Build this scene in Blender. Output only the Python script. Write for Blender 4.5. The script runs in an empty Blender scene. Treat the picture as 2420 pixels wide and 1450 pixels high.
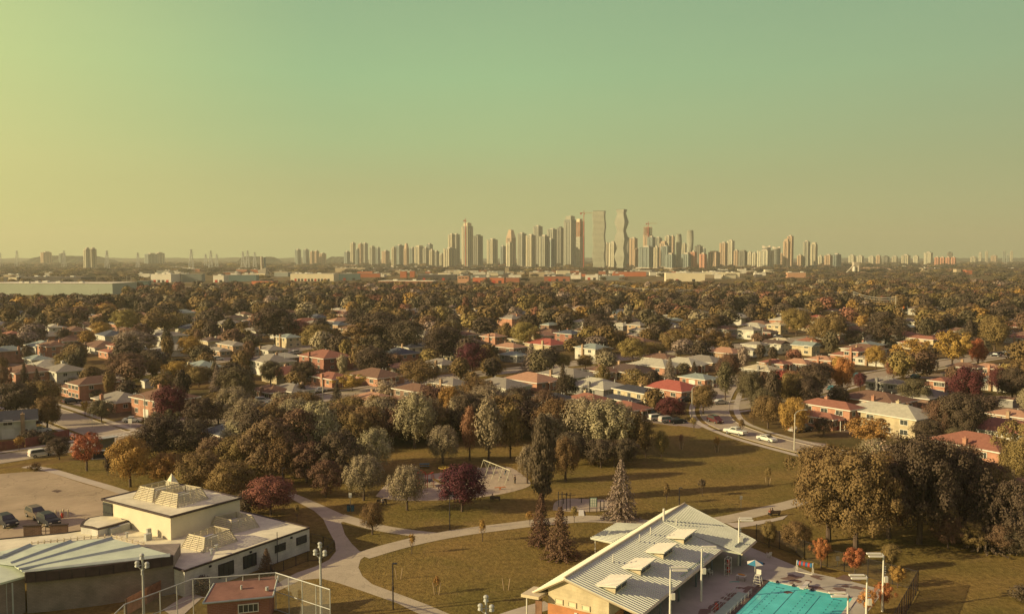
import bpy, math, random
import numpy as np
from math import radians as rad, sin, cos, pi, atan2, hypot
random.seed(7)
SC = bpy.context.scene
COL = SC.collection
# ------------------------------------------------------------------ camera
CH, FL, TH = 42.0, 2060.0, math.atan(115 / 2060.0)
cd = bpy.data.cameras.new('camera'); cam = bpy.data.objects.new('camera', cd); COL.objects.link(cam)
cd.sensor_width = 36; cd.lens = FL / 2420 * 36; cd.clip_start = 0.5; cd.clip_end = 60000
cam.location = (0, 0, CH); cam.rotation_euler = (pi / 2 - TH, 0, 0); SC.camera = cam
SC.render.resolution_x, SC.render.resolution_y = 1024, 613
# ------------------------------------------------------------------ light
SUN_EL = 19.0
SUN = (-0.965, -0.262)                         # horizontal direction towards the sun
sl = bpy.data.lights.new('sun', 'SUN'); so = bpy.data.objects.new('sun', sl); COL.objects.link(so)
sl.energy = 4.9; sl.angle = rad(0.6); sl.color = (1.0, 0.80, 0.45)
_az = atan2(SUN[0], SUN[1])                    # clockwise from +Y
so.rotation_euler = (rad(90 - SUN_EL), 0, -_az + pi)
so.rotation_euler = (rad(90 - SUN_EL), 0, atan2(SUN[0], -SUN[1]))
w = bpy.data.worlds.new('World'); SC.world = w; w.use_nodes = True
def srgb(c):
    return tuple(((v / 255) / 12.92 if v / 255 <= .04045 else ((v / 255 + .055) / 1.055) ** 2.4) for v in c)
def build_world():
    nt = w.node_tree; N = nt.nodes; L = nt.links; N.clear()
    out = N.new('ShaderNodeOutputWorld'); tc = N.new('ShaderNodeTexCoord'); sp = N.new('ShaderNodeSeparateXYZ')
    L.new(tc.outputs['Generated'], sp.inputs[0])
    def ma(op, a, b=None, clamp=False):
        m = N.new('ShaderNodeMath'); m.operation = op; m.use_clamp = clamp
        for i, v in enumerate((a, b)):
            if v is None: continue
            if hasattr(v, 'links'): L.new(v, m.inputs[i])
            else: m.inputs[i].default_value = v
        return m.outputs[0]
    x, y, z = sp.outputs
    hz = ma('SQRT', ma('ADD', ma('MULTIPLY', x, x), ma('MULTIPLY', y, y)))
    A = ma('DIVIDE', x, hz)
    def ramp(stops):
        r = N.new('ShaderNodeValToRGB'); e = r.color_ramp.elements
        while len(e) > 1: e.remove(e[-1])
        e[0].position = stops[0][0]; e[0].color = (*srgb(stops[0][1]), 1)
        for p, c in stops[1:]:
            q = e.new(p); q.color = (*srgb(c), 1)
        return r
    zc = ma('MAXIMUM', z, 0.0)
    mid = ramp([(0, (190, 194, 132)), (.04, (184, 189, 129)), (.08, (178, 184, 128)), (.13, (168, 191, 135)), (.20, (159, 194, 142)), (.29, (150, 182, 140)), (.5, (142, 120, 146)), (1, (156, 124, 152))])
    lef = ramp([(0, (206, 206, 130)), (.1, (216, 213, 137)), (.2, (208, 219, 143)), (.3, (196, 213, 145)), (.5, (140, 124, 138)), (1, (156, 124, 152))])
    rig = ramp([(0, (178, 176, 126)), (.04, (170, 172, 124)), (.1, (160, 170, 122)), (.2, (148, 176, 133)), (.29, (140, 172, 136)), (.5, (130, 110, 144)), (1, (156, 124, 152))])
    for r in (mid, lef, rig): L.new(zc, r.inputs[0])
    def mix(f, a, b):
        m = N.new('ShaderNodeMix'); m.data_type = 'RGBA'; L.new(f, m.inputs[0])
        L.new(a, m.inputs[6]); L.new(b, m.inputs[7]); return m.outputs[2]
    fl = ma('POWER', ma('DIVIDE', ma('SUBTRACT', ma('MULTIPLY', A, -1.0), .20), .36, True), 1.3)
    fr = ma('DIVIDE', A, .5, True)
    col = mix(fl, mix(fr, mid.outputs[0], rig.outputs[0]), lef.outputs[0])
    nz = N.new('ShaderNodeTexNoise'); nz.inputs['Scale'].default_value = 2.2; nz.inputs['Detail'].default_value = 5
    mp = N.new('ShaderNodeMapping'); mp.inputs['Scale'].default_value = (1, 1, 5); L.new(tc.outputs['Generated'], mp.inputs[0]); L.new(mp.outputs[0], nz.inputs['Vector'])
    rm = ramp([(.3, (236, 240, 236)), (.7, (242, 245, 240))]); L.new(nz.outputs[0], rm.inputs[0])
    mm = N.new('ShaderNodeMix'); mm.data_type = 'RGBA'; mm.blend_type = 'MULTIPLY'; mm.inputs[0].default_value = 1; L.new(col, mm.inputs[6]); L.new(rm.outputs[0], mm.inputs[7]); col = mm.outputs[2]
    bg = N.new('ShaderNodeBackground'); L.new(col, bg.inputs[0]); bg.inputs[1].default_value = 0.735
    sky = N.new('ShaderNodeTexSky'); sky.sky_type = 'NISHITA'; sky.sun_disc = False
    sky.sun_elevation = rad(SUN_EL); sky.sun_rotation = _az % (2 * pi); sky.dust_density = 2.0
    tint = N.new('ShaderNodeMix'); tint.data_type = 'RGBA'; tint.blend_type = 'MULTIPLY'; tint.inputs[0].default_value = 1
    L.new(sky.outputs[0], tint.inputs[6]); tint.inputs[7].default_value = (.30, .22, .16, 1)
    b2 = N.new('ShaderNodeBackground'); L.new(tint.outputs[2], b2.inputs[0]); b2.inputs[1].default_value = 0.05
    ad = N.new('ShaderNodeAddShader'); L.new(bg.outputs[0], ad.inputs[0]); L.new(b2.outputs[0], ad.inputs[1])
    L.new(ad.outputs[0], out.inputs[0])
build_world()
SC.view_settings.view_transform = 'Standard'; SC.view_settings.look = 'None'
SC.view_settings.exposure = 0.42; SC.view_settings.gamma = 1.0
SC.cycles.max_bounces = 5; SC.cycles.diffuse_bounces = 2; SC.cycles.volume_bounces = 0
SC.cycles.transparent_max_bounces = 8
# ------------------------------------------------------------------ survey helper: a spot seen at (px,py) of the 2420x1450 survey picture, standing at height z
def P(px, py, z=0.0):
    u = 725 - py
    dy = FL * cos(TH) + u * sin(TH); dz = -FL * sin(TH) + u * cos(TH)
    t = (z - CH) / dz
    return ((px - 1210) * t, dy * t)
def P3(px, py, z=0.0): return (*P(px, py, z), z)
def proj(x, y, z):
    dz = z - CH
    f = y * cos(TH) - dz * sin(TH); u = y * sin(TH) + dz * cos(TH)
    return 1210 + FL * x / f, 725 - FL * u / f
def mpp(py): return P(1211, py)[0]              # metres per picture unit at the ground seen at row py
def topz(py, Y):                                 # height at distance Y seen at row py
    u = 725 - py
    return CH + Y * (-FL * sin(TH) + u * cos(TH)) / (FL * cos(TH) + u * sin(TH))
# ------------------------------------------------------------------ materials
MATS = {}
def mat(key, col, rough=.8, var=.25, scale=1.0, spec=.2, metal=0, bump=0, col2=None, detail=4, coord='Object', bscale=None):
    if key in MATS: return MATS[key]
    m = bpy.data.materials.new(key); m.use_nodes = True; nt = m.node_tree; N = nt.nodes; L = nt.links
    b = N['Principled BSDF']; b.inputs['Roughness'].default_value = rough
    b.inputs['Specular IOR Level'].default_value = spec; b.inputs['Metallic'].default_value = metal
    tc = N.new('ShaderNodeTexCoord'); nz = N.new('ShaderNodeTexNoise')
    nz.inputs['Scale'].default_value = scale; nz.inputs['Detail'].default_value = detail; nz.inputs['Roughness'].default_value = .65
    L.new(tc.outputs[coord], nz.inputs['Vector'])
    r = N.new('ShaderNodeValToRGB'); e = r.color_ramp.elements
    c1 = tuple(v * (1 - var) for v in col); c2 = col2 or tuple(min(1, v * (1 + var)) for v in col)
    e[0].position = .32; e[0].color = (*c1, 1); e[1].position = .68; e[1].color = (*c2, 1)
    L.new(nz.outputs[0], r.inputs[0]); L.new(r.outputs[0], b.inputs['Base Color'])
    if bump:
        n2 = N.new('ShaderNodeTexNoise'); n2.inputs['Scale'].default_value = bscale or scale * 4; n2.inputs['Detail'].default_value = 3
        L.new(tc.outputs[coord], n2.inputs['Vector'])
        bp = N.new('ShaderNodeBump'); bp.inputs['Strength'].default_value = bump; bp.inputs['Distance'].default_value = .3
        L.new(n2.outputs[0], bp.inputs['Height']); L.new(bp.outputs[0], b.inputs['Normal'])
    MATS[key] = m; return m
def brickmat(key, c1, c2, mortar, sx=1.0, bw=.22, rh=.075, ms=.012, rough=.85, vec=None):
    if key in MATS: return MATS[key]
    m = bpy.data.materials.new(key); m.use_nodes = True; nt = m.node_tree; N = nt.nodes; L = nt.links
    b = N['Principled BSDF']; b.inputs['Roughness'].default_value = rough; b.inputs['Specular IOR Level'].default_value = .2
    tc = N.new('ShaderNodeTexCoord'); sp = N.new('ShaderNodeSeparateXYZ'); L.new(tc.outputs['Object'], sp.inputs[0])
    ad = N.new('ShaderNodeMath'); ad.operation = 'ADD'; L.new(sp.outputs[0], ad.inputs[0]); L.new(sp.outputs[1], ad.inputs[1])
    cb = N.new('ShaderNodeCombineXYZ'); L.new(ad.outputs[0], cb.inputs[0]); L.new(sp.outputs[2], cb.inputs[1])
    bt = N.new('ShaderNodeTexBrick'); bt.inputs['Color1'].default_value = (*c1, 1); bt.inputs['Color2'].default_value = (*c2, 1)
    bt.inputs['Mortar'].default_value = (*mortar, 1); bt.inputs['Scale'].default_value = sx
    bt.inputs['Brick Width'].default_value = bw; bt.inputs['Row Height'].default_value = rh; bt.inputs['Mortar Size'].default_value = ms
    L.new(cb.outputs[0], bt.inputs['Vector'])
    nz = N.new('ShaderNodeTexNoise'); nz.inputs['Scale'].default_value = .6; nz.inputs['Detail'].default_value = 5; L.new(tc.outputs['Object'], nz.inputs['Vector'])
    mr = N.new('ShaderNodeMapRange'); mr.inputs[1].default_value = .3; mr.inputs[2].default_value = .7; mr.inputs[3].default_value = .75; mr.inputs[4].default_value = 1.15
    L.new(nz.outputs[0], mr.inputs[0])
    mx = N.new('ShaderNodeMix'); mx.data_type = 'RGBA'; mx.blend_type = 'MULTIPLY'; mx.inputs[0].default_value = 1
    L.new(bt.outputs[0], mx.inputs[6]); L.new(mr.outputs[0], mx.inputs[7]); L.new(mx.outputs[2], b.inputs['Base Color'])
    MATS[key] = m; return m
def leafmat(key, col, attr=False):
    if key in MATS: return MATS[key]
    m = bpy.data.materials.new(key); m.use_nodes = True; nt = m.node_tree; N = nt.nodes; L = nt.links
    b = N['Principled BSDF']; b.inputs['Roughness'].default_value = .75; b.inputs['Specular IOR Level'].default_value = .12
    at = N.new('ShaderNodeAttribute'); at.attribute_name = 'rnd'
    oi = N.new('ShaderNodeObjectInfo')
    mr = N.new('ShaderNodeMapRange'); mr.inputs[3].default_value = .74; mr.inputs[4].default_value = 1.27
    L.new(at.outputs['Fac'], mr.inputs[0])
    mx = N.new('ShaderNodeMix'); mx.data_type = 'RGBA'; mx.blend_type = 'MULTIPLY'; mx.inputs[0].default_value = 1
    if attr:
        a2 = N.new('ShaderNodeAttribute'); a2.attribute_name = 'tint'; L.new(a2.outputs['Color'], mx.inputs[6])
    else:
        hs = N.new('ShaderNodeHueSaturation'); hs.inputs['Color'].default_value = (*col, 1)
        m1 = N.new('ShaderNodeMapRange'); m1.inputs[3].default_value = .485; m1.inputs[4].default_value = .515; L.new(oi.outputs['Random'], m1.inputs[0])
        m2 = N.new('ShaderNodeMapRange'); m2.inputs[3].default_value = .85; m2.inputs[4].default_value = 1.18; L.new(oi.outputs['Random'], m2.inputs[0])
        L.new(m1.outputs[0], hs.inputs['Hue']); L.new(m2.outputs[0], hs.inputs['Value']); L.new(hs.outputs[0], mx.inputs[6])
    L.new(mr.outputs[0], mx.inputs[7]); L.new(mx.outputs[2], b.inputs['Base Color'])
    MATS[key] = m; return m
def towermat(key, wall, glass, fx=3.4, fz=3.2, gap=.35):
    """curtain of windows: panes in rows and columns in the metres of the facade"""
    if key in MATS: return MATS[key]
    m = brickmat(key, glass, tuple(v * 1.5 for v in glass), wall, 1.0, fx, fz, gap, .45)
    for n in m.node_tree.nodes:
        if n.type == 'TEX_BRICK': n.offset = 0
    return m
def glassmat(key, col=(.03, .04, .05), rough=.12):
    return mat(key, col, rough=rough, var=.1, spec=.6)
def ribmat(key, col, period=.4, axis=0, spec=.4, rough=.5):
    """standing-seam sheet metal: bump ribs run down the slope"""
    if key in MATS: return MATS[key]
    m = mat(key, col, rough=rough, var=.12, scale=.5, spec=spec); nt = m.node_tree; N = nt.nodes; L = nt.links
    return m
# ------------------------------------------------------------------ mesh builder
class MB:
    def __init__(s): s.v = []; s.f = []
    def add(s, vs, fs):
        o = len(s.v); s.v += [tuple(p) for p in vs]; s.f += [tuple(i + o for i in f) for f in fs]; return s
    def box(s, c, d, a=0.0):
        x, y, z = c; hx, hy, hz = d[0] / 2, d[1] / 2, d[2] / 2; ca, sa = cos(a), sin(a)
        vs = []
        for dz in (-hz, hz):
            for dx, dy in ((-hx, -hy), (hx, -hy), (hx, hy), (-hx, hy)):
                vs.append((x + dx * ca - dy * sa, y + dx * sa + dy * ca, z + dz))
        return s.add(vs, [(3, 2, 1, 0), (4, 5, 6, 7), (0, 1, 5, 4), (1, 2, 6, 5), (2, 3, 7, 6), (3, 0, 4, 7)])
    def prism(s, poly, z0, z1):
        if sum(poly[i - 1][0] * poly[i][1] - poly[i][0] * poly[i - 1][1] for i in range(len(poly))) < 0: poly = poly[::-1]
        n = len(poly); f0 = (lambda i: z0[i]) if hasattr(z0, '__len__') else (lambda i: z0)
        f1 = (lambda i: z1[i]) if hasattr(z1, '__len__') else (lambda i: z1)
        vs = [(p[0], p[1], f0(i)) for i, p in enumerate(poly)] + [(p[0], p[1], f1(i)) for i, p in enumerate(poly)]
        return s.add(vs, [tuple(range(n - 1, -1, -1)), tuple(range(n, 2 * n))] + [(i, (i + 1) % n, (i + 1) % n + n, i + n) for i in range(n)])
    def tube(s, a, b, r0, r1=None, n=8, cap=True):
        r1 = r0 if r1 is None else r1
        a = np.array(a, float); b = np.array(b, float); d = b - a; l = np.linalg.norm(d)
        if l < 1e-6: return s
        d /= l; t = np.array((0, 0, 1.0)) if abs(d[2]) < .9 else np.array((1.0, 0, 0))
        u = np.cross(d, t); u /= np.linalg.norm(u); v = np.cross(d, u)
        vs = [tuple(c + r * (cos(2 * pi * i / n) * u + sin(2 * pi * i / n) * v)) for c, r in ((a, r0), (b, r1)) for i in range(n)]
        fs = [(i + n, (i + 1) % n + n, (i + 1) % n, i) for i in range(n)]
        if cap: fs += [tuple(range(n)), tuple(range(2 * n - 1, n - 1, -1))]
        return s.add(vs, fs)
    def pole(s, x, y, z0, z1, r, r1=None, n=8): return s.tube((x, y, z0), (x, y, z1), r, r1, n)
    def path(s, pts, r, n=6):
        for a, b in zip(pts, pts[1:]): s.tube(a, b, r, r, n)
        return s
    def sheet(s, poly, z):
        if sum(poly[i - 1][0] * poly[i][1] - poly[i][0] * poly[i - 1][1] for i in range(len(poly))) < 0: poly = poly[::-1]
        return s.add([(p[0], p[1], z) for p in poly], [tuple(range(len(poly)))])
    def poly3(s, pts): return s.add(pts, [tuple(range(len(pts)))])
    def slab(s, pts, t):
        """sloped plate: top polygon pts (counter-clockwise from above), thickness t downwards"""
        n = len(pts); vs = list(pts) + [(p[0], p[1], p[2] - t) for p in pts]
        return s.add(vs, [tuple(range(n)), tuple(range(2 * n - 1, n - 1, -1))] + [((i + 1) % n, i, i + n, (i + 1) % n + n) for i in range(n)])
    def ell(s, c, r, nu=10, nv=6):
        vs = [(c[0], c[1], c[2] - r[2])]
        for j in range(1, nv):
            t = -pi / 2 + pi * j / nv
            vs += [(c[0] + r[0] * cos(t) * cos(2 * pi * i / nu), c[1] + r[1] * cos(t) * sin(2 * pi * i / nu), c[2] + r[2] * sin(t)) for i in range(nu)]
        vs.append((c[0], c[1], c[2] + r[2])); e = len(vs) - 1; fs = []
        for i in range(nu):
            k = (i + 1) % nu; fs.append((0, 1 + k, 1 + i)); fs.append((e, 1 + (nv - 2) * nu + i, 1 + (nv - 2) * nu + k))
            for j in range(nv - 2): fs.append((1 + j * nu + i, 1 + j * nu + k, 1 + (j + 1) * nu + k, 1 + (j + 1) * nu + i))
        return s.add(vs, fs)
    def mesh(s, name):
        me = bpy.data.meshes.new(name); me.from_pydata(s.v, [], s.f); me.update(); return me
def npmesh(name, V, Q, rnd=None, tint=None):
    me = bpy.data.meshes.new(name); nv, nq = len(V), len(Q)
    me.vertices.add(nv); me.vertices.foreach_set('co', V.astype(np.float32).ravel())
    me.loops.add(nq * 4); me.loops.foreach_set('vertex_index', Q.astype(np.int32).ravel())
    me.polygons.add(nq); me.polygons.foreach_set('loop_start', np.arange(0, nq * 4, 4, dtype=np.int32))
    me.polygons.foreach_set('loop_total', np.full(nq, 4, dtype=np.int32))
    if rnd is not None:
        a = me.attributes.new('rnd', 'FLOAT', 'FACE'); a.data.foreach_set('value', rnd.astype(np.float32))
    if tint is not None:
        a = me.attributes.new('tint', 'FLOAT_COLOR', 'FACE'); a.data.foreach_set('color', tint.astype(np.float32).ravel())
    me.update(); me.validate(); return me
# ------------------------------------------------------------------ objects
def obj(name, me, m=None, parent=None, loc=(0, 0, 0), rz=0.0):
    if isinstance(me, MB): me = me.mesh(name)
    o = bpy.data.objects.new(name, me); COL.objects.link(o); o.location = loc; o.rotation_euler = (0, 0, rz)
    if m is not None:
        if len(me.materials) == 0: me.materials.append(m)
        elif me.materials[0] != m:
            o.material_slots[0].link = 'OBJECT'; o.material_slots[0].material = m
    if parent is not None: o.parent = parent
    return o
def tag(o, label=None, cat=None, group=None, kind=None):
    if label: o['label'] = label
    if cat: o['category'] = cat
    if group: o['group'] = group
    if kind: o['kind'] = kind
    return o
def thing(name, label, cat, loc=(0, 0, 0), rz=0.0, group=None):
    o = bpy.data.objects.new(name, None); COL.objects.link(o); o.location = loc; o.rotation_euler = (0, 0, rz)
    o.empty_display_size = .5
    return tag(o, label, cat, group)
def struct(name, me, m): return tag(obj(name, me, m), kind='structure')
def copy_tree(o, parent=None):
    c = o.copy(); COL.objects.link(c)
    if parent is not None: c.parent = parent
    for ch in o.children: copy_tree(ch, c)
    return c
AUTO = []          # things whose label is finished at the end: (object, descriptor, x, y)
ORD = ['first', 'second', 'third', 'fourth', 'fifth', 'sixth', 'seventh', 'eighth', 'ninth', 'tenth', 'eleventh', 'twelfth']
NUM = {2: 'two', 3: 'three', 4: 'four', 5: 'five', 6: 'six', 7: 'seven', 8: 'eight', 9: 'nine', 10: 'ten', 11: 'eleven', 12: 'twelve'}
#MAIN
# ------------------------------------------------------------------ base materials
M_white = mat('white_paint', (.66, .62, .52), var=.08, scale=.7)
M_cream = mat('cream_stucco', (.60, .50, .33), var=.1, scale=.8)
M_trim = mat('pale_trim', (.70, .66, .55), var=.06)
M_dark = mat('dark_metal', (.035, .03, .035), rough=.5, var=.2)
M_steel = mat('galvanised_steel', (.42, .42, .38), rough=.5, var=.15, spec=.5)
M_grey = mat('grey_concrete', (.30, .27, .24), var=.15, scale=.8)
M_glass = glassmat('window_glass', (.06, .065, .06))
M_bark = mat('bark', (.11, .075, .055), var=.35, scale=6)
M_tyre = mat('tyre_rubber', (.02, .02, .02), var=.1)
M_rim = mat('wheel_rim', (.4, .4, .4), rough=.35, var=.05, metal=.6)
M_red = mat('red_paint', (.45, .05, .03), var=.1, rough=.5)
M_yellow = mat('yellow_paint', (.6, .42, .06), var=.1, rough=.5)
# ------------------------------------------------------------------ the setting: ground sheets
def catmull(pts, n=8):
    out = []
    for i in range(len(pts) - 1):
        p0 = pts[max(i - 1, 0)]; p1 = pts[i]; p2 = pts[i + 1]; p3 = pts[min(i + 2, len(pts) - 1)]
        for k in range(n):
            t = k / n
            out.append(tuple(.5 * (2 * p1[j] + (p2[j] - p0[j]) * t + (2 * p0[j] - 5 * p1[j] + 4 * p2[j] - p3[j]) * t * t + (3 * p1[j] - p0[j] - 3 * p2[j] + p3[j]) * t ** 3) for j in (0, 1)))
    out.append(pts[-1]); return out
ROADS = []         # (centre line, half width) for keep-outs
def ribbon(mb, line, wd, z, off=0.0):
    L = []; R = []
    for i, p in enumerate(line):
        a = line[max(i - 1, 0)]; b = line[min(i + 1, len(line) - 1)]
        dx, dy = b[0] - a[0], b[1] - a[1]; l = hypot(dx, dy) or 1; nx, ny = -dy / l, dx / l
        L.append((p[0] + nx * (off + wd / 2), p[1] + ny * (off + wd / 2))); R.append((p[0] + nx * (off - wd / 2), p[1] + ny * (off - wd / 2)))
    o = len(mb.v); n = len(line)
    mb.v += [(q[0], q[1], z) for q in L] + [(q[0], q[1], z) for q in R]
    mb.f += [(o + i + n, o + i + 1 + n, o + i + 1, o + i) for i in range(n - 1)]
def kerb(mb, line, off, z0=.0, h=.12, wd=.18):
    A = []; 
    for i, p in enumerate(line):
        a = line[max(i - 1, 0)]; b = line[min(i + 1, len(line) - 1)]
        dx, dy = b[0] - a[0], b[1] - a[1]; l = hypot(dx, dy) or 1; nx, ny = -dy / l, dx / l
        A.append(((p[0] + nx * (off - wd / 2), p[1] + ny * (off - wd / 2)), (p[0] + nx * (off + wd / 2), p[1] + ny * (off + wd / 2))))
    for (a, b), (c, d) in zip(A, A[1:]):
        mb.add([(*a, z0), (*b, z0), (*d, z0), (*c, z0), (*a, h), (*b, h), (*d, h), (*c, h)], [(4, 7, 6, 5), (0, 4, 5, 1), (3, 2, 6, 7), (0, 3, 7, 4), (1, 5, 6, 2)])
def pl(pts, z=0): return [P(a, b, z) for a, b in pts]
def build_ground():
    g = bpy.data.materials.new('suburban_ground'); g.use_nodes = True; nt = g.node_tree; N = nt.nodes; L = nt.links
    b = N['Principled BSDF']; b.inputs['Roughness'].default_value = .95; b.inputs['Specular IOR Level'].default_value = .05
    tc = N.new('ShaderNodeTexCoord')
    vo = N.new('ShaderNodeTexVoronoi'); vo.inputs['Scale'].default_value = .045; L.new(tc.outputs['Object'], vo.inputs['Vector'])
    r = N.new('ShaderNodeValToRGB'); r.color_ramp.interpolation = 'CONSTANT'; e = r.color_ramp.elements
    e[0].color = (.16, .11, .045, 1); e[1].position = .35; e[1].color = (.12, .095, .036, 1)
    for p, c in ((.6, (.20, .13, .05)), (.75, (.28, .21, .14)), (.86, (.12, .085, .045))): q = e.new(p); q.color = (*c, 1)
    sp = N.new('ShaderNodeSeparateColor'); L.new(vo.outputs['Color'], sp.inputs[0]); L.new(sp.outputs[0], r.inputs[0])
    nz = N.new('ShaderNodeTexNoise'); nz.inputs['Scale'].default_value = .3; nz.inputs['Detail'].default_value = 8; L.new(tc.outputs['Object'], nz.inputs['Vector'])
    mr = N.new('ShaderNodeMapRange'); mr.inputs[3].default_value = .4; mr.inputs[4].default_value = 1.5; L.new(nz.outputs[0], mr.inputs[0])
    mx = N.new('ShaderNodeMix'); mx.data_type = 'RGBA'; mx.blend_type = 'MULTIPLY'; mx.inputs[0].default_value = 1
    L.new(r.outputs[0], mx.inputs[6]); L.new(mr.outputs[0], mx.inputs[7]); L.new(mx.outputs[2], b.inputs['Base Color'])
    struct('ground', MB().sheet([(-20000, -2000), (20000, -2000), (20000, 30000), (-20000, 30000)], 0), g)
build_ground()
# lawn of the park: mown grass with dry streaks
def grassmat():
    m = bpy.data.materials.new('park_grass'); m.use_nodes = True; nt = m.node_tree; N = nt.nodes; L = nt.links
    b = N['Principled BSDF']; b.inputs['Roughness'].default_value = .95; b.inputs['Specular IOR Level'].default_value = .05
    tc = N.new('ShaderNodeTexCoord')
    def nz(sc, d, r=.6, dist=0):
        n = N.new('ShaderNodeTexNoise'); n.inputs['Scale'].default_value = sc; n.inputs['Detail'].default_value = d; n.inputs['Roughness'].default_value = r
        n.inputs['Distortion'].default_value = dist; L.new(tc.outputs['Object'], n.inputs['Vector']); return n
    a = nz(.055, 3, .6, .5); r = N.new('ShaderNodeValToRGB'); e = r.color_ramp.elements
    e[0].position = .33; e[0].color = (.165, .130, .036, 1); e[1].position = .68; e[1].color = (.26, .172, .054, 1); L.new(a.outputs[0], r.inputs[0])
    c = nz(1.1, 8, .75); mr = N.new('ShaderNodeMapRange'); mr.inputs[1].default_value = .25; mr.inputs[2].default_value = .75; mr.inputs[3].default_value = .45; mr.inputs[4].default_value = 1.5; L.new(c.outputs[0], mr.inputs[0])
    mx = N.new('ShaderNodeMix'); mx.data_type = 'RGBA'; mx.blend_type = 'MULTIPLY'; mx.inputs[0].default_value = 1
    L.new(r.outputs[0], mx.inputs[6]); L.new(mr.outputs[0], mx.inputs[7])
    w3 = nz(.16, 6, .7, 1.2); r3 = N.new('ShaderNodeValToRGB'); r3.color_ramp.elements[0].position = .56; r3.color_ramp.elements[0].color = (0, 0, 0, 1); r3.color_ramp.elements[1].position = .72; r3.color_ramp.elements[1].color = (.5, .5, .5, 1); L.new(w3.outputs[0], r3.inputs[0])
    m3 = N.new('ShaderNodeMix'); m3.data_type = 'RGBA'; L.new(r3.outputs[0], m3.inputs[0]); L.new(mx.outputs[2], m3.inputs[6]); m3.inputs[7].default_value = (.27, .18, .08, 1); L.new(m3.outputs[2], b.inputs['Base Color'])
    bp = N.new('ShaderNodeBump'); bp.inputs['Strength'].default_value = .9; bp.inputs['Distance'].default_value = .25
    n2 = nz(1.6, 6, .7); L.new(n2.outputs[0], bp.inputs['Height']); L.new(bp.outputs[0], b.inputs['Normal'])
    return m
M_grass = grassmat()
PARK = pl([(-400, 1700), (-400, 1135), (100, 1100), (330, 1062), (480, 1050), (590, 1052), (700, 965), (900, 955), (1240, 950), (1440, 985), (1560, 990), (1620, 985), (1650, 1010), (1750, 1040), (1900, 1080), (2050, 1115), (2230, 1165), (2420, 1230), (2700, 1330), (2900, 1700)])
PARK[0] = (-120, 40); PARK[-1] = (120, 40)
struct('park_lawn', MB().sheet(PARK, .02), M_grass)
M_path = mat('path_asphalt', (.48, .405, .275), var=.12, scale=.25, detail=8, bump=.15, bscale=6)
M_conc = mat('pavement_concrete', (.50, .43, .33), var=.12, scale=.4, detail=8)
M_lot = mat('parking_asphalt', (.42, .325, .205), var=.2, scale=.12, detail=10)
M_road = mat('road_asphalt', (.40, .33, .23), var=.16, scale=.12, detail=10)
def cracks(m, sc, dark=.62, wd=.02):
    nt = m.node_tree; N = nt.nodes; L = nt.links; b = N['Principled BSDF']; src = b.inputs['Base Color'].links[0].from_socket; tc = [n for n in N if n.type == 'TEX_COORD'][0]
    nz = N.new('ShaderNodeTexNoise'); nz.inputs['Scale'].default_value = sc * 3; L.new(tc.outputs['Object'], nz.inputs['Vector']); ad = N.new('ShaderNodeVectorMath'); ad.operation = 'ADD'; L.new(tc.outputs['Object'], ad.inputs[0]); sc_ = N.new('ShaderNodeVectorMath'); sc_.operation = 'SCALE'; sc_.inputs['Scale'].default_value = 1.2 / sc * .35; L.new(nz.outputs['Color'], sc_.inputs[0]); L.new(sc_.outputs[0], ad.inputs[1])
    v = N.new('ShaderNodeTexVoronoi'); v.feature = 'DISTANCE_TO_EDGE'; v.inputs['Scale'].default_value = sc; L.new(ad.outputs[0], v.inputs['Vector'])
    mr = N.new('ShaderNodeMapRange'); mr.inputs[1].default_value = 0; mr.inputs[2].default_value = wd; mr.inputs[3].default_value = dark; mr.inputs[4].default_value = 1; L.new(v.outputs[0], mr.inputs[0])
    mx = N.new('ShaderNodeMix'); mx.data_type = 'RGBA'; mx.blend_type = 'MULTIPLY'; mx.inputs[0].default_value = 1; L.new(src, mx.inputs[6]); L.new(mr.outputs[0], mx.inputs[7]); L.new(mx.outputs[2], b.inputs['Base Color'])
cracks(M_lot, .11, .68, .014); cracks(M_road, .08, .75, .012); cracks(M_path, .28, .8, .02)
M_sand = mat('play_sand', (.46, .37, .25), var=.12, scale=.4, detail=8, bump=.3)
pm = MB()
pm.sheet(pl([(640, 1402), (640, 1386), (700, 1353), (745, 1338), (778, 1322), (794, 1302), (792, 1282), (776, 1252), (764, 1226), (742, 1206), (690, 1179), (660, 1165), (668, 1156), (700, 1167), (755, 1190), (812, 1216), (870, 1234), (900, 1243), (880, 1250), (845, 1242), (812, 1232), (806, 1234), (815, 1262), (832, 1285), (850, 1302), (868, 1303), (880, 1302), (870, 1308), (852, 1322), (847, 1340), (856, 1360), (880, 1380), (940, 1402), (1010, 1428), (1090, 1462), (1030, 1470), (940, 1425), (860, 1397), (800, 1377), (758, 1366), (710, 1370), (665, 1392)]), .035)
struct('path', pm, M_path)
p2 = MB(); ribbon(p2, catmull(pl([(800, 1219), (880, 1243), (960, 1257), (1040, 1266)])), 2.7, .043); struct('path', p2, M_path)
p3 = MB(); ribbon(p3, catmull(pl([(856, 1313), (930, 1291), (1010, 1272), (1100, 1256), (1200, 1243), (1300, 1231), (1380, 1225), (1450, 1228), (1540, 1236), (1640, 1234), (1730, 1224), (1860, 1193), (1990, 1160), (2150, 1130)])), 3.3, .051); struct('path', p3, M_path)
p3 = MB(); ribbon(p3, catmull(pl([(1300, 1239), (1380, 1233), (1440, 1235), (1500, 1242)])), .25, .062); p3 and struct('path_edging', p3, M_conc)
p4 = MB(); ribbon(p4, catmull(pl([(1150, 1475), (1215, 1452), (1262, 1438), (1300, 1428)])), 2.5, .045); struct('path', p4, M_conc)
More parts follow.
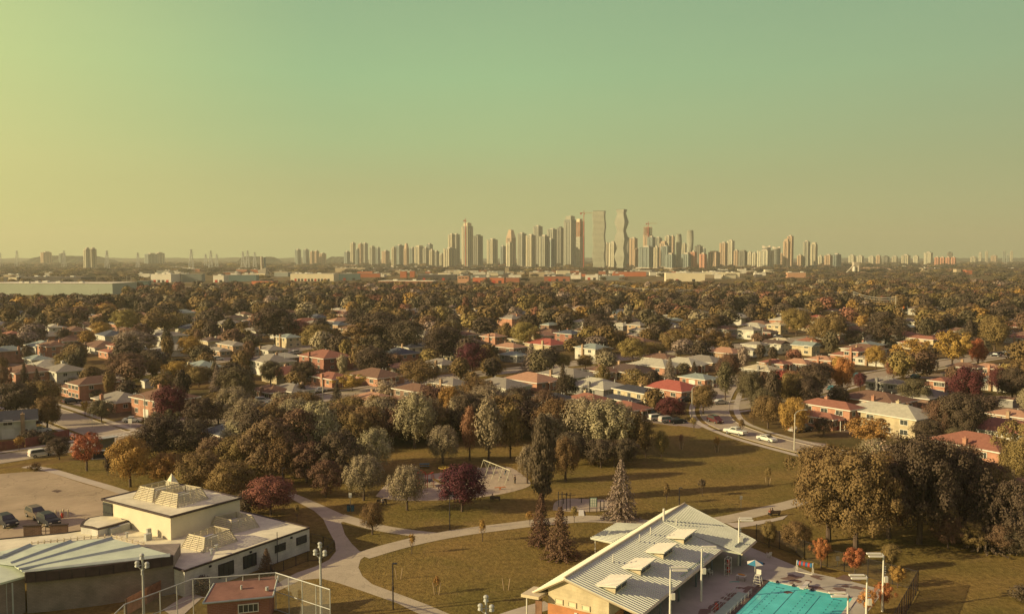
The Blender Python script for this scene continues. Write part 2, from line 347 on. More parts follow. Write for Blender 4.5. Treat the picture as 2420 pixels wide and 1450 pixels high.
p5 = MB().sheet(pl([(1715, 1236), (1780, 1232), (1822, 1226), (1862, 1217), (1850, 1227), (1790, 1240), (1740, 1248)]), .065); struct('pavement', p5, M_conc)
sm = MB().sheet(pl(catmull([(888, 1172), (905, 1152), (930, 1136), (1000, 1122), (1080, 1113), (1150, 1104), (1205, 1104), (1240, 1126), (1254, 1142), (1240, 1153), (1180, 1168), (1100, 1178), (1000, 1183), (920, 1180), (888, 1172)], 4)[:-1]), .045); struct('playground_sand', sm, M_sand)
sm = MB().sheet(pl(catmull([(1306, 1205), (1312, 1186), (1340, 1178), (1400, 1179), (1450, 1182), (1462, 1195), (1430, 1206), (1360, 1209), (1306, 1205)], 4)[:-1]), .045); struct('exercise_sand', sm, M_sand)
# school car park, its bays and the walk beside it
lot = pl([(-500, 1150), (-100, 1128), (90, 1112), (118, 1116), (200, 1143), (300, 1170), (280, 1190), (250, 1215), (240, 1245), (180, 1262), (90, 1265), (-500, 1320)])
struct('parking_lot', MB().sheet(lot, .035), M_lot)
wk = MB(); ribbon(wk, catmull(pl([(60, 1102), (115, 1110), (200, 1135), (262, 1153), (330, 1176)])), 2.0, .05); struct('pavement', wk, M_conc)
lm = MB()
M_line = mat('worn_line_paint', (.56, .47, .28), var=.2, scale=.8)
for i in range(12):
    a = P(118 + i * 15, 1123 + i * 4.6); ax = rad(233)
    lm.box((a[0] + cos(ax) * 2.4, a[1] + sin(ax) * 2.4, .042), (4.8, .12, .008), ax)
for i in range(9):
    a = P(30 + i * 22, 1176 + i * 5.5); lm.box((a[0], a[1], .042), (4.6, .11, .008), rad(233))
for i in range(9):
    a = P(-20 + i * 17, 1255 - i * 3.0); lm.box((a[0], a[1], .042), (4.0, .11, .008), rad(205 if i % 2 else 250))
for i in range(6):
    a = P(128 + i * 8, 1226 + i * 2); lm.box((a[0], a[1], .042), (3.4, .11, .008), rad(215))
struct('parking_lines', lm, M_line)
struct('asphalt_patch', MB().sheet(pl([(121, 1160), (134, 1156), (148, 1159), (136, 1164)]), .044), mat('patch_asphalt', (.12, .08, .06)))
# roads
def road(pts, wd, z=.05, walk=(1, 1), wf=1.6, gap=2.2, mt=None, kb=True):
    ln = catmull(pl(pts), 10); ROADS.append((ln, wd / 2 + 3.0))
    m = MB(); ribbon(m, ln, wd, z); struct('road', m, mt or M_road)
    vg = MB(); ribbon(vg, ln, wd + 7.5, .026 + len(ROADS) * .002); struct('verge_grass', vg, M_grass)
    if kb:
        k = MB()
        for s in (1, -1): kerb(k, ln, s * (wd / 2 + .09))
        struct('kerb', k, M_conc)
    for s, on in zip((1, -1), walk):
        if on:
            m = MB(); ribbon(m, ln, wf, z + .02 + (.01 if s > 0 else 0), s * (wd / 2 + gap)); struct('pavement', m, M_conc)
road([(-260, 1118), (-80, 1096), (60, 1075), (160, 1059), (290, 1037), (450, 1006), (620, 972), (760, 942), (920, 914), (1100, 889), (1340, 862), (1480, 847), (1660, 828), (1850, 806)], 9.0, walk=(1, 0))
road([(275, 1032), (235, 1018), (180, 998), (110, 972), (40, 950), (-60, 920), (-200, 890)], 8.5, z=.056)
road([(1745, 885), (1712, 915), (1694, 945), (1688, 972), (1705, 998), (1760, 1022), (1830, 1043), (1920, 1066), (2040, 1098), (2180, 1140), (2420, 1210), (2600, 1270)], 7.6, z=.05)
road([(1700, 965), (1800, 950), (1890, 932), (1980, 908), (2090, 884), (2200, 864), (2310, 846), (2420, 832), (2600, 815)], 9.0, z=.058)
road([(180, 905), (330, 880), (470, 858), (600, 838), (720, 821), (860, 806), (1000, 793), (1200, 776), (1400, 762), (1700, 745)], 8.5, z=.05)
road([(1850, 806), (2000, 788), (2150, 772), (2300, 760), (2500, 748)], 8.5, z=.052)
road([(2150, 770), (2120, 755), (2095, 742), (2050, 722), (2000, 706)], 10, z=.06, walk=(0, 0))
cw = MB()
for i in range(7):
    a = P(246 + i * 8.5, 1035 - i * 1.6, .06); cw.box((a[0], a[1], .068), (2.6, .45, .006), rad(140))
struct('crosswalk_marking', cw, M_trim)
# driveways
dm = MB()
DRV = [(745, 915), (930, 895), (300, 1003), (440, 993), (210, 955), (1610, 1000), (1560, 995), (1705, 956), (1990, 900), (2160, 890), (1880, 1045), (1960, 1065), (640, 955), (660, 850), (2300, 840), (1110, 885), (1320, 870)]
for (a, b) in DRV:
    c = P(a, b); dm.box((c[0], c[1], .0225 + .0007 * len(dm.v) / 8), (6, 13, .03), rad(50))
struct('driveways', dm, mat('driveway', (.28, .22, .18), var=.2))
# pool deck and path
struct('pool_deck', MB().sheet(pl([(1290, 1475), (1500, 1400), (1640, 1330), (1715, 1285), (1765, 1289), (1825, 1314), (1917, 1352), (2000, 1370), (2083, 1392), (2078, 1410), (2048, 1450), (2000, 1500), (1900, 1560), (1400, 1640)]), .04), mat('deck_concrete', (.43, .395, .31), var=.16, scale=.3, detail=8))
def in_poly(x, y, poly):
    c = False
    for i in range(len(poly)):
        x1, y1 = poly[i - 1]; x2, y2 = poly[i]
        if (y1 > y) != (y2 > y) and x < (x2 - x1) * (y - y1) / (y2 - y1) + x1: c = not c
    return c
# ------------------------------------------------------------------ small builders for buildings
_WC = {}
def unit(key, fn):
    if key not in _WC: _WC[key] = fn()
    return _WC[key]
def window(parent, x, y, z, ang, ww=1.4, hh=1.2, frame=None, bars=1, name='window'):
    """window in the wall plane whose outward normal points along ang; (x,y,z) is its centre on the wall"""
    frame = frame or M_trim
    def fr():
        m = MB(); t = .1
        for s in (-1, 1):
            m.box((s * (ww / 2), -.03, 0), (t, .12, hh + t)); m.box((0, -.03, s * hh / 2), (ww - t, .12, t))
        for i in range(bars):
            m.box((-ww / 2 + ww * (i + 1) / (bars + 1), -.03, 0), (.06, .1, hh - t))
        return m.mesh('window')
    a = ang + pi / 2
    f = obj(name, unit(('f', ww, hh, bars, frame.name), fr), frame, parent, (x, y, z), a)
    obj('pane', unit(('p', ww, hh), lambda: MB().box((0, -.012, 0), (ww - .02, .05, hh - .02)).mesh('pane')), M_glass, f)
    return f
def hip(mb, x0, y0, x1, y1, z, pitch, o=.5, t=.18, gable=False):
    """roof over the rectangle with overhang o; returns the ridge height"""
    x0 -= o; y0 -= o; x1 += o; y1 += o; lx, ly = x1 - x0, y1 - y0
    if lx >= ly: h = ly / 2 * pitch; ins = 0 if gable else ly / 2; A = (x0 + ins, (y0 + y1) / 2, z + h); B = (x1 - ins, (y0 + y1) / 2, z + h)
    else: h = lx / 2 * pitch; ins = 0 if gable else lx / 2; A = ((x0 + x1) / 2, y0 + ins, z + h); B = ((x0 + x1) / 2, y1 - ins, z + h)
    c = [(x0, y0, z), (x1, y0, z), (x1, y1, z), (x0, y1, z)]
    vs = c + [A, B] + [(p[0], p[1], z - t) for p in c]
    if lx >= ly: fs = [(0, 1, 5, 4), (1, 2, 5), (2, 3, 4, 5), (3, 0, 4)]
    else: fs = [(0, 1, 4), (1, 2, 5, 4), (2, 3, 5), (3, 0, 4, 5)]
    fs += [(6, 7, 1, 0), (7, 8, 2, 1), (8, 9, 3, 2), (9, 6, 0, 3), (9, 8, 7, 6)]
    mb.add(vs, fs); return z + h
def fascia(mb, x0, y0, x1, y1, z, o=.5):
    x0 -= o; y0 -= o; x1 += o; y1 += o; h = .26; zc = z - .09
    mb.box(((x0 + x1) / 2, y0 - .03, zc), (x1 - x0 + .12, .05, h)); mb.box(((x0 + x1) / 2, y1 + .03, zc), (x1 - x0 + .12, .05, h))
    mb.box((x0 - .03, (y0 + y1) / 2, zc), (.05, y1 - y0 - .004, h)); mb.box((x1 + .03, (y0 + y1) / 2, zc), (.05, y1 - y0 - .004, h))
ROOFC = {'brown': (.20, .115, .075), 'grey': (.27, .24, .19), 'pale grey': (.46, .43, .32), 'salmon': (.42, .235, .145), 'red': (.38, .11, .08), 'slate blue': (.09, .10, .12),
         'teal grey': (.26, .30, .26), 'dark slate': (.055, .055, .065), 'rust': (.30, .13, .085), 'cream': (.5, .43, .28), 'dark brown': (.11, .075, .06)}
WALLC = {'orange brick': ((.48, .235, .14), (.42, .20, .12), 1), 'red brick': ((.33, .14, .09), (.28, .115, .075), 1), 'brown brick': ((.24, .14, .09), (.19, .11, .075), 1),
         'white': ((.62, .58, .47), 0, 0), 'cream': ((.56, .46, .29), 0, 0), 'grey': ((.30, .28, .25), 0, 0), 'tan brick': ((.44, .29, .17), (.38, .25, .15), 1)}
def roofmat(c):
    k = 'shingles_' + c.replace(' ', '_')
    if k in MATS: return MATS[k]
    return mat(k, ROOFC[c], rough=.9, var=.16, scale=1.3, detail=8, bump=.25, bscale=9)
def wallmat(c):
    a, b, isb = WALLC[c]; k = 'wall_' + c.replace(' ', '_')
    if isb: return brickmat(k, a, b, tuple(v * .8 + .1 for v in a), 1.0, .6, .2, .02)
    return brickmat(k, a, tuple(v * .94 for v in a), tuple(v * .8 for v in a), 1.0, 6.0, .22, .014)
HOUSES = []        # (x, y, radius, height) keep-outs
def house(px, py, wpx, typ, rc, wc, yaw, lod=0, pos=None, sc=None, seed=0):
    R = random.Random(int(px * 7 + py * 13) + seed)
    if pos is None:
        pos = P(px, py); mw = wpx * mpp(py)
        s = mw / (1.35 * abs(cos(rad(yaw))) + 1.0 * abs(sin(rad(yaw)))) 
        s = max(7, min(14.5, s * 1.1)) if typ != 'shed' else max(2.6, min(6, s))
        # the point given is the nearest corner of the house on the ground: step back to its middle
        pos = (pos[0] * (1 + .55 * s / pos[1]), pos[1] + .62 * s)
    else: s = sc
    w_, d_ = 1.35 * s, s
    desc = {'b': 'bungalow', 't': 'two-storey house', 's': 'split-level house', 'g': 'gabled house', 'shed': 'garden shed'}[typ]
    root = thing('shed' if typ == 'shed' else 'house', None, 'shed' if typ == 'shed' else 'house', (pos[0], pos[1], 0), rad(yaw))
    WM, RM = wallmat(wc), roofmat(rc); walls = MB(); roof = MB(); fa = MB()
    x0, x1, y0, y1 = -w_ / 2, w_ / 2, -d_ / 2, d_ / 2
    pitch = R.uniform(.30, .40); vols = []
    if typ == 'b':
        w_ *= 1.08; x0, x1 = -w_ / 2, w_ / 2
    if typ == 'b': vols = [(x0, y0, x1, y1, 2.8)]
    elif typ == 't': vols = [(x0, y0, x1, y1, 4.9)]
    elif typ == 'g': vols = [(x0, y0, x1, y1, 4.2)]
    elif typ == 'shed': vols = [(x0, y0, x1, y1, 2.3)]
    else:
        k = x0 + w_ * .5; vols = [(k, y0, x1, y1, 4.8), (x0, y0 + d_ * .06, k - .01, y1 - d_ * .05, 2.8)]
        if R.random() < .5: vols = [(x0, y0 + d_ * .42, x1, y1, 4.9), (x0 + .3, y0, x1 - w_ * .12, y0 + d_ * .42 - .01, 2.8)]
    key = (typ, round(s, 1), rc, wc, len(vols), round(vols[0][0], 1))
    for (a, b, c, d, h) in vols:
        walls.box(((a + c) / 2, (b + d) / 2, h / 2), (c - a, d - b, h))
        top = hip(roof, a, b, c, d, h, pitch, .5 if typ != 'shed' else .15, gable=(typ in ('g', 'shed'))); fascia(fa, a, b, c, d, h, .5 if typ != 'shed' else .15)
        if typ in ('g', 'shed'):
            yc = (b + d) / 2; hh = (d - b) / 2 * pitch
            for xx, t in ((a, .01), (c, -.01)):
                walls.add([(xx, b, h), (xx, d, h), (xx, yc, h + hh - .02), (xx - t * 4, b, h), (xx - t * 4, d, h), (xx - t * 4, yc, h + hh - .02)], [(0, 1, 2), (3, 5, 4), (0, 2, 5, 3), (1, 4, 5, 2)])
    obj('wall', walls, WM, root); obj('roof', roof, RM, root); obj('fascia', fa, M_trim, root)
    a, b, c, d, h = vols[0]
    if typ != 'shed' and lod < 2 and R.random() < .8:
        ch = MB(); cx, cy = (a + (c - a) * R.uniform(.35, .8), b - .35) if R.random() < .5 else (R.uniform(a + 2, c - 2), b + (d - b) * .62)
        ht = h + (d - b) / 2 * pitch + .5
        if cy < b: ht = h + (d - b) / 2 * pitch * .55 + .5
        ch.box((cx, cy, ht / 2), (.8, .8, ht)); ch.box((cx, cy, ht + .06), (.95, .95, .12)); ch.pole(cx, cy, ht + .12, ht + .45, .14, n=6)
        obj('chimney', ch, WM if wc not in ('white', 'cream') or R.random() < .3 else wallmat('tan brick'), root)
    if typ == 'shed':
        obj('door', MB().box((x0 - .02, 0, .95), (.05, 1.0, 1.85)), M_trim, root)
    elif lod < 2:
        for (a, b, c, d, h) in vols:
            rows = (1.5, 3.8) if h > 4.0 else (1.6,)
            for zz in rows:
                big = R.random() < .4
                for k in (.22, .72) if lod else (.18, .5, .8):
                    if R.random() < .85: window(root, a + (c - a) * k, b, zz, -pi / 2, 1.9 if big else 1.35, 1.2)
                for k in (.28, .72):
                    window(root, c, b + (d - b) * k, zz, 0, 1.3, 1.1)
                    if lod == 0 and k < .5: window(root, a, b + (d - b) * k, zz, pi, 1.5, 1.15)
        a, b, c, d, h = vols[-1]
        if lod == 0:
            # front door and porch on the gable-left side, garage door beside it
            dx = c + .03
            dr = obj('door', MB().box((dx, (b + d) / 2, 1.05), (.08, 1.0, 2.1)), mat('door_' + R.choice(['white', 'maroon']), R.choice([(.6, .55, .45), (.2, .04, .03)])), root)
            obj('handle', MB().box((dx + .06, (b + d) / 2 + .38, 1.0), (.05, .05, .16)), M_dark, dr)
            gd = MB().box((a + (c - a) * .5, b - .04, 1.1), (2.6, .09, 2.2))
            for q in range(4): gd.box((a + (c - a) * .5, b - .095, .35 + q * .52), (2.5, .02, .4))
            if R.random() < .5 and typ != 's': obj('garage_door', gd, M_white, root)
            for q in (-.9, .9): obj('porch_post', MB().box((c + 1.3, (b + d) / 2 + q, 1.3), (.12, .12, 2.6)), M_trim, root)
            pr = MB(); hip(pr, c + .02, (b + d) / 2 - 1.1, c + 1.35, (b + d) / 2 + 1.1, 2.62, .3, .1, .1); obj('porch_roof', pr, RM, root)
        for q in range(2): obj('roof_vent', MB().pole(R.uniform(a + 1.5, c - 1.5), b + (d - b) * .72, h + .5, h + (d - b) / 2 * pitch * .8 + .45, .12, n=6), M_steel, root)
    HOUSES.append((pos[0], pos[1], s * .95, h, px, py, wpx))
    root['_d'] = 1; del root['_d']
    AUTO.append((root, ('small ' if s < 8.2 and typ != 'shed' else '') + wc + ' ' + desc + ' with ' + rc + ' roof' if typ != 'shed' else wc + ' garden shed with ' + rc + ' roof', pos[0], pos[1], 'houses of the neighbourhood'))
    return root
HL = [(18, 1040, 130, 'g', 'dark slate', 'white', 28), (62, 915, 118, 't', 'brown', 'orange brick', 45), (150, 912, 104, 't', 'grey', 'white', 48), (208, 945, 150, 's', 'brown', 'orange brick', 48),
 (284, 972, 122, 'b', 'grey', 'orange brick', 50), (388, 990, 150, 't', 'brown', 'orange brick', 52), (348, 917, 34, 'shed', 'dark slate', 'white', 40), (480, 902, 92, 't', 'teal grey', 'cream', 40),
 (642, 888, 106, 't', 'grey', 'white', 42), (536, 844, 98, 's', 'grey', 'tan brick', 42), (240, 835, 104, 'b', 'brown', 'white', 45), (100, 833, 84, 'b', 'teal grey', 'white', 45), (18, 858, 78, 't', 'teal grey', 'orange brick', 45),
 (88, 866, 60, 'b', 'teal grey', 'grey', 45), (126, 785, 56, 'b', 'pale grey', 'white', 45), (203, 778, 34, 'b', 'brown', 'tan brick', 45), (374, 798, 42, 'b', 'pale grey', 'white', 40), (424, 808, 34, 'b', 'cream', 'white', 40),
 (534, 1056, 96, 'b', 'slate blue', 'red brick', 48), (602, 1020, 84, 'b', 'cream', 'cream', 45), (640, 948, 62, 'b', 'brown', 'brown brick', 48), (578, 752, 40, 'b', 'brown', 'white', 45),
 (688, 945, 100, 'b', 'grey', 'white', 50), (770, 876, 124, 't', 'rust', 'red brick', 44), (784, 914, 90, 'b', 'rust', 'orange brick', 46), (888, 911, 122, 'b', 'brown', 'orange brick', 46),
 (948, 888, 72, 'b', 'salmon', 'tan brick', 46), (1040, 878, 76, 'b', 'grey', 'cream', 44), (682, 822, 60, 't', 'teal grey', 'cream', 42), (640, 842, 76, 'b', 'grey', 'white', 42), (748, 760, 48, 'b', 'slate blue', 'grey', 45),
 (800, 742, 46, 'b', 'pale grey', 'cream', 45), (812, 762, 44, 't', 'brown', 'orange brick', 45), (836, 790, 68, 'b', 'brown', 'tan brick', 45), (970, 848, 66, 't', 'dark slate', 'white', 38),
 (1100, 804, 50, 'b', 'brown', 'tan brick', 45), (1166, 820, 56, 't', 'salmon', 'orange brick', 45), (1206, 836, 72, 'b', 'salmon', 'brown brick', 45), (1208, 771, 60, 't', 'grey', 'orange brick', 40), (1215, 856, 54, 'b', 'teal grey', 'grey', 45),
 (1062, 929, 84, 'b', 'grey', 'tan brick', 48), (1184, 936, 124, 'b', 'grey', 'white', 44), (1258, 922, 118, 'b', 'salmon', 'orange brick', 42), (886, 972, 122, 'b', 'salmon', 'tan brick', 46), (985, 946, 100, 'b', 'brown', 'brown brick', 46),
 (800, 996, 82, 'b', 'brown', 'brown brick', 46), (1342, 909, 124, 'b', 'grey', 'white', 42), (1426, 897, 78, 'b', 'brown', 'brown brick', 42), (1488, 899, 112, 'b', 'dark brown', 'tan brick', 42),
 (1552, 884, 112, 'b', 'pale grey', 'orange brick', 42), (1616, 880, 100, 'b', 'pale grey', 'orange brick', 42), (1664, 872, 100, 'b', 'grey', 'tan brick', 42), (1716, 850, 80, 'b', 'salmon', 'tan brick', 42),
 (1592, 944, 128, 'b', 'red', 'orange brick', 38), (1652, 915, 76, 'b', 'teal grey', 'orange brick', 40), (1492, 972, 120, 's', 'dark slate', 'cream', 35), (1484, 992, 86, 'b', 'rust', 'brown brick', 35), (1392, 970, 60, 'b', 'rust', 'cream', 40),
 (1308, 966, 66, 'b', 'dark slate', 'white', 40), (1240, 958, 38, 'shed', 'grey', 'white', 40), (1292, 829, 92, 'b', 'red', 'cream', 42), (1345, 812, 62, 't', 'slate blue', 'red brick', 42), (1296, 800, 72, 'b', 'brown', 'grey', 42),
 (1374, 781, 44, 't', 'pale grey', 'white', 40), (1402, 852, 78, 't', 'teal grey', 'white', 38), (1510, 826, 84, 'b', 'brown', 'tan brick', 42), (1508, 789, 46, 't', 'grey', 'tan brick', 40), (1467, 780, 38, 'b', 'pale grey', 'grey', 40),
 (1714, 790, 52, 'b', 'brown', 'grey', 40), (1772, 802, 52, 't', 'grey', 'white', 38), (1811, 797, 38, 'b', 'dark brown', 'red brick', 40), (1838, 789, 36, 't', 'cream', 'cream', 35), (1800, 893, 80, 'b', 'cream', 'grey', 42), (1834, 877, 58, 'b', 'rust', 'orange brick', 42),
 (1846, 823, 72, 'b', 'cream', 'white', 42), (1833, 835, 50, 'g', 'dark brown', 'white', 42), (1905, 840, 48, 'g', 'teal grey', 'cream', 42), (1916, 822, 58, 'b', 'rust', 'brown brick', 42), (1945, 868, 60, 'b', 'salmon', 'orange brick', 42),
 (2008, 858, 80, 's', 'rust', 'orange brick', 40), (1888, 877, 66, 'b', 'salmon', 'brown brick', 42), (2024, 806, 76, 't', 'brown', 'white', 38), (2176, 828, 80, 's', 'rust', 'cream', 25), (2228, 800, 54, 'b', 'brown', 'grey', 38),
 (2072, 866, 80, 'b', 'grey', 'white', 40), (2150, 779, 38, 't', 'grey', 'white', 38), (2150, 724, 34, 't', 'pale grey', 'white', 38), (1954, 1016, 148, 's', 'rust', 'orange brick', 36), (2072, 974, 152, 'b', 'brown', 'orange brick', 36),
 (2128, 1036, 152, 't', 'pale grey', 'cream', 35), (2096, 926, 60, 'b', 'grey', 'grey', 40), (2210, 937, 72, 's', 'rust', 'orange brick', 38), (2338, 889, 62, 'b', 'salmon', 'orange brick', 38), (2352, 925, 44, 'b', 'teal grey', 'white', 38),
 (2382, 963, 38, 'shed', 'brown', 'grey', 38), (2310, 1092, 175, 'b', 'rust', 'orange brick', 32), (2398, 1012, 80, 'b', 'salmon', 'tan brick', 36), (2405, 812, 40, 'b', 'rust', 'white', 38), (2412, 1204, 90, 'b', 'brown', 'red brick', 35), (1934, 760, 40, 'b', 'red', 'white', 40),
 (2235, 741, 30, 't', 'cream', 'white', 38), (2390, 700, 40, 't', 'cream', 'white', 38), (1960, 742, 44, 'b', 'brown', 'white', 38)]
for h in HL: house(*h[:6], h[6] - (90 if h[0] > 30 else 0), lod=0 if h[1] > 860 else 1)
NHAND = len(HOUSES)
# ------------------------------------------------------------------ further rows of houses along the same street grid
def near_road(x, y, extra=0):
    for ln, hw in ROADS:
        for i in range(0, len(ln), 3):
            if abs(ln[i][0] - x) < 60 and hypot(ln[i][0] - x, ln[i][1] - y) < hw + extra + 4: return True
    return False
def rows():
    R = random.Random(11); c45 = cos(rad(43)); s45 = sin(rad(43)); cand = []
    for j in range(-40, 60):
        for i in range(-60, 90):
            a = i * 18.5 + R.uniform(-2, 2); b = j * 34 + R.uniform(-3, 3) + (9 if i % 2 else 0)
            x = a * c45 - b * s45; y = a * s45 + b * c45
            if not (175 < y < 900) or in_poly(x, y, PARK): continue
            if abs(x) > y * .60 + 15: continue
            if x < -.25 * y and y > 640: continue
            if near_road(x, y, 5) or any(hypot(h[0] - x, h[1] - y) < 16.5 for h in HOUSES[:NHAND]): continue
            cand.append((y, x))
    cand.sort(); return cand
CAND = rows(); RC = ['brown', 'grey', 'pale grey', 'salmon', 'rust', 'slate blue', 'teal grey', 'dark brown', 'brown', 'grey']; WC_ = ['orange brick', 'white', 'cream', 'tan brick', 'brown brick', 'white', 'grey']
R = random.Random(5)
protos = {}
for (y, x) in CAND[:200]:
    px, py = proj(x, y, 0); typ = R.choice('bbbbbts'); rc = R.choice(RC); wc = R.choice(WC_)
    house(px, py, 40, typ, rc, wc, R.choice((43, -47, -47)) + R.uniform(-3, 3), lod=0 if y < 230 else 1 if y < 480 else 2, pos=(x, y), sc=R.uniform(9, 11.2))
fw = MB(); fr = MB()
for (y, x) in CAND[200:]:
    a = rad(43 + R.uniform(-3, 3)); m1 = MB(); m2 = MB(); s = R.uniform(8, 10.5); h = R.choice((2.8, 2.8, 4.9))
    m1.box((0, 0, h / 2), (1.35 * s, s, h)); hip(m2, -.675 * s, -s / 2, .675 * s, s / 2, h, .4)
    for src, dst in ((m1, fw), (m2, fr)):
        dst.add([(x + p[0] * cos(a) - p[1] * sin(a), y + p[0] * sin(a) + p[1] * cos(a), p[2]) for p in src.v], src.f)
if fw.v:
    rt = thing('far_houses', 'mass of distant low house roofs showing between the far trees', 'houses'); rt['kind'] = 'stuff'
    obj('wall', fw, wallmat('white'), rt); obj('roof', fr, mat('far_shingles', (.26, .19, .14), var=.5, scale=.03, detail=2), rt)
# ------------------------------------------------------------------ trees
def quads(C, Nrm, size, rs, elong=1.0, updir=None):
    n = len(C); r = rs.normal(size=(n, 3)); 
    if updir is not None: r = r * .35 + np.array(updir)
    Nrm = Nrm / np.linalg.norm(Nrm, axis=1, keepdims=True)
    U = np.cross(Nrm, r); U /= np.linalg.norm(U, axis=1, keepdims=True) + 1e-9; W = np.cross(Nrm, U)
    s = (size * rs.uniform(.6, 1.35, n))[:, None]
    V = np.stack([C - U * s - W * s * elong * .2, C - W * s * elong, C + U * s * .9 + W * s * .2, C + W * s * elong], 1).reshape(-1, 3)
    return V, np.arange(4 * n).reshape(n, 4)
def crown_pts(seed, nl, npl, shape='round', zb=.22, lobe=.17, vert=1.0, jit=.42, wob=.16):
    """leaf centres and normals of a crown: 1 wide, 1 tall with its trunk"""
    rs = np.random.RandomState(seed); C = []; Nn = []
    zc = (1 + zb) / 2; rz = (1 - zb) / 2
    for k in range(nl):
        t = (k + .5) / nl; zz = 1 - 1.86 * t; ph = k * 2.39996 + rs.uniform(-.5, .5); rr = math.sqrt(max(0, 1 - zz * zz)); f = rs.uniform(.55, 1.0) ** .6 if rs.rand() < .82 else rs.uniform(.1, .5)
        lr = lobe * rs.uniform(.7, 1.3)
        if shape == 'spread': prof = 1.0 if zz > -.2 else .7
        elif shape == 'egg': prof = 1.0 - .25 * max(zz, 0)
        elif shape == 'column': prof = min(1, 1.15 - .55 * abs(zz + .1))
        else: prof = 1
        f2 = f * (1 + rs.uniform(-wob, wob))
        c = np.array((rr * cos(ph) * (.5 - lr * .8) * f2 * prof, rr * sin(ph) * (.5 - lr * .8) * f2 * prof, zc + zz * (rz - lr * .8 * vert) * (f if rr < .5 else 1)))
        d = rs.normal(size=(npl, 3)); d /= np.linalg.norm(d, axis=1, keepdims=True); d[:, 2] = np.where(rs.rand(npl) < .45, np.abs(d[:, 2]), d[:, 2])
        rad_ = lr * rs.uniform(.6, 1.08, npl)[:, None]
        p = c + d * rad_ * np.array((1, 1, vert)); C.append(p)
        cd_ = (p - np.array((0, 0, zc))) / np.array((.5, .5, rz)); Nn.append(d * .75 + cd_ * .6 + rs.normal(size=(npl, 3)) * jit * .8)
    return np.concatenate(C), np.concatenate(Nn), rs
def crown_mesh(seed, nl, npl, leaf, **k):
    C, Nn, rs = crown_pts(seed, nl, npl, **k)
    V, Q = quads(C, Nn, leaf, rs); 
    return npmesh('crown', V, Q, np.repeat(rs.rand(nl), npl) * .6 + rs.rand(nl * npl) * .4)
def spruce_mesh(seed, tiers, per, leaf, zb=.08, fat=1.0, n=26):
    rs = np.random.RandomState(seed); C = []; Nn = []
    for t in range(tiers):
        f = t / tiers; z = zb + (1 - zb) * f ** .92; R_ = .5 * (1 - f) ** .85 * fat + .015
        nb = max(5, int(per * (1 - f * .6)))
        for b in range(nb):
            a = 2 * pi * b / nb + rs.uniform(-.3, .3) + t; L_ = R_ * rs.uniform(.72, 1.1); m = max(4, int(n * (1 - f * .75)))
            u = rs.uniform(.1, 1, m) ** .7; r = L_ * u
            dr = -.13 * (r / .5) + rs.uniform(-.012, .012, m) + .03 * u * u
            side = rs.uniform(-.05, .05, m) * (1.2 - u)
            C.append(np.stack([r * cos(a) - side * sin(a), r * sin(a) + side * cos(a), z + dr], 1))
            nn = np.stack([np.full(m, cos(a) * .5), np.full(m, sin(a) * .5), np.full(m, .8)], 1) + rs.normal(size=(m, 3)) * .4; Nn.append(nn)
    C = np.concatenate(C); C[:, 2] = np.maximum(C[:, 2], .03); V, Q = quads(C, np.concatenate(Nn), leaf, rs)
    return npmesh('crown', V, Q, rs.rand(len(Q)))
def trunk_mesh(seed, kind):
    R = random.Random(seed); m = MB()
    if kind in ('spruce', 'poplar'): m.tube((0, 0, -.005), (0, 0, .92), .018, .003, 7)
    else:
        sp = .30 if kind != 'plume' else .26
        m.tube((0, 0, -.005), (.006, .004, sp), .030, .021, 8)
        for k in range(6):
            a = k * 1.05 + R.uniform(-.3, .3); l = R.uniform(.12, .27); zt = R.uniform(.5, .8); mid = (cos(a) * l * .5, sin(a) * l * .5, (sp + zt) / 2 - .03)
            m.tube((.006, .004, sp - .01), mid, .014, .009, 6); m.tube(mid, (cos(a) * l, sin(a) * l, zt), .009, .003, 5)
    return m.mesh('trunk')
CR = {'round': [crown_mesh(s, 46, 270, .0125, lobe=.15, zb=.1) for s in (1, 2, 3, 4)],
      'spread': [crown_mesh(s, 46, 130, .0145, shape='spread', lobe=.095, zb=.18, wob=.34) for s in (5, 6)],
      'big': [crown_mesh(s, 96, 185, .0098, lobe=.092, zb=.09, wob=.36) for s in (25, 26, 27)],
      'plume': [crown_mesh(s, 90, 140, .0115, shape='egg', lobe=.085, vert=1.9, zb=.08, jit=.4) for s in (7, 8, 9)],
      'column': [crown_mesh(s, 50, 80, .019, shape='column', lobe=.15, vert=1.0, zb=.1) for s in (10, 11)],
      'poplar': [crown_mesh(s, 110, 110, .02, shape='egg', lobe=.20, vert=.28, zb=.0) for s in (12,)],
      'spruce': [spruce_mesh(s, 24, 17, .0155, fat=1.12, n=44) for s in (13, 14)],
      'pine': [crown_mesh(s, 50, 170, .013, shape='egg', lobe=.12, vert=.8, zb=.03, wob=.25) for s in (15, 16)],
      'sapling': [crown_mesh(s, 14, 45, .035, shape='egg', lobe=.2, zb=.38) for s in (17, 18)],
      'bush': [crown_mesh(s, 22, 90, .028, lobe=.2, zb=-.1) for s in (19, 20)],
      'bare': [crown_mesh(s, 30, 14, .014, lobe=.14, zb=.25) for s in (21,)]}
TR = {k: trunk_mesh(3 + i, k) for i, k in enumerate(('round', 'plume', 'spruce', 'poplar'))}
LEAF = {'olive': (.190, .132, .055), 'dark green': (.098, .074, .048), 'green': (.120, .100, .055), 'golden': (.34, .21, .062), 'yellow green': (.25, .19, .068), 'orange': (.40, .17, .065),
        'red': (.34, .11, .065), 'purple': (.105, .034, .036), 'silver green': (.30, .255, .15), 'brown green': (.165, .104, .062), 'rusty': (.25, .12, .075), 'blue green': (.27, .21, .16), 'pale': (.33, .25, .17)}
LEAF = {k: (v[0] * 1.05, v[1] * (1.0 if k not in ('red', 'purple') else 1), v[2]) for k, v in LEAF.items()}
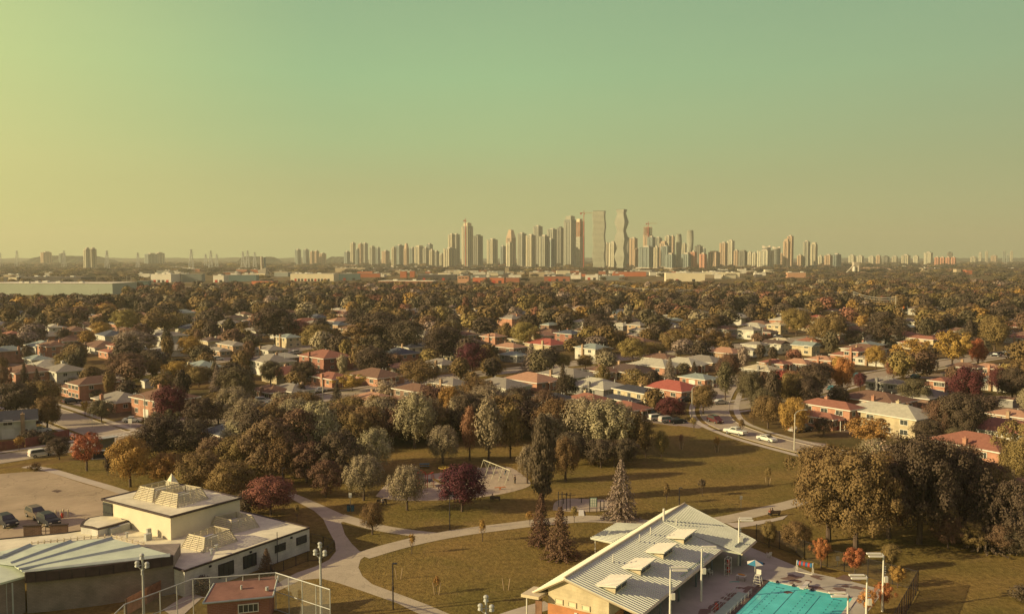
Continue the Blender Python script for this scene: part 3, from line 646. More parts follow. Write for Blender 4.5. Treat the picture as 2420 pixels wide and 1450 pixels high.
LM = {k: leafmat('leaves_' + k.replace(' ', '_'), v) for k, v in LEAF.items()}
KIND = {'round': 'round broadleaf tree', 'spread': 'spreading broadleaf tree', 'big': 'large broadleaf tree', 'plume': 'feathery broadleaf tree', 'column': 'narrow upright tree', 'poplar': 'columnar poplar',
        'spruce': 'spruce', 'pine': 'bushy pine', 'sapling': 'young sapling', 'bush': 'rounded shrub', 'bare': 'sparse leafless tree'}
TREES = []
def tree(x, y, wd, ht, kind, col, hand=True):
    R = random.Random(int(x * 31 + y * 17))
    root = thing({'spruce': 'spruce_tree', 'pine': 'pine_tree', 'poplar': 'poplar_tree', 'sapling': 'sapling', 'bush': 'shrub'}.get(kind, 'broadleaf_tree'), None, 'shrub' if kind == 'bush' else 'tree', (x, y, 0), R.uniform(0, 6.28))
    c = obj('crown', R.choice(CR[kind]), LM[col], root); c.scale = (wd, wd, ht)
    tk = {'spruce': 'spruce', 'poplar': 'poplar', 'plume': 'plume', 'column': 'poplar'}.get(kind, 'round')
    if kind != 'bush':
        t = obj('trunk', TR[tk], M_bark, root); q = max(ht * .95, wd * .5) if kind not in ('sapling',) else ht * .7; t.scale = (q, q, ht)
    TREES.append((x, y, wd / 2))
    AUTO.append((root, col + ' ' + KIND[kind], x, y, 'trees around the park and houses', wd * ht))
    return root
def T(px, py, wpx, hpx, kind, col):
    x, y = P(px, py); m = mpp(py); return tree(x, y, wpx * m * (1.14 if kind not in ('spruce', 'poplar', 'sapling') else 1.08), hpx * m * 1.05, kind, col)
TL = [(205, 1112, 84, 90, 'spread', 'red'), (255, 1124, 18, 52, 'column', 'dark green'), (308, 1150, 100, 118, 'round', 'golden'), (392, 1148, 90, 78, 'round', 'golden'), (402, 1012, 92, 100, 'round', 'purple'),
 (380, 1095, 112, 112, 'round', 'dark green'), (452, 1090, 112, 98, 'round', 'dark green'), (330, 1085, 90, 60, 'round', 'olive'), (470, 1162, 112, 92, 'round', 'olive'), (545, 1185, 112, 96, 'round', 'yellow green'), (640, 1218, 116, 92, 'round', 'rusty'),
 (585, 1215, 60, 60, 'bush', 'dark green'), (440, 1165, 70, 60, 'round', 'yellow green'),
 (640, 1132, 132, 150, 'pine', 'brown green'), (705, 1122, 120, 162, 'pine', 'brown green'), (745, 1112, 120, 165, 'plume', 'silver green'), (805, 1142, 112, 130, 'pine', 'dark green'), (600, 1085, 100, 120, 'pine', 'dark green'), (770, 1175, 82, 92, 'pine', 'brown green'),
 (700, 1050, 110, 110, 'plume', 'silver green'), (640, 1060, 110, 105, 'plume', 'olive'), (560, 1120, 100, 90, 'round', 'olive'),
 (860, 1182, 97, 108, 'plume', 'silver green'), (962, 1205, 94, 108, 'plume', 'silver green'), (1092, 1208, 114, 111, 'round', 'purple'), (1047, 1096, 78, 92, 'plume', 'silver green'), (884, 1122, 92, 112, 'plume', 'silver green'),
 (980, 1058, 102, 132, 'plume', 'silver green'), (900, 1045, 112, 108, 'plume', 'silver green'), (1155, 1092, 72, 155, 'column', 'silver green'), (1110, 1088, 42, 128, 'column', 'rusty'), (1206, 1082, 68, 126, 'column', 'olive'),
 (1150, 1020, 120, 112, 'plume', 'silver green'), (1216, 1030, 100, 100, 'round', 'olive'), (1062, 1030, 62, 118, 'round', 'golden'), (1100, 1040, 80, 110, 'round', 'dark green'), (1030, 1030, 80, 90, 'round', 'dark green'),
 (1283, 1188, 60, 212, 'poplar', 'dark green'), (1246, 1142, 48, 92, 'plume', 'silver green'), (1336, 1137, 66, 106, 'plume', 'olive'), (1318, 1062, 112, 122, 'plume', 'olive'), (1380, 1072, 122, 136, 'plume', 'silver green'),
 (1440, 1078, 132, 136, 'plume', 'silver green'), (1498, 1080, 92, 108, 'plume', 'olive'), (1350, 1100, 80, 80, 'round', 'dark green'), (1420, 1105, 80, 70, 'round', 'dark green'), (1475, 1105, 70, 70, 'round', 'dark green'), (1452, 1104, 38, 62, 'sapling', 'olive'), (1526, 1082, 38, 48, 'sapling', 'olive'), (1563, 1082, 38, 66, 'column', 'yellow green'), (1400, 1098, 34, 40, 'bush', 'brown green'),
 (1467, 1226, 80, 137, 'spruce', 'blue green'), (1278, 1286, 62, 118, 'spruce', 'brown green'), (1324, 1318, 82, 118, 'spruce', 'brown green'), (1252, 1241, 22, 34, 'sapling', 'golden'), (1357, 1234, 22, 38, 'sapling', 'yellow green'),
 (1140, 1279, 20, 52, 'sapling', 'golden'), (973, 1308, 18, 48, 'sapling', 'golden'), (1575, 1190, 20, 48, 'sapling', 'olive'), (1660, 1172, 24, 40, 'sapling', 'dark green'), (1815, 1146, 18, 42, 'sapling', 'yellow green'), (1694, 1068, 18, 38, 'sapling', 'golden'), (1032, 1402, 18, 42, 'sapling', 'golden'), (1610, 1060, 14, 34, 'sapling', 'rusty'),
 (880, 1262, 56, 76, 'round', 'olive'), (630, 1352, 40, 56, 'spruce', 'brown green'), (479, 1402, 42, 46, 'bush', 'dark green'), (702, 1232, 14, 40, 'sapling', 'olive'), (1640, 1020, 22, 34, 'sapling', 'yellow green'), (1752, 1028, 20, 38, 'sapling', 'olive'), (1780, 1005, 22, 34, 'sapling', 'olive'),
 (1958, 1278, 176, 225, 'big', 'olive'), (2022, 1304, 190, 248, 'big', 'olive'), (2172, 1284, 180, 262, 'big', 'dark green'), (2240, 1262, 150, 215, 'big', 'dark green'), (2328, 1294, 120, 185, 'spruce', 'dark green'), (2392, 1304, 110, 175, 'pine', 'dark green'), (2100, 1272, 130, 200, 'big', 'brown green'),
 (2085, 1200, 110, 165, 'bare', 'pale'), (2060, 1160, 90, 125, 'plume', 'silver green'), (2290, 1190, 100, 120, 'plume', 'silver green'), (2350, 1220, 110, 130, 'pine', 'brown green'), (2400, 1150, 80, 110, 'round', 'olive'), (1930, 1160, 90, 110, 'round', 'olive'),
 (1882, 1306, 68, 76, 'round', 'olive'), (1817, 1292, 34, 62, 'round', 'olive'), (1940, 1341, 42, 70, 'spread', 'orange'), (2020, 1356, 54, 62, 'spread', 'orange'), (2121, 1388, 42, 52, 'spread', 'golden'), (2104, 1346, 46, 62, 'round', 'olive'), (2050, 1452, 52, 60, 'spread', 'orange'), (2088, 1440, 44, 66, 'spread', 'orange'),
 (2055, 1062, 122, 74, 'spread', 'golden'), (1815, 1012, 82, 78, 'round', 'olive'), (1876, 1034, 70, 96, 'round', 'golden'), (1845, 950, 60, 76, 'round', 'red'), (1868, 945, 62, 70, 'round', 'rusty'), (1925, 937, 92, 80, 'round', 'dark green'), (1990, 932, 56, 88, 'round', 'orange'),
 (2032, 922, 32, 42, 'round', 'purple'), (2162, 958, 78, 62, 'round', 'green'), (2282, 958, 86, 94, 'round', 'purple'), (2392, 952, 74, 84, 'round', 'dark green'), (2358, 930, 50, 62, 'round', 'purple'), (2160, 882, 90, 80, 'spread', 'golden'), (2250, 872, 90, 90, 'spread', 'golden'), (2311, 866, 40, 66, 'round', 'orange'), (2112, 895, 46, 46, 'round', 'rusty'),
 (2350, 828, 78, 82, 'round', 'olive'), (1950, 822, 84, 76, 'round', 'olive'), (1882, 794, 72, 66, 'round', 'yellow green'), (2092, 818, 92, 82, 'pine', 'dark green'), (2022, 822, 52, 44, 'round', 'dark green'), (1775, 958, 66, 82, 'round', 'green'), (2070, 870, 52, 54, 'round', 'golden'),
 (40, 990, 110, 88, 'round', 'dark green'), (98, 985, 90, 88, 'round', 'olive'), (125, 1006, 24, 42, 'round', 'dark green'), (240, 997, 64, 54, 'round', 'green'), (201, 985, 28, 38, 'sapling', 'golden'), (516, 1004, 106, 76, 'round', 'yellow green'), (565, 965, 82, 98, 'round', 'green'), (512, 926, 36, 62, 'spruce', 'blue green'), (58, 925, 34, 66, 'spruce', 'dark green'), (88, 935, 34, 62, 'spruce', 'dark green'), (45, 1065, 26, 34, 'sapling', 'golden'), (70, 1045, 50, 32, 'bush', 'dark green'), (110, 1048, 40, 30, 'bush', 'dark green'), (10, 925, 40, 60, 'column', 'brown green'),
 (470, 915, 66, 50, 'round', 'olive'), (640, 912, 60, 60, 'round', 'green'), (720, 905, 70, 52, 'round', 'green'), (905, 834, 150, 96, 'round', 'dark green'), (850, 842, 110, 78, 'spread', 'olive'), (960, 842, 100, 86, 'round', 'dark green'), (1045, 858, 96, 88, 'round', 'dark green'), (1116, 884, 78, 74, 'round', 'purple'), (992, 918, 98, 68, 'round', 'olive'),
 (832, 924, 76, 40, 'spread', 'golden'), (912, 932, 60, 36, 'bush', 'pale'), (1166, 892, 60, 46, 'round', 'yellow green'), (750, 832, 86, 66, 'round', 'olive'), (650, 812, 112, 86, 'round', 'dark green'), (796, 968, 40, 62, 'spruce', 'dark green'), (1256, 882, 58, 68, 'spruce', 'blue green'), (1330, 938, 42, 76, 'spruce', 'dark green'), (1424, 922, 40, 62, 'column', 'olive'), (1582, 898, 36, 54, 'spruce', 'blue green'), (1714, 945, 48, 92, 'column', 'green'), (1640, 905, 30, 50, 'spruce', 'dark green'),
 (1586, 993, 68, 56, 'round', 'purple'), (1662, 978, 66, 70, 'round', 'olive'), (1240, 822, 72, 62, 'round', 'yellow green'), (1495, 858, 68, 60, 'round', 'yellow green'), (1545, 852, 62, 44, 'round', 'olive'), (1602, 838, 88, 62, 'round', 'olive'), (1690, 832, 88, 52, 'spread', 'olive'), (1430, 856, 48, 36, 'round', 'green'), (1384, 872, 46, 34, 'round', 'yellow green'), (1330, 875, 42, 40, 'round', 'yellow green'), (1372, 836, 56, 40, 'round', 'dark green'), (1412, 802, 74, 62, 'round', 'dark green'), (1500, 910, 66, 40, 'bush', 'olive'),
 (712, 942, 26, 36, 'column', 'dark green'), (740, 936, 40, 36, 'bare', 'rusty'), (850, 772, 40, 52, 'spruce', 'dark green'), (830, 772, 36, 50, 'spruce', 'dark green'), (230, 945, 34, 26, 'bush', 'green'), (1755, 935, 40, 60, 'column', 'dark green'), (82, 1112, 30, 20, 'bush', 'olive'), (2230, 1010, 90, 60, 'round', 'rusty'), (2190, 1050, 70, 60, 'round', 'dark green'), (2300, 1030, 90, 55, 'spread', 'olive'), (2260, 1060, 60, 50, 'round', 'green'), (2330, 975, 70, 45, 'bush', 'dark green'),
 (300, 900, 100, 66, 'round', 'brown green'), (360, 890, 80, 66, 'round', 'dark green'), (420, 905, 70, 52, 'round', 'golden'), (450, 850, 60, 56, 'round', 'golden'), (300, 790, 70, 60, 'round', 'yellow green'), (240, 810, 50, 50, 'round', 'golden'), (165, 880, 70, 50, 'round', 'olive'), (1720, 905, 60, 70, 'round', 'brown green'), (2412, 1420, 50, 40, 'bush', 'dark green')]
for t in TL: T(*t)
_R = random.Random(31)
for i in range(34):      # the dense grove behind the playground
    a = 560 + i * 20.5 + _R.uniform(-10, 10); b = _R.uniform(1005, 1062) if a < 1060 else _R.uniform(990, 1040)
    T(a, b, _R.uniform(85, 115), _R.uniform(85, 105), _R.choice(('plume', 'plume', 'round', 'pine')), _R.choice(('silver green', 'olive', 'olive', 'brown green', 'dark green')))
for a, b, c, d in ((610, 1110, 95, 105), (670, 1140, 90, 110), (725, 1140, 90, 100), (560, 1080, 90, 90), (500, 1120, 90, 90), (1300, 1075, 80, 100), (1350, 1050, 100, 110), (1410, 1060, 100, 115), (1470, 1060, 90, 105), (1330, 1030, 90, 80), (1290, 1020, 80, 100)): T(a, b, c, d, _R.choice(('plume', 'pine')), _R.choice(('olive', 'silver green', 'brown green')))
for a, b, c, d in ((2130, 1240, 120, 170), (2200, 1230, 120, 190), (2280, 1240, 120, 190), (2350, 1260, 110, 160), (2240, 1295, 70, 80), (2300, 1300, 70, 70), (2360, 1305, 80, 70), (2400, 1310, 80, 60)): T(a, b, c, d, _R.choice(('big', 'round')), _R.choice(('dark green', 'brown green', 'olive')))
NT_HAND = len(TREES)
# --- more trees among the houses
def in_poly(x, y, poly):
    c = False
    for i in range(len(poly)):
        x1, y1 = poly[i - 1]; x2, y2 = poly[i]
        if (y1 > y) != (y2 > y) and x < (x2 - x1) * (y - y1) / (y2 - y1) + x1: c = not c
    return c
HR = []
for h in HOUSES:
    s = h[6] / 2 if h in HOUSES[:NHAND] else 9 / mpp(h[5])
    hp = h[3] * 1.5 / mpp(h[5]); HR.append((h[4] - s, h[5] - hp, h[4] + s, h[5], h[1], h in HOUSES[:NHAND]))
KEEP = [(620, 985, 800, 1010), (1650, 890, 1760, 1060), (150, 985, 340, 1060), (1540, 960, 1680, 1010), (1760, 1000, 1870, 1060), (1930, 885, 2230, 925), (2180, 845, 2420, 870), (640, 815, 720, 850)]
def blocks_view(x, y, wd, ht):
    px, py = proj(x, y, 0); m = mpp(py); a0, a1, b0, b1 = px - wd / 2 / m * .85, px + wd / 2 / m * .85, py - ht / m * .9, py - ht * .15 / m
    for (c0, d0, c1, d1, yy, hd) in HR:
        if yy < y or not hd: continue
        ox = min(a1, c1) - max(a0, c0); oy = min(b1, d1) - max(b0, d0)
        if ox > 0 and oy > 0 and ox * oy > .27 * (c1 - c0) * (d1 - d0): return True
    for (c0, d0, c1, d1) in KEEP:
        ox = min(a1, c1) - max(a0, c0); oy = min(b1, d1) - max(b0, d0)
        if ox > 0 and oy > 0 and ox * oy > .25 * (a1 - a0) * (b1 - b0): return True
    return False
PCOL = ['olive'] * 6 + ['dark green'] * 6 + ['green'] * 4 + ['brown green'] * 4 + ['yellow green'] * 2 + ['golden'] * 1 + ['olive'] * 4 + ['dark green'] * 3 + ['green'] * 3 + ['rusty', 'silver green', 'blue green']
def scatter():
    R = random.Random(21); out = []; step = 10.0; y = 128.0
    TA = np.array([(t[0], t[1], t[2]) for t in TREES]); HA = np.array([(h[0], h[1], h[2]) for h in HOUSES])
    while y < 1180:
        st = step * (.84 + .0009 * y); x = -.64 * y - 20
        while x < .64 * y + 20:
            X = x + R.uniform(-4, 4); Y = y + R.uniform(-4, 4); x += st
            if R.random() < (.12 if y < 420 else .15): continue
            if in_poly(X, Y, PARK): continue
            wd = R.uniform(7.5, 15.5) * (1 if R.random() < .8 else 1.3) * (1 + max(0, min(.25, (Y - 350) / 1200))); ht = wd * R.uniform(.82, 1.15); kind = R.choices(['round', 'spread', 'plume', 'column', 'spruce', 'pine'], [10, 3, 2, 1, 2, 1])[0]
            if kind in ('column',): wd *= .5
            if kind == 'spruce': wd *= .55; ht = wd * 2
            if ht > 16: ht = R.uniform(13, 16)
            if Y < 330: wd *= .75; ht *= .75
            elif Y < 640: ht *= .84
            if near_road(X, Y, -3.5 + wd * .15): continue
            if np.any(np.hypot(TA[:, 0] - X, TA[:, 1] - Y) < TA[:, 2] * .8 + wd * .28): continue
            if np.any(np.hypot(HA[:, 0] - X, HA[:, 1] - Y) < HA[:, 2] * .74 + wd * .2): continue
            if X < -.36 * Y and Y > 780 and R.random() < .35: continue
            if Y > 900 and R.random() < (.5 if X < .3 * Y else .2): continue
            tp = proj(X, Y, ht)
            if tp[1] < (690 if tp[0] < 300 else 663 if tp[0] < 1900 else 655): continue
            if 330 < Y < 720 and R.random() < .7 and np.any((np.abs(HA[:, 0] - X * HA[:, 1] / Y) < wd * .3 + 3) & (HA[:, 1] - Y < 20) & (HA[:, 1] > Y)): continue
            if Y < 620 and blocks_view(X, Y, wd, ht): continue
            out.append((Y, X, wd, ht, kind, R.choice(PCOL)))
        y += st * .9
    out.sort(key=lambda t: t[0] / (t[2] * 1.0) ** .5); return out
SCAT = scatter()
NIND = 300 - NT_HAND
for (Y, X, wd, ht, kind, col) in SCAT[:NIND]: tree(X, Y, wd, ht, kind, col, False)
REST = SCAT[NIND:]
def crown_bank(nl, npl, leaf, shapes=('round', 'spread', 'egg'), n=6, zb=.1):
    bank = []
    for s in range(n):
        C, Nn, rs = crown_pts(100 + s, nl, npl, shape=shapes[s % len(shapes)], lobe=.19, zb=zb, jit=.28)
        V, Q = quads(C, Nn, leaf, rs); bank.append((V, len(Q), np.repeat(rs.rand(nl), npl) * .6 + rs.rand(nl * npl) * .4))
    return bank
def merge(name, label, cat, items, bank):
    rs = np.random.RandomState(3); VV = []; TT = []; RR = []
    for (Y, X, wd, ht, kind, col) in items:
        V, nq, rn = bank[rs.randint(len(bank))]; a = rs.uniform(0, 6.28); c = np.array(LEAF[col]) * rs.uniform(.75, 1.25)
        v = np.empty_like(V); v[:, 0] = (V[:, 0] * cos(a) - V[:, 1] * sin(a)) * wd + X; v[:, 1] = (V[:, 0] * sin(a) + V[:, 1] * cos(a)) * wd + Y; v[:, 2] = np.maximum(V[:, 2], 0) * ht
        VV.append(v); TT.append(np.tile(np.array([*c, 1.0]), (nq, 1))); RR.append(rn)
    V = np.concatenate(VV); Q = np.arange(len(V)).reshape(-1, 4)
    o = obj(name, npmesh(name, V, Q, np.concatenate(RR), np.concatenate(TT)), leafmat('canopy_leaves', (.1, .1, .1), True))
    return tag(o, label, cat, kind='stuff')
print('rest', len(REST), 'hand', NT_HAND, 'houses', len(HOUSES))
mid = [t for t in REST if t[0] < 480]; far = [t for t in REST if t[0] >= 480]
if mid: merge('tree_canopy', 'dense canopy of mixed green and autumn trees among the houses', 'trees', mid, crown_bank(34, 60, .034))
merge('distant_tree_canopy', 'distant canopy of street trees beyond the nearer rows of houses', 'trees', far, crown_bank(26, 30, .048))
def woods():
    R = random.Random(8); it = []; fc = ['dark green'] * 5 + ['olive'] * 3 + ['green'] * 4 + ['brown green'] * 2 + ['yellow green']
    y = 900.0
    while y < 9000:
        st = y * .0155; x = -.66 * y
        while x < .66 * y:
            X = x + R.uniform(-.5, .5) * st; Y = y + R.uniform(-.5, .5) * st * 2; x += st
            cen = -.42 * Y < X < .30 * Y; p = .8
            if Y < 2500: p = (.10 if cen else .42) if Y < 1950 else (.22 if cen else .7)
            if Y < 1180: continue
            if R.random() > p: continue
            wd = min(st * R.uniform(1.0, 2.2), 60) * (.55 if Y < 2500 else 1); ht = (R.uniform(6, 10) if Y < 2500 else R.uniform(9, 15)) if Y < 3500 else R.uniform(12, 22)
            it.append((Y, X, wd, ht, 'round', R.choice(fc)))
        y += st * 2.3
    return it
WOODS = [t for t in woods()]
# ------------------------------------------------------------------ warehouses and plants beyond the houses
IND = []
def ibox(name, x0, x1, yt, yb, wc, rc, label, dep=.5, doors=0, units=3, yaw=-14, win=0, ht=None, trimc=None):
    """industrial block whose front foot runs from x0 to x1 on row yb and whose roof edge is seen at row yt"""
    X0, Y0 = P(x0, yb); X1, _ = P(x1, yb); wd = X1 - X0; h = ht or max(3.5, topz(yt, Y0)); dp = max(wd * dep, 18)
    cx, cy = (X0 + X1) / 2, Y0 + dp / 2; a = rad(yaw)
    rt = thing(name, label, 'warehouse' if name != 'office_building' else 'building', (cx, cy, 0), a)
    wd *= .95
    obj('wall', MB().box((0, 0, h / 2), (wd, dp, h)), mat('panel_' + wc[0], wc[1], var=.06, scale=.05), rt)
    rf = MB().box((0, 0, h + .25), (wd + .6, dp + .6, .5)); obj('roof', rf, mat('flat_roof_' + rc[0], rc[1], var=.15, scale=.05), rt)
    um = random.Random(int(x0))
    for k in range(units): obj('rooftop_unit', MB().box((um.uniform(-.4, .4) * wd, um.uniform(-.4, .2) * dp, h + 1.3), (um.uniform(3, 7), um.uniform(3, 6), um.uniform(1.6, 2.6))), M_trim, rt)
    for k in range(doors):
        xx = -wd * .42 + wd * .84 * (k + .5) / doors; obj('dock_door', MB().box((xx, -dp / 2 - .1, 2.2), (min(5, wd * .5 / doors), .25, 4.2)), M_dark if k % 3 else M_red, rt)
    if win:
        wm = MB()
        for k in range(win): wm.box((-wd * .45 + wd * .9 * (k + .5) / win, -dp / 2 - .08, h * .72), (wd * .9 / win * .72, .2, h * .16))
        obj('window_band', wm, M_glass, rt)
    IND.append((cx, cy, wd / 2, dp / 2)); return rt
cw_ = ('white', (.68, .62, .5)); cg = ('grey', (.26, .27, .24)); ct = ('teal', (.16, .22, .21)); cr = ('orange', (.50, .15, .07)); cb = ('brick', (.33, .12, .07)); ctan = ('tan', (.46, .36, .23)); cd_ = ('dark', (.10, .085, .08)); cy_ = ('cream', (.72, .62, .42)); lt = ('light_teal', (.44, .47, .35))
rg = ('grey', (.35, .32, .26)); rw = ('white', (.66, .60, .46)); rd = ('dark', (.13, .11, .10))
B = [('warehouse', -60, 282, 670, 697, lt, rw, 'huge pale teal warehouse wall at the left edge beyond the trees', .35, 0, 6, -3), ('warehouse', 0, 205, 655, 668, cd_, rd, 'long dark low warehouse with cream end at far left', .3, 0, 4, -6), ('office_building', 20, 42, 655, 668, cy_, rg, 'small cream block at the end of the dark warehouse', .8, 0, 1, -6),
 ('warehouse', 0, 48, 649, 656, ctan, rg, 'low tan building with zigzag roof at far left', .5, 0, 5, -6), ('office_building', 322, 348, 664, 684, ct, rg, 'blue teal box building standing between dark trees', .8, 0, 0, 10), ('warehouse', 357, 412, 648, 667, cw_, rw, 'bright white stepped factory front with tall chimneys', .9, 4, 5, -10),
 ('warehouse', 412, 476, 648, 666, cg, rg, 'blue grey factory wing joined to the white factory', .5, 0, 3, 5), ('warehouse', 504, 532, 651, 667, cw_, rw, 'small white gatehouse block of the teal factory', .9, 2, 1, -8), ('warehouse', 532, 606, 650, 665, ct, rg, 'long teal factory wall left of the white dock building', .4, 0, 7, 3),
 ('office_building', 362, 385, 670, 684, cb, rd, 'left brick townhouse row beyond the teal warehouse', .7, 0, 0, -15), ('office_building', 398, 420, 672, 690, cb, rd, 'tall narrow brick townhouse with dark roof', .7, 0, 0, -15), ('office_building', 594, 650, 664, 678, cr, rd, 'orange gabled townhouse row in front of factories', .5, 0, 0, -12),
 ('warehouse', 684, 795, 647, 664, cy_, rw, 'long bright white warehouse with row of dock windows', .35, 11, 8, -6), ('warehouse', 796, 850, 647, 662, ct, rg, 'blue grey end wing of the long white warehouse', .5, 2, 2, 8), ('warehouse', 850, 898, 646, 655, cr, rg, 'orange red shed wall right of the blue grey wing', .5, 0, 1, 4),
 ('warehouse', 791, 868, 633, 643, ctan, rg, 'tan panel warehouse behind the long white warehouse', .4, 0, 4, -8), ('warehouse', 808, 880, 626, 633, ('rose', (.36, .22, .14)), rd, 'rust topped long factory behind the tan warehouse', .4, 0, 3, -5), ('warehouse', 868, 960, 634, 641, cd_, rg, 'dark low warehouse right of the tan one', .3, 0, 2, 0),
 ('warehouse', 892, 1032, 664, 676, ('rust', (.3, .14, .09)), ('bright', (.78, .70, .50)), 'low building with bright cream sloping roof beyond the houses', .35, 0, 3, -8), ('office_building', 945, 961, 641, 656, cr, rg, 'small orange tower block beside dark shops', .9, 0, 1, 0), ('office_building', 968, 980, 640, 655, cr, rg, 'orange sign tower on dark shop row', .9, 0, 0, 0),
 ('warehouse', 985, 1080, 649, 662, cd_, rg, 'dark shop row with parked cars in front', .4, 5, 3, 0), ('office_building', 1082, 1110, 652, 668, ('salmon', (.5, .27, .16)), rd, 'two storey salmon office block with white base', .8, 0, 1, -8, 3), ('warehouse', 1118, 1150, 656, 669, cr, rg, 'red brick unit with white dock door and dark gate', .8, 2, 1, -8),
 ('warehouse', 1158, 1194, 656, 669, cr, rg, 'red brick unit with two white doors', .8, 2, 1, -8), ('warehouse', 1194, 1230, 656, 667, cb, rg, 'brown brick unit right of the red brick units', .6, 0, 1, -8), ('warehouse', 1250, 1310, 643, 654, ctan, rg, 'tan block with silver roof plant among small warehouses', .5, 0, 6, -6), ('office_building', 1193, 1203, 632, 648, ctan, rg, 'slim tan tower house rising from warehouses', .9, 0, 0, 0),
 ('warehouse', 1286, 1350, 653, 664, cb, rd, 'salmon brick office units above the tree line', .4, 3, 2, -8), ('warehouse', 1384, 1416, 650, 661, cw_, rw, 'white fronted unit with two dark openings', .8, 2, 1, -8), ('warehouse', 1416, 1478, 652, 662, cg, rg, 'long grey unit right of the white fronted unit', .4, 0, 4, 0), ('warehouse', 1450, 1530, 642, 653, cr, rd, 'long bright orange warehouse below the zigzag tower', .4, 0, 2, -4),
 ('warehouse', 1530, 1580, 642, 650, cd_, rd, 'dark wing right of the bright orange warehouse', .5, 0, 1, 4), ('warehouse', 1574, 1670, 645, 665, cy_, rw, 'large cream warehouse with two brown doors', .5, 2, 3, -6), ('warehouse', 1640, 1752, 644, 655, cy_, ('bright', (.78, .70, .50)), 'wide bright cream curved roof hall', .3, 0, 3, -8), ('warehouse', 1662, 1722, 637, 644, cw_, rw, 'white panelled office strip behind the curved hall', .4, 0, 2, -6, 6),
 ('warehouse', 1745, 1765, 636, 646, cw_, rw, 'small white hall at the right of the curved hall', .6, 0, 1, -6), ('warehouse', 1862, 1906, 644, 656, ('salmon', (.5, .27, .16)), rw, 'salmon brick hall alone among dark trees', .5, 0, 2, -6), ('warehouse', 1808, 1832, 637, 644, cy_, rw, 'cream domed hall right of the curved roof hall', .6, 0, 0, 0), ('warehouse', 2180, 2222, 634, 642, ctan, rw, 'low tan hall beyond trees at far right', .5, 0, 2, 0),
 ('office_building', 2260, 2271, 636, 648, ctan, rg, 'small tan block house at far right', .8, 0, 0, 0), ('office_building', 2283, 2298, 638, 648, cr, rg, 'small orange block right of the tan block', .8, 0, 0, 0)]
for b in B: ibox(*b)
# the many small units behind, each its own block
R = random.Random(77); CN = {'white': cw_, 'grey': cg, 'tan': ctan, 'brick': cb, 'cream': cy_, 'dark': cd_, 'orange': cr}; n_ = 0
for k in range(1500):
    if n_ >= 190: break
    px = R.choice([R.uniform(960, 1800)] * 3 + [R.uniform(350, 1000)] + [R.uniform(0, 2420)]); py = R.uniform(627, 660) if 950 < px < 1800 else R.uniform(630, 655); c = R.choice(list(CN) + ['white', 'cream', 'tan', 'grey', 'white']); Y = P(px, py)[1]; wp = R.uniform(10, 46) * 1.0
    X = P(px, py)[0]; wm = wp * mpp(py)
    if any(abs(X - q[0]) < q[2] + wm * .55 and abs(Y + 12 - q[1]) < q[3] + 22 for q in IND): continue
    ht = R.uniform(5, 9.5); ytop = proj(X, Y, ht)[1]
    r_ = ibox('warehouse', px - wp / 2, px + wp / 2, ytop, py, CN[c], R.choice((rg, rw, rd)), None, R.uniform(.3, .8), 0, R.choice((0, 1, 2)), R.uniform(-12, 4)); r_['group'] = 'small industrial units of the far estate'
    AUTO.append((r_, ('long ' if wp > 30 else 'small ' if wp < 18 else '') + c + ' industrial unit', X, Y, 'small industrial units of the far estate')); n_ += 1
# townhouse gables, chimneys, silo plant
def gab(px0, px1, yb, n, z):
    X0, Y0 = P(px0, yb); X1, _ = P(px1, yb); rt = thing('townhouse_roofs', 'row of pointed brick gables on the orange townhouses', 'roof', (X0, Y0 - .6, 0))
sp_x, sp_y = P(628, 652)
rt = thing('silo_plant', 'pale concrete silo tower with sloping conveyor behind the white warehouse', 'silo', (sp_x, sp_y, 0))
m_ = mpp(652); obj('silo', MB().pole(-9 * m_, 0, 0, 47 * m_ * .98, 2.6 * m_, n=16), M_conc, rt); obj('silo', MB().pole(-3 * m_, 4, 0, 44 * m_, 2.2 * m_, n=16), ('x' and mat('blue_silo', (.25, .3, .3))), rt)
obj('base', MB().prism([(-16 * m_, -6), (2 * m_, -6), (2 * m_, 8), (-16 * m_, 8)], 0, [14 * m_, 20 * m_, 20 * m_, 14 * m_]), M_conc, rt); obj('conveyor', MB().tube((2 * m_, 0, 16 * m_), (18 * m_, 0, 2), .9 * m_, n=6), M_conc, rt)
IND.append((sp_x, sp_y, 22, 14))
sx, sy = P(2020, 645); m_ = mpp(645)
rt = thing('cement_plant', 'tall concrete batching plant with white silo beside sand piles', 'plant', (sx, sy, 0)); obj('tower', MB().box((2 * m_, 0, 15 * m_), (13 * m_, 14, 22 * m_)), M_conc, rt)
obj('silo', MB().pole(-5 * m_, -12, 0, 16 * m_, 3 * m_, n=14), M_white, rt); obj('silo', MB().pole(5 * m_, -12, 0, 17 * m_, 2.6 * m_, n=14), M_conc, rt); obj('conveyor', MB().tube((-3 * m_, -6, 20 * m_), (-22 * m_, -6, 1), 1.6 * m_, n=6), M_conc, rt)
rs = np.random.RandomState(2)
sm = MB(); nx, ny = 26, 10; x0_, y0_ = P(2028, 643); wm = 115 * mpp(643); vs = []; fs = []
for j in range(ny):
    for i in range(nx):
        e = sin(pi * i / (nx - 1)) ** .35 * sin(pi * j / (ny - 1)) ** .8; vs.append((x0_ + wm * i / (nx - 1), y0_ + 120 * j / (ny - 1), -1 + 15 * e * (1 + .25 * sin(i * 1.3 + j * .6)) * (1 - .3 * i / nx)))
for j in range(ny - 1):
    for i in range(nx - 1): fs.append((j * nx + i, j * nx + i + 1, (j + 1) * nx + i + 1, (j + 1) * nx + i))
sm.add(vs, fs); tag(obj('sand_pile', sm, mat('quarry_sand', (.42, .28, .17), var=.3, scale=.04)), 'long brown heap of sand and gravel beside the batching plant', 'sand pile', kind='stuff')
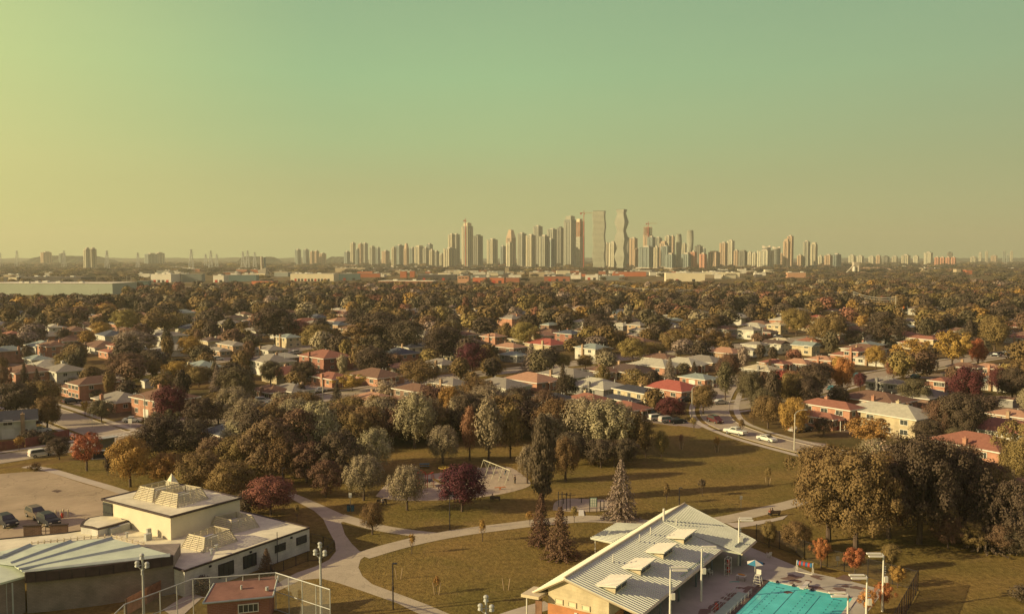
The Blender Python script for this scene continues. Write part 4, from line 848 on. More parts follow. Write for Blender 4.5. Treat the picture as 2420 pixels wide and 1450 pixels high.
IND.append((x0_ + wm / 2, y0_ + 60, wm / 2, 60)); IND.append((sx, sy, 25, 20))
# ------------------------------------------------------------------ the skyline
TW = {'beige': ((.43, .38, .26), (.13, .14, .12)), 'grey': ((.30, .29, .22), (.09, .10, .09)), 'dark': ((.20, .19, .15), (.055, .06, .055)), 'teal': ((.22, .25, .22), (.09, .11, .105)), 'tan': ((.43, .31, .20), (.14, .11, .085)), 'salmon': ((.47, .24, .155), (.2, .11, .085)), 'pale': ((.50, .46, .33), (.2, .2, .16))}
def TWM(c): w_, g_ = TW[c]; return towermat('facade_' + c, w_, g_, 7.0, 6.2, .55)
SKY_D = {}
def tower(x0, x1, yt, col, style='slab', Y=None, label=None):
    Y = 3600 + (Y - 3600) * 2.2 if 3200 < Y < 4300 else Y; Y = Y or 3600; f = Y / FL; X = ((x0 + x1) / 2 - 1210) * f; wd = (x1 - x0) * f; h = topz(yt, Y); a = rad(52)
    lab = {'slab': 'tower', 'crown': 'tower with stepped crown', 'peak': 'tower with tapering peaked crown', 'round': 'round tower with horned crown', 'site': 'unfinished concrete tower', 'block': 'apartment block', 'box': 'tower with roof box'}[style]
    rt = thing('tower' if style != 'block' else 'apartment_block', None, 'tower' if style != 'block' else 'apartment block', (X, Y, 0), a)
    s = wd / (cos(a) + sin(a)); sx = s * (1.25 if style == 'block' else 1.08); sy = (wd - sx * cos(a)) / sin(a); M = TWM(col)
    hb = h
    if style == 'round':
        hb = h - .1 * h; obj('body', MB().pole(0, 0, 0, hb, wd / 2, n=20), M, rt); c = MB()
        for k in range(20):
            q = 2 * pi * k / 20; hh = hb + h * (.04 + .08 * abs(cos(q + .6)) ** 3); c.box((cos(q) * wd * .46, sin(q) * wd * .46, (hb + hh) / 2), (wd * .15, wd * .04, hh - hb), q + pi / 2)
        obj('crown', c, M_conc, rt)
    else:
        if style == 'crown': hb = h * .93
        if style == 'peak': hb = h * .78
        if style == 'site': hb = h * .8
        obj('body', MB().box((0, 0, hb / 2), (sx, sy, hb)), M, rt)
        pr = MB()
        for sxx in (-1, 1):
            for syy in (-1, 1): pr.box((sxx * (sx / 2 - 2), syy * (sy / 2 - 2), hb / 2 - 1), (5, 5, hb + 1.5))
        for k in (-.18, .2): pr.box((k * sx, -sy / 2 - .6, hb * .47), (sx * .1, 2.4, hb * .94)); pr.box((-sx / 2 - .6, k * sy, hb * .47), (2.4, sy * .1, hb * .94))
        obj('piers', pr, mat('pier_' + col, tuple(min(.7, v * 1.15) for v in TW[col][0]), var=.08, scale=.02), rt)
        if style in ('slab', 'box', 'block'): obj('roof_box', MB().box((sx * .08, 0, hb + 2.2), (sx * .5, sy * .5, 5.5)), M_conc if col != 'dark' else M_dark, rt)
        if style == 'crown': c = MB().box((0, 0, hb + h * .035), (sx * .74, sy * .74, h * .07)); c.box((sx * .1, 0, h * 1.005), (sx * .35, sy * .35, h * .012)); obj('crown', c, mat('pier_' + col, TW[col][0]), rt)
        if style == 'peak':
            c = MB().prism([(-sx / 2, -sy / 2), (sx / 2, -sy / 2), (sx / 2, sy / 2), (-sx / 2, sy / 2)], hb, hb + .5)
            c.add([(-sx / 2, -sy / 2, hb), (sx / 2, -sy / 2, hb), (sx / 2, sy / 2, hb), (-sx / 2, sy / 2, hb), (-sx / 4, -sy / 4, h), (sx / 4, -sy / 4, h), (sx / 4, sy / 4, h), (-sx / 4, sy / 4, h)], [(0, 1, 5, 4), (1, 2, 6, 5), (2, 3, 7, 6), (3, 0, 4, 7), (4, 5, 6, 7)]); obj('crown', c, mat('pier_' + col, TW[col][0]), rt)
        if style == 'site':
            c = MB(); nf = int((h - hb) / 4)
            for k in range(nf): c.box((0, 0, hb + k * 4 + .4), (sx * 1.05, sy * 1.05, .9))
            for qx in (-.4, 0, .4):
                for qy in (-.4, 0, .4): c.box((qx * sx, qy * sy, (hb + h) / 2), (2.5, 2.5, h - hb))
            obj('bare_floors', c, mat('raw_concrete', (.40, .22, .14), var=.2, scale=.05), rt)
    # podium
    if style != 'block': obj('podium', MB().box((0, 0, 5), (sx * 1.35, sy * 1.35, 10)), M_conc, rt)
    if label: rt['label'] = label
    else: AUTO.append((rt, col + ' ' + ('tall ' if yt < 560 else 'low ' if yt > 590 else '') + lab, X, Y, 'towers of the far skyline'))
    rt['group'] = 'towers of the far skyline'
    if label: del rt['group']
    IND.append((X, Y, wd / 2, 12)); return rt
S = [(200, 215, 588, 'pale', 'slab', 3000), (213, 229, 588, 'beige', 'slab', 3060), (100, 122, 596, 'tan', 'block', 4800), (142, 155, 599, 'teal', 'block', 4900), (345, 372, 600, 'teal', 'block', 4500), (366, 389, 598, 'pale', 'block', 4600),
 (698, 712, 590, 'teal', 'slab', 4600), (717, 731, 590, 'teal', 'slab', 4650), (734, 743, 594, 'tan', 'slab', 4600), (743, 755, 593, 'tan', 'slab', 4700), (756, 771, 599, 'tan', 'block', 4650),
 (814, 828, 595, 'teal', 'slab', 4000), (829, 841, 574, 'beige', 'box', 4100), (841, 850, 588, 'teal', 'slab', 3950), (847, 859, 576, 'tan', 'slab', 4150), (857, 870, 575, 'grey', 'box', 4200), (873, 888, 581, 'grey', 'crown', 4100), (889, 899, 585, 'teal', 'slab', 4050), (903, 921, 593, 'tan', 'slab', 4000),
 (926, 936, 585, 'beige', 'slab', 3700), (934, 955, 580, 'teal', 'slab', 3800), (955, 967, 575, 'tan', 'peak', 3750), (968, 982, 586, 'teal', 'slab', 3900), (980, 1003, 580, 'beige', 'crown', 3850), (1000, 1014, 586, 'grey', 'slab', 3700), (1008, 1023, 577, 'teal', 'box', 4000), (1015, 1027, 591, 'beige', 'slab', 3600), (1025, 1038, 594, 'grey', 'slab', 3650),
 (1039, 1049, 600, 'pale', 'block', 3700), (1049, 1078, 587, 'beige', 'block', 3500), (1060, 1076, 554, 'beige', 'box', 3700), (1070, 1087, 554, 'grey', 'slab', 3760), (1092, 1118, 527, 'beige', 'crown', 3600), (1118, 1141, 557, 'dark', 'slab', 3650), (1151, 1176, 566, 'beige', 'slab', 3700), (1182, 1195, 582, 'teal', 'slab', 3800),
 (1196, 1219, 543, 'tan', 'peak', 3750), (1197, 1211, 574, 'pale', 'slab', 3500), (1222, 1244, 552, 'grey', 'slab', 3700), (1243, 1266, 556, 'beige', 'box', 3500), (1260, 1282, 535, 'grey', 'box', 3800), (1274, 1298, 558, 'grey', 'slab', 3400), (1290, 1312, 566, 'teal', 'slab', 3450), (1293, 1317, 542, 'grey', 'box', 3850), (1316, 1332, 538, 'dark', 'slab', 3800), (1332, 1362, 511, 'grey', 'crown', 3640),
 (1428, 1440, 575, 'beige', 'slab', 3700), (1438, 1458, 573, 'pale', 'slab', 3450), (1455, 1476, 575, 'teal', 'slab', 3500), (1477, 1489, 563, 'dark', 'slab', 3850), (1487, 1506, 563, 'tan', 'box', 3600), (1498, 1521, 586, 'tan', 'crown', 3500), (1519, 1541, 536, 'tan', 'site', 3750), (1529, 1548, 560, 'teal', 'slab', 3600), (1508, 1549, 584, 'teal', 'slab', 3350), (1544, 1558, 584, 'beige', 'slab', 3330),
 (1546, 1564, 562, 'grey', 'box', 3800), (1558, 1578, 570, 'tan', 'crown', 3550), (1560, 1586, 582, 'teal', 'slab', 3500), (1570, 1586, 558, 'beige', 'slab', 3900), (1582, 1594, 558, 'tan', 'slab', 3950), (1572, 1597, 601, 'teal', 'slab', 3300), (1610, 1622, 576, 'beige', 'slab', 4200), (1610, 1635, 600, 'teal', 'slab', 3300), (1640, 1660, 581, 'dark', 'slab', 3900), (1658, 1667, 587, 'teal', 'slab', 4000), (1631, 1646, 595, 'salmon', 'slab', 3300), (1652, 1670, 600, 'salmon', 'slab', 3250),
 (1672, 1702, 593, 'tan', 'crown', 3500), (1699, 1719, 574, 'tan', 'slab', 3700), (1717, 1735, 569, 'pale', 'box', 3750), (1733, 1746, 592, 'tan', 'slab', 3600), (1744, 1766, 591, 'dark', 'crown', 3550), (1766, 1777, 596, 'pale', 'slab', 3700), (1776, 1788, 598, 'pale', 'slab', 3650), (1786, 1830, 592, 'pale', 'block', 3500), (1800, 1820, 581, 'grey', 'round', 3800), (1824, 1843, 583, 'grey', 'round', 3700), (1843, 1849, 598, 'tan', 'slab', 3900),
 (1849, 1866, 565, 'tan', 'crown', 3500), (1858, 1874, 558, 'tan', 'slab', 3560), (1882, 1897, 603, 'tan', 'block', 3600), (1896, 1913, 571, 'grey', 'box', 3600), (1914, 1931, 573, 'beige', 'crown', 3620), (1932, 1945, 605, 'pale', 'block', 3700), (1946, 1968, 603, 'tan', 'block', 3600), (1964, 1988, 601, 'teal', 'block', 3650),
 (2003, 2022, 604, 'pale', 'block', 4800), (2022, 2042, 605, 'pale', 'block', 5000), (2068, 2082, 604, 'tan', 'block', 4200), (2082, 2102, 606, 'dark', 'block', 4250), (2127, 2152, 603, 'beige', 'block', 4600), (2180, 2205, 597, 'pale', 'block', 4700), (2236, 2250, 597, 'dark', 'slab', 5000), (2206, 2220, 608, 'salmon', 'block', 3700), (2219, 2233, 608, 'salmon', 'block', 3720), (2232, 2246, 608, 'salmon', 'block', 3740), (2245, 2259, 608, 'salmon', 'block', 3760),
 (2311, 2318, 597, 'pale', 'slab', 6500), (2326, 2333, 594, 'beige', 'slab', 6500), (2338, 2357, 604, 'tan', 'block', 6400), (2367, 2374, 593, 'teal', 'slab', 6600), (2385, 2392, 594, 'beige', 'slab', 6600), (2376, 2383, 602, 'teal', 'slab', 6500), (2050, 2068, 606, 'pale', 'block', 5400), (2105, 2122, 606, 'beige', 'block', 5300), (2155, 2172, 605, 'pale', 'block', 5500), (2290, 2308, 607, 'beige', 'block', 6000)]
for s in S: tower(*s)
# the wavy slab tower, the faceted zigzag tower, the construction tower and the two twisted towers
def stacked(name, px, Y, yt, label, sec, nfl, mcol, gcol, core=.96):
    X = (px - 1210) * Y / FL; h = topz(yt, Y); fh = h / nfl; rt = thing(name, label, 'tower', (X, Y, 0)); sl = MB(); gl = MB()
    for k in range(nfl):
        z = k * fh; pts = sec(k / (nfl - 1), Y / FL); sl.prism(pts, z, z + fh * .42)
        c = (sum(p[0] for p in pts) / len(pts), sum(p[1] for p in pts) / len(pts)); gl.prism([(c[0] + (p[0] - c[0]) * core, c[1] + (p[1] - c[1]) * core) for p in pts], z + fh * .42, z + fh)
    obj('balcony_slabs', sl, mcol, rt); obj('glass_storeys', gl, gcol, rt); IND.append((X, Y, 25, 20)); return rt
M_slab = mat('tower_slab', (.56, .54, .40), var=.05, scale=.02); M_tg = mat('tower_glass', (.12, .13, .105), rough=.4, var=.2, scale=.03)
def rect(cx, wx, wy, a): return [(cx + x * cos(a) - y * sin(a), x * sin(a) + y * cos(a)) for x, y in ((-wx / 2, -wy / 2), (wx / 2, -wy / 2), (wx / 2, wy / 2), (-wx / 2, wy / 2))]
stacked('wavy_tower', 1415.5, 3050, 498, 'wide pale tower with rippling wavy sides and thin balcony lines', lambda t, f: rect(1.0 * f * sin(t * 6 * pi), 28.5 * f, 13 * f, rad(-22)), 50, M_slab, M_tg)
def zig(t, f):
    q = abs(((t * 3.45 + .25) % 1) * 2 - 1); wd = (19.5 + 13 * q) * f; return rect(0, wd * .62, wd * .86, rad(52))
stacked('zigzag_tower', 1468, 3180, 495, 'faceted tower whose width swells and narrows in a zigzag', zig, 54, M_slab, M_tg, .985)
def twist(tw, w0, w1):
    def s(t, f):
        a = tw * t; wx = (w0 + w1 * sin(t * pi)) * f; wy = wx * .72; return [(wx / 2 * cos(q) * cos(a) - wy / 2 * sin(q) * sin(a), wx / 2 * cos(q) * sin(a) + wy / 2 * sin(q) * cos(a)) for q in [2 * pi * k / 20 for k in range(20)]]
    return s
stacked('twisted_tower', 1603, 3150, 553, 'left of the two smooth twisted oval towers', twist(3.4, 12.5, 4.5), 44, M_slab, M_tg); stacked('twisted_tower', 1630, 3350, 544, 'right and taller of the two twisted oval towers', twist(3.0, 14, 5.5), 50, M_slab, mat('tower_glass_dark', (.12, .12, .10)))
# construction tower with crane
Y = 3300; f = Y / FL; X = (1371 - 1210) * f; h = topz(523, Y); rt = thing('construction_tower', 'unfinished tower with orange top floors and a climbing crane', 'tower', (X, Y, 0), rad(35)); w_ = 20 * f / 1.39
obj('body', MB().box((0, 0, h * .34), (w_, w_, h * .68)), TWM('pale'), rt); c = MB()
for k in range(14): c.box((0, 0, h * .68 + k * h * .023 + .5), (w_ * 1.02, w_ * 1.02, 1.2))
for q in (-.4, 0, .4):
    for q2 in (-.4, 0, .4): c.box((q * w_, q2 * w_, h * .84), (3, 3, h * .32))
obj('bare_floors', c, mat('raw_concrete', (.40, .22, .14)), rt); obj('formwork', MB().box((-w_ * .2, 0, h + 3), (w_ * .6, w_ * .8, 12)), M_cream, rt); IND.append((X, Y, 20, 20))
def crane(px, Y, ybase, ytop, l, back, label):
    f = Y / FL; X = (px - 1210) * f; h = topz(ytop, Y); rt = thing('tower_crane', label, 'crane', (X, Y - 22, 0))
    m = MB().pole(0, 0, 0, h, 1.3, n=4); obj('mast', m, M_red, rt); obj('jib', MB().box((l * f / 2, 0, h + 5), (l * f, 1.6, 2.2)).tube((0, 0, h + 14), (l * f * .7, 0, h + 6), .3, n=4), M_cream, rt)
    obj('counter_jib', MB().box((-back * f / 2, 0, h + 5), (back * f, 2, 2.2)).box((-back * f, 0, h + 3), (6, 3, 6)), M_red, rt); obj('cab', MB().box((2, 0, h + 2), (3.5, 3.5, 4)).box((0, 0, h + 9), (1.6, 1.6, 12)), M_red, rt)
crane(1378, 3300, 523, 507, 20, 7, 'red and cream tower crane beside the unfinished tower'); crane(1529, 3930, 536, 531, 21, 4, 'thin tower crane on the unfinished concrete tower'); crane(1101, 3600, 527, 524, 3, 3, 'small crane on top of the beige crowned tower')
# transmission pylons on the horizon
def pylon(px, yt, Y):
    f = Y / FL; X = (px - 1210) * f; h = topz(yt, Y); rt = thing('pylon', None, 'pylon', (X, Y, 0)); m = MB(); b = h * .1
    for a, c in ((-1, -1), (1, -1), (1, 1), (-1, 1)): m.tube((a * b, c * b, 0), (a * b * .15, c * b * .15, h), 1.1, .7, 4)
    for k in range(5): z = h * (k + .5) / 5.5; q = b * (1 - .85 * z / h); m.tube((-q, -q, z), (q, -q, z), .4, n=4); m.tube((-q, -q, z), (q * .8, -q * .8, z + h * .12), .5, n=4)
    obj('lattice', m, M_steel, rt); x = MB()
    for k, l in ((.97, .14), (.86, .2), (.75, .16)): x.box((0, 0, h * k), (h * l * 1.4, 1, 1))
    obj('crossarm', x, M_steel, rt); AUTO.append((rt, 'thin steel transmission pylon', X, Y, 'transmission pylons on the horizon'))
for q in [(2, 597, 3600), (42, 592, 3500), (153, 592, 3500), (254, 592, 2700), (327, 597, 3000), (453, 589, 2600), (487, 600, 3400), (499, 592, 2900), (513, 600, 3400), (575, 594, 3200), (586, 592, 3000), (603, 596, 3300)]: pylon(*q)
# hills on the horizon
def hill(px0, px1, yt, Y, key):
    f = Y / FL; X0, X1 = (px0 - 1210) * f, (px1 - 1210) * f; h = topz(yt, Y); n = 40; ny = 6; vs = []; fs = []; R = random.Random(int(px0)); ns = [R.uniform(.86, 1.1) for _ in range(n)]
    for j in range(ny):
        for i in range(n):
            e = min(1, 6 * min(i / (n - 1), 1 - i / (n - 1))) ** .6 * sin(pi * j / (ny - 1)) ** .5; vs.append((X0 + (X1 - X0) * i / (n - 1), Y + 600 * j / (ny - 1), -5 + (h + 5) * e * ns[i]))
    for j in range(ny - 1):
        for i in range(n - 1): fs.append((j * n + i, j * n + i + 1, (j + 1) * n + i + 1, (j + 1) * n + i))
    struct('hill', MB().add(vs, fs), mat('wooded_hill', (.05, .055, .028), var=.4, scale=.03, detail=6))
hill(20, 205, 605, 5200, 1); hill(540, 625, 606.5, 5600, 2); hill(755, 820, 607, 6000, 3); hill(-200, 900, 608.5, 8200, 4); hill(800, 2900, 609.2, 8800, 5); hill(-900, 40, 607, 7000, 6)
def ok_wood(t):
    for q in IND:
        if abs(t[1] - q[0]) < q[2] + t[2] * .3 and -t[2] * .5 - 60 * (t[0] < 2400) < t[0] - q[1] < q[3] + 5:
            if t[0] < q[1] - q[3] - 4 and (t[0] > 2400 or random.random() < .25): continue
            return False
    return True
WOODS = [t for t in WOODS if ok_wood(t)]
wn = [t for t in WOODS if t[0] < 2600]; wf = [t for t in WOODS if t[0] >= 2600]; print('woods', len(wn), len(wf))
merge('woodland', 'trees between the far warehouses and estates', 'woodland', wn, crown_bank(16, 18, .07)); merge('far_woodland', 'hazy wooded plain running to the horizon around the towers', 'woodland', wf, crown_bank(14, 14, .085))
# ------------------------------------------------------------------ school
YW = rad(55.5)
def frame_at(ox, oy, a=YW):
    ca, sa = cos(a), sin(a)
    return lambda u, v, z=None: (ox + u * ca - v * sa, oy + u * sa + v * ca) if z is None else (ox + u * ca - v * sa, oy + u * sa + v * ca, z)
def loc(root, pts):      # world -> local of an unrotated root
    return [(p[0] - root.location[0], p[1] - root.location[1], *p[2:]) for p in pts]
M_roofm = mat('flat_membrane', (.74, .68, .48), var=.22, scale=.35, detail=9)
M_ivory = mat('ivory_render', (.66, .58, .42), var=.06, scale=.6)
M_block = brickmat('grey_school_brick', (.30, .245, .20), (.26, .215, .175), (.22, .185, .15), 1.0, .5, .18, .02)
M_whiteb = brickmat('white_painted_block', (.60, .57, .50), (.57, .54, .47), (.50, .47, .41), 1.0, .8, .4, .02)
M_coping = mat('dark_coping', (.07, .05, .045), var=.2)
sch = thing('school', 'low white flat-roofed school with gym block and louvred roof cages', 'building', (-50, 110, 0))
def SL(poly): return [(p[0] + 50, p[1] - 110) for p in poly]
N_ = P(436, 1349, 3.3); Rr = P(731, 1247, 3.3); gN = P(403, 1220, 6.6); gL = P(243, 1179, 6.6); gR = P(567, 1176, 6.6); gB = (gL[0] + gR[0] - gN[0], gL[1] + gR[1] - gN[1])
low = [P(403, 1338, 3.3), N_, Rr, P(566, 1206, 3.3), (gN[0] + .5, gN[1] + 3), P(290, 1232, 3.3), P(235, 1248, 3.3), P(150, 1260, 3.3), P(-60, 1280, 3.3), P(-60, 1312, 3.3), P(71, 1300, 3.3), P(264, 1290, 3.3), P(330, 1306, 3.3)]
obj('wall', MB().prism(SL(low), 0, 3.2), M_whiteb, sch); obj('roof', MB().prism(SL(low), 3.203, 3.32), M_roofm, sch)
cp = MB()
for i in range(len(low)):
    a, b = SL(low)[i], SL(low)[(i + 1) % len(low)]
    if i in (3, 4): continue
    l = hypot(b[0] - a[0], b[1] - a[1]); cp.box(((a[0] + b[0]) / 2, (a[1] + b[1]) / 2, 3.34), (l, .22, .22), atan2(b[1] - a[1], b[0] - a[0]))
obj('coping', cp, M_coping, sch)
gym = [gL, gN, gR, gB]
gw = MB().prism(SL(gym), 0, 6.5); obj('gym_wall', gw, M_ivory, sch)
def inset(poly, d):
    cx = sum(p[0] for p in poly) / len(poly); cy = sum(p[1] for p in poly) / len(poly)
    return [(cx + (p[0] - cx) * (1 + d / hypot(p[0] - cx, p[1] - cy)), cy + (p[1] - cy) * (1 + d / hypot(p[0] - cx, p[1] - cy))) for p in poly]
obj('gym_roof', MB().prism(SL(inset(gym, .15)), 6.503, 6.62), M_roofm, sch); cp = MB()
for i in range(4):
    a, b = SL(inset(gym, .2))[i], SL(inset(gym, .2))[(i + 1) % 4]; l = hypot(b[0] - a[0], b[1] - a[1]); cp.box(((a[0] + b[0]) / 2, (a[1] + b[1]) / 2, 6.6), (l, .2, .3), atan2(b[1] - a[1], b[0] - a[0]))
obj('gym_coping', cp, M_coping, sch)
# dark glazed strip on the left end of the gym
d = np.array(gN) - np.array(gL); L_ = np.linalg.norm(d); an = atan2(d[1], d[0]); gs = MB(); c = (gL[0] + 50 + cos(an) * 1.3 + sin(an) * .06, gL[1] - 110 + sin(an) * 1.3 - cos(an) * .06)
gs.box((*c, 3.6), (2.2, .16, 5.4), an); f = obj('glazed_strip', gs, M_glass, sch); b_ = MB()
for k in range(5): b_.box((c[0] + sin(an) * .06, c[1] - cos(an) * .06, 1.2 + k * 1.2), (2.3, .16, .1), an)
obj('mullions', b_, M_dark, f)
# louvred cages
M_slat = mat('louvre_slat', (.60, .52, .36), var=.1)
def cage(c0, c1, c2, z, h=1.75):
    """four-sided open cage of sloping slats; c0,c1,c2 = three base corners"""
    c3 = (c0[0] + c2[0] - c1[0], c0[1] + c2[1] - c1[1]); base = [c0, c1, c2, c3]; cx = sum(p[0] for p in base) / 4; cy = sum(p[1] for p in base) / 4; m = MB(); fr = MB(); top = []
    for p in base: l = hypot(p[0] - cx, p[1] - cy); top.append((cx + (p[0] - cx) * (1 - 1.0 / l), cy + (p[1] - cy) * (1 - 1.0 / l)))
    for i in range(4):
        a0, a1, b0, b1 = base[i], base[(i + 1) % 4], top[i], top[(i + 1) % 4]; ns = 8
        for k in range(ns):
            t = (k + .3) / ns; t2 = t + .07; q = lambda t_, A, B: (A[0] + (B[0] - A[0]) * t_, A[1] + (B[1] - A[1]) * t_)
            e0, e1, f0, f1 = q(t, a0, b0), q(t, a1, b1), q(t2, a0, b0), q(t2, a1, b1); z0, z1 = z + h * t, z + h * t2
            m.add([(*e0, z0), (*e1, z0), (*f1, z1), (*f0, z1), (e0[0] * .985 + cx * .015, e0[1] * .985 + cy * .015, z0), (e1[0] * .985 + cx * .015, e1[1] * .985 + cy * .015, z0), (f1[0] * .985 + cx * .015, f1[1] * .985 + cy * .015, z1), (f0[0] * .985 + cx * .015, f0[1] * .985 + cy * .015, z1)], [(0, 1, 2, 3), (7, 6, 5, 4), (0, 4, 5, 1), (3, 2, 6, 7)])
        nr = max(2, int(hypot(a1[0] - a0[0], a1[1] - a0[1]) / 1.3))
        for k in range(nr + 1):
            t = k / nr; p = (a0[0] + (a1[0] - a0[0]) * t, a0[1] + (a1[1] - a0[1]) * t); r = (b0[0] + (b1[0] - b0[0]) * t, b0[1] + (b1[1] - b0[1]) * t); inn = (p[0] + (cx - p[0]) * .22, p[1] + (cy - p[1]) * .22)
            fr.tube((*p, z), (*r, z + h), .05, n=4); fr.tube((*r, z + h), (*inn, z), .04, n=4)
        fr.tube((*b0, z + h), (*b1, z + h), .05, n=4)
    s_ = obj('louvre_cage', m, M_slat, sch); obj('cage_frame', fr, M_slat, s_)
    un = MB().box((cx, cy, z + .6), (1.8, 1.4, 1.1), YW); obj('rooftop_unit', un, M_steel, s_)
Q = lambda a, b, z: SL([P(a, b, z)])[0]
cage(Q(428, 1293, 3.32), Q(481, 1306, 3.32), Q(562, 1278, 3.32), 3.32); cage(Q(493, 1248, 3.32), Q(545, 1262, 3.32), Q(613, 1245, 3.32), 3.32)
cage(Q(314, 1177, 6.62), Q(360, 1187, 6.62), Q(440, 1167, 6.62), 6.62); cage(Q(365, 1189, 6.62), Q(418, 1200, 6.62), Q(493, 1178, 6.62), 6.62)
# pyramid skylight on the back edge of the gym
b4 = [Q(388, 1146, 6.62), Q(404, 1151, 6.62), Q(425, 1144, 6.62), Q(408, 1140, 6.62)]; ap = Q(407, 1128, 7.9); py_ = MB(); cx = sum(p[0] for p in b4) / 4; cy = sum(p[1] for p in b4) / 4
py_.add([(*p, 6.6) for p in b4] + [(cx, cy, 8.5)], [(0, 1, 4), (1, 2, 4), (2, 3, 4), (3, 0, 4)]); obj('pyramid_skylight', py_, M_roofm, sch)
# round-ended stair block
sb = [Q(a, b, 4.4) for a, b in ((191, 1242), (196, 1233), (210, 1224), (238, 1219), (262, 1219), (288, 1220), (294, 1228), (304, 1230), (268, 1241), (231, 1250), (215, 1246))]
o_ = obj('stair_block', MB().prism(sb, 3.0, 4.3), M_whiteb, sch); obj('coping', MB().prism(inset(sb, .12), 4.303, 4.5), M_coping, o_); obj('roof', MB().prism(inset(sb, -.35), 4.2, 4.52), M_roofm, o_)
# rooftop plant
ru = MB()
for (a, b, s, h) in ((275, 1256, 2.6, .9), (291, 1253, 1.6, 1.0), (350, 1275, .9, .9), (383, 1262, .5, .7), (412, 1263, .8, .4), (352, 1270, .6, 1.3)):
    q = Q(a, b, 3.32); ru.box((*q, 3.32 + h / 2), (s, s * .6, h), YW)
obj('rooftop_unit', ru, M_steel, sch); vt = MB()
for (a, b) in ((459, 1240), (480, 1236), (498, 1229), (541, 1216), (548, 1212), (325, 1250), (365, 1262), (300, 1270), (500, 1310), (512, 1300)):
    q = Q(a, b, 3.32); vt.pole(*q, 3.3, 4.0, .12, n=7); vt.pole(*q, 4.0, 4.12, .26, n=7)
q = Q(459, 1240, 3.32); vt.pole(*q, 3.3, 3.9, .5, n=10); vt.pole(*q, 3.9, 4.3, .3, .1, n=10); obj('roof_vents', vt, M_steel, sch)
gt = MB(); gp = [Q(a, b, 3.35) for a, b in ((75, 1287), (120, 1282), (167, 1277), (215, 1272), (264, 1268), (300, 1278), (340, 1290), (385, 1306), (402, 1314))]
for a, b in zip(gp, gp[1:]):
    gt.tube((*a, 3.62), (*b, 3.62), .04, n=4)
    for k in range(3): t = k / 3; gt.box((a[0] + (b[0] - a[0]) * t, a[1] + (b[1] - a[1]) * t, 3.6), (.12, .12, .5))
obj('gutter_rail', gt, M_slat, sch)
# windows of the long white wall
d = np.array(Rr) - np.array(N_); Lw = np.linalg.norm(d); an = atan2(d[1], d[0]); nrm = an - pi / 2
def wl(a, b, z): # foot of the wall seen at column a
    t = (a - 436) / (731 - 436); t = t * (N_[1]) / (N_[1] + (1 - t) * (Rr[1] - N_[1])) if False else t
    lo, hi = 0, 1
    for _ in range(30):
        m = (lo + hi) / 2; X = N_[0] + d[0] * m; Y = N_[1] + d[1] * m
        if proj(X, Y, z)[0] < a: lo = m
        else: hi = m
    return (N_[0] + d[0] * lo + cos(nrm) * .02 + 50, N_[1] + d[1] * lo + sin(nrm) * .02 - 110)
for (a, ww, hh, zz) in ((534, 2.3, 1.7, 1.7), (590, 2.1, 1.6, 1.7), (662, 1.8, .95, 2.0), (712, 1.8, 1.0, 2.0)):
    x_, y_ = wl(a, 0, zz); window(sch, x_, y_, zz, nrm, ww, hh, M_dark, 2)
lw = MB()
for a in (496, 592, 688): x_, y_ = wl(a, 0, 2.9); lw.box((x_, y_, 2.85), (.3, .3, .25), an)
obj('wall_lamp', lw, M_dark, sch); x_, y_ = wl(652, 0, 2.5); obj('roof_mast', MB().pole(x_ + .2, y_ - .1, 0, 4.4, .05), M_dark, sch)
# auditorium wing: fan of folded metal roof over a curved brick wall
aud = thing('auditorium', 'curved brick auditorium wing under a fan-shaped pale metal roof', 'building', (-60, 104, 0))
def AQ(a, b, z): p = P(a, b, z); return (p[0] + 60, p[1] - 104, z)
fp = [AQ(a, b, 5) for a, b in ((58, 1354), (110, 1350), (170, 1344), (235, 1337), (300, 1328), (355, 1321), (408, 1313))]; bp_ = [AQ(a, b, 5) for a, b in ((402, 1309), (366, 1299), (330, 1289), (297, 1280), (264, 1271), (215, 1274), (167, 1278), (120, 1282), (71, 1287), (0, 1302), (-60, 1312))]
M_fan = mat('fan_roof_metal', (.60, .66, .49), rough=.5, var=.14, scale=.4, detail=6); M_rib = mat('fan_rib_blue_grey', (.45, .49, .43), var=.1)
hub = [AQ(a, b, 5) for a, b in ((-60, 1325), (0, 1318), (25, 1331), (38, 1341), (48, 1347), (58, 1354))]
fr_ = MB(); poly = fp + bp_ + hub[:-1]
top = []
for i, p in enumerate(poly): top.append((p[0], p[1], 5.0))
ctr = AQ(40, 1340, 5.15); fr_.add(top + [(ctr[0], ctr[1], 5.3)], [(i, (i + 1) % len(top), len(top)) for i in range(len(top))]); obj('roof', fr_, M_fan, aud)
rb = MB()
for (a, b), (c, d_) in (((71, 1287), (-6, 1320)), ((167, 1278), (24, 1331)), ((264, 1271), (36, 1340)), ((330, 1289), (44, 1346)), ((402, 1311), (52, 1351))):
    A = AQ(a, b, 5.05); B = AQ(c, d_, 5.2); an_ = atan2(B[1] - A[1], B[0] - A[0]); l = hypot(B[0] - A[0], B[1] - A[1]); n0 = (-sin(an_) * .42, cos(an_) * .42)
    rb.add([(A[0] + n0[0], A[1] + n0[1], 5.02), (A[0] - n0[0], A[1] - n0[1], 5.02), (B[0] - n0[0] * .5, B[1] - n0[1] * .5, 5.25), (B[0] + n0[0] * .5, B[1] + n0[1] * .5, 5.25), (A[0], A[1], 5.3), (B[0], B[1], 5.42)], [(0, 4, 5, 3), (1, 2, 5, 4), (0, 1, 4), (2, 3, 5)])
obj('roof_rib', rb, M_rib, aud)
fa = MB()
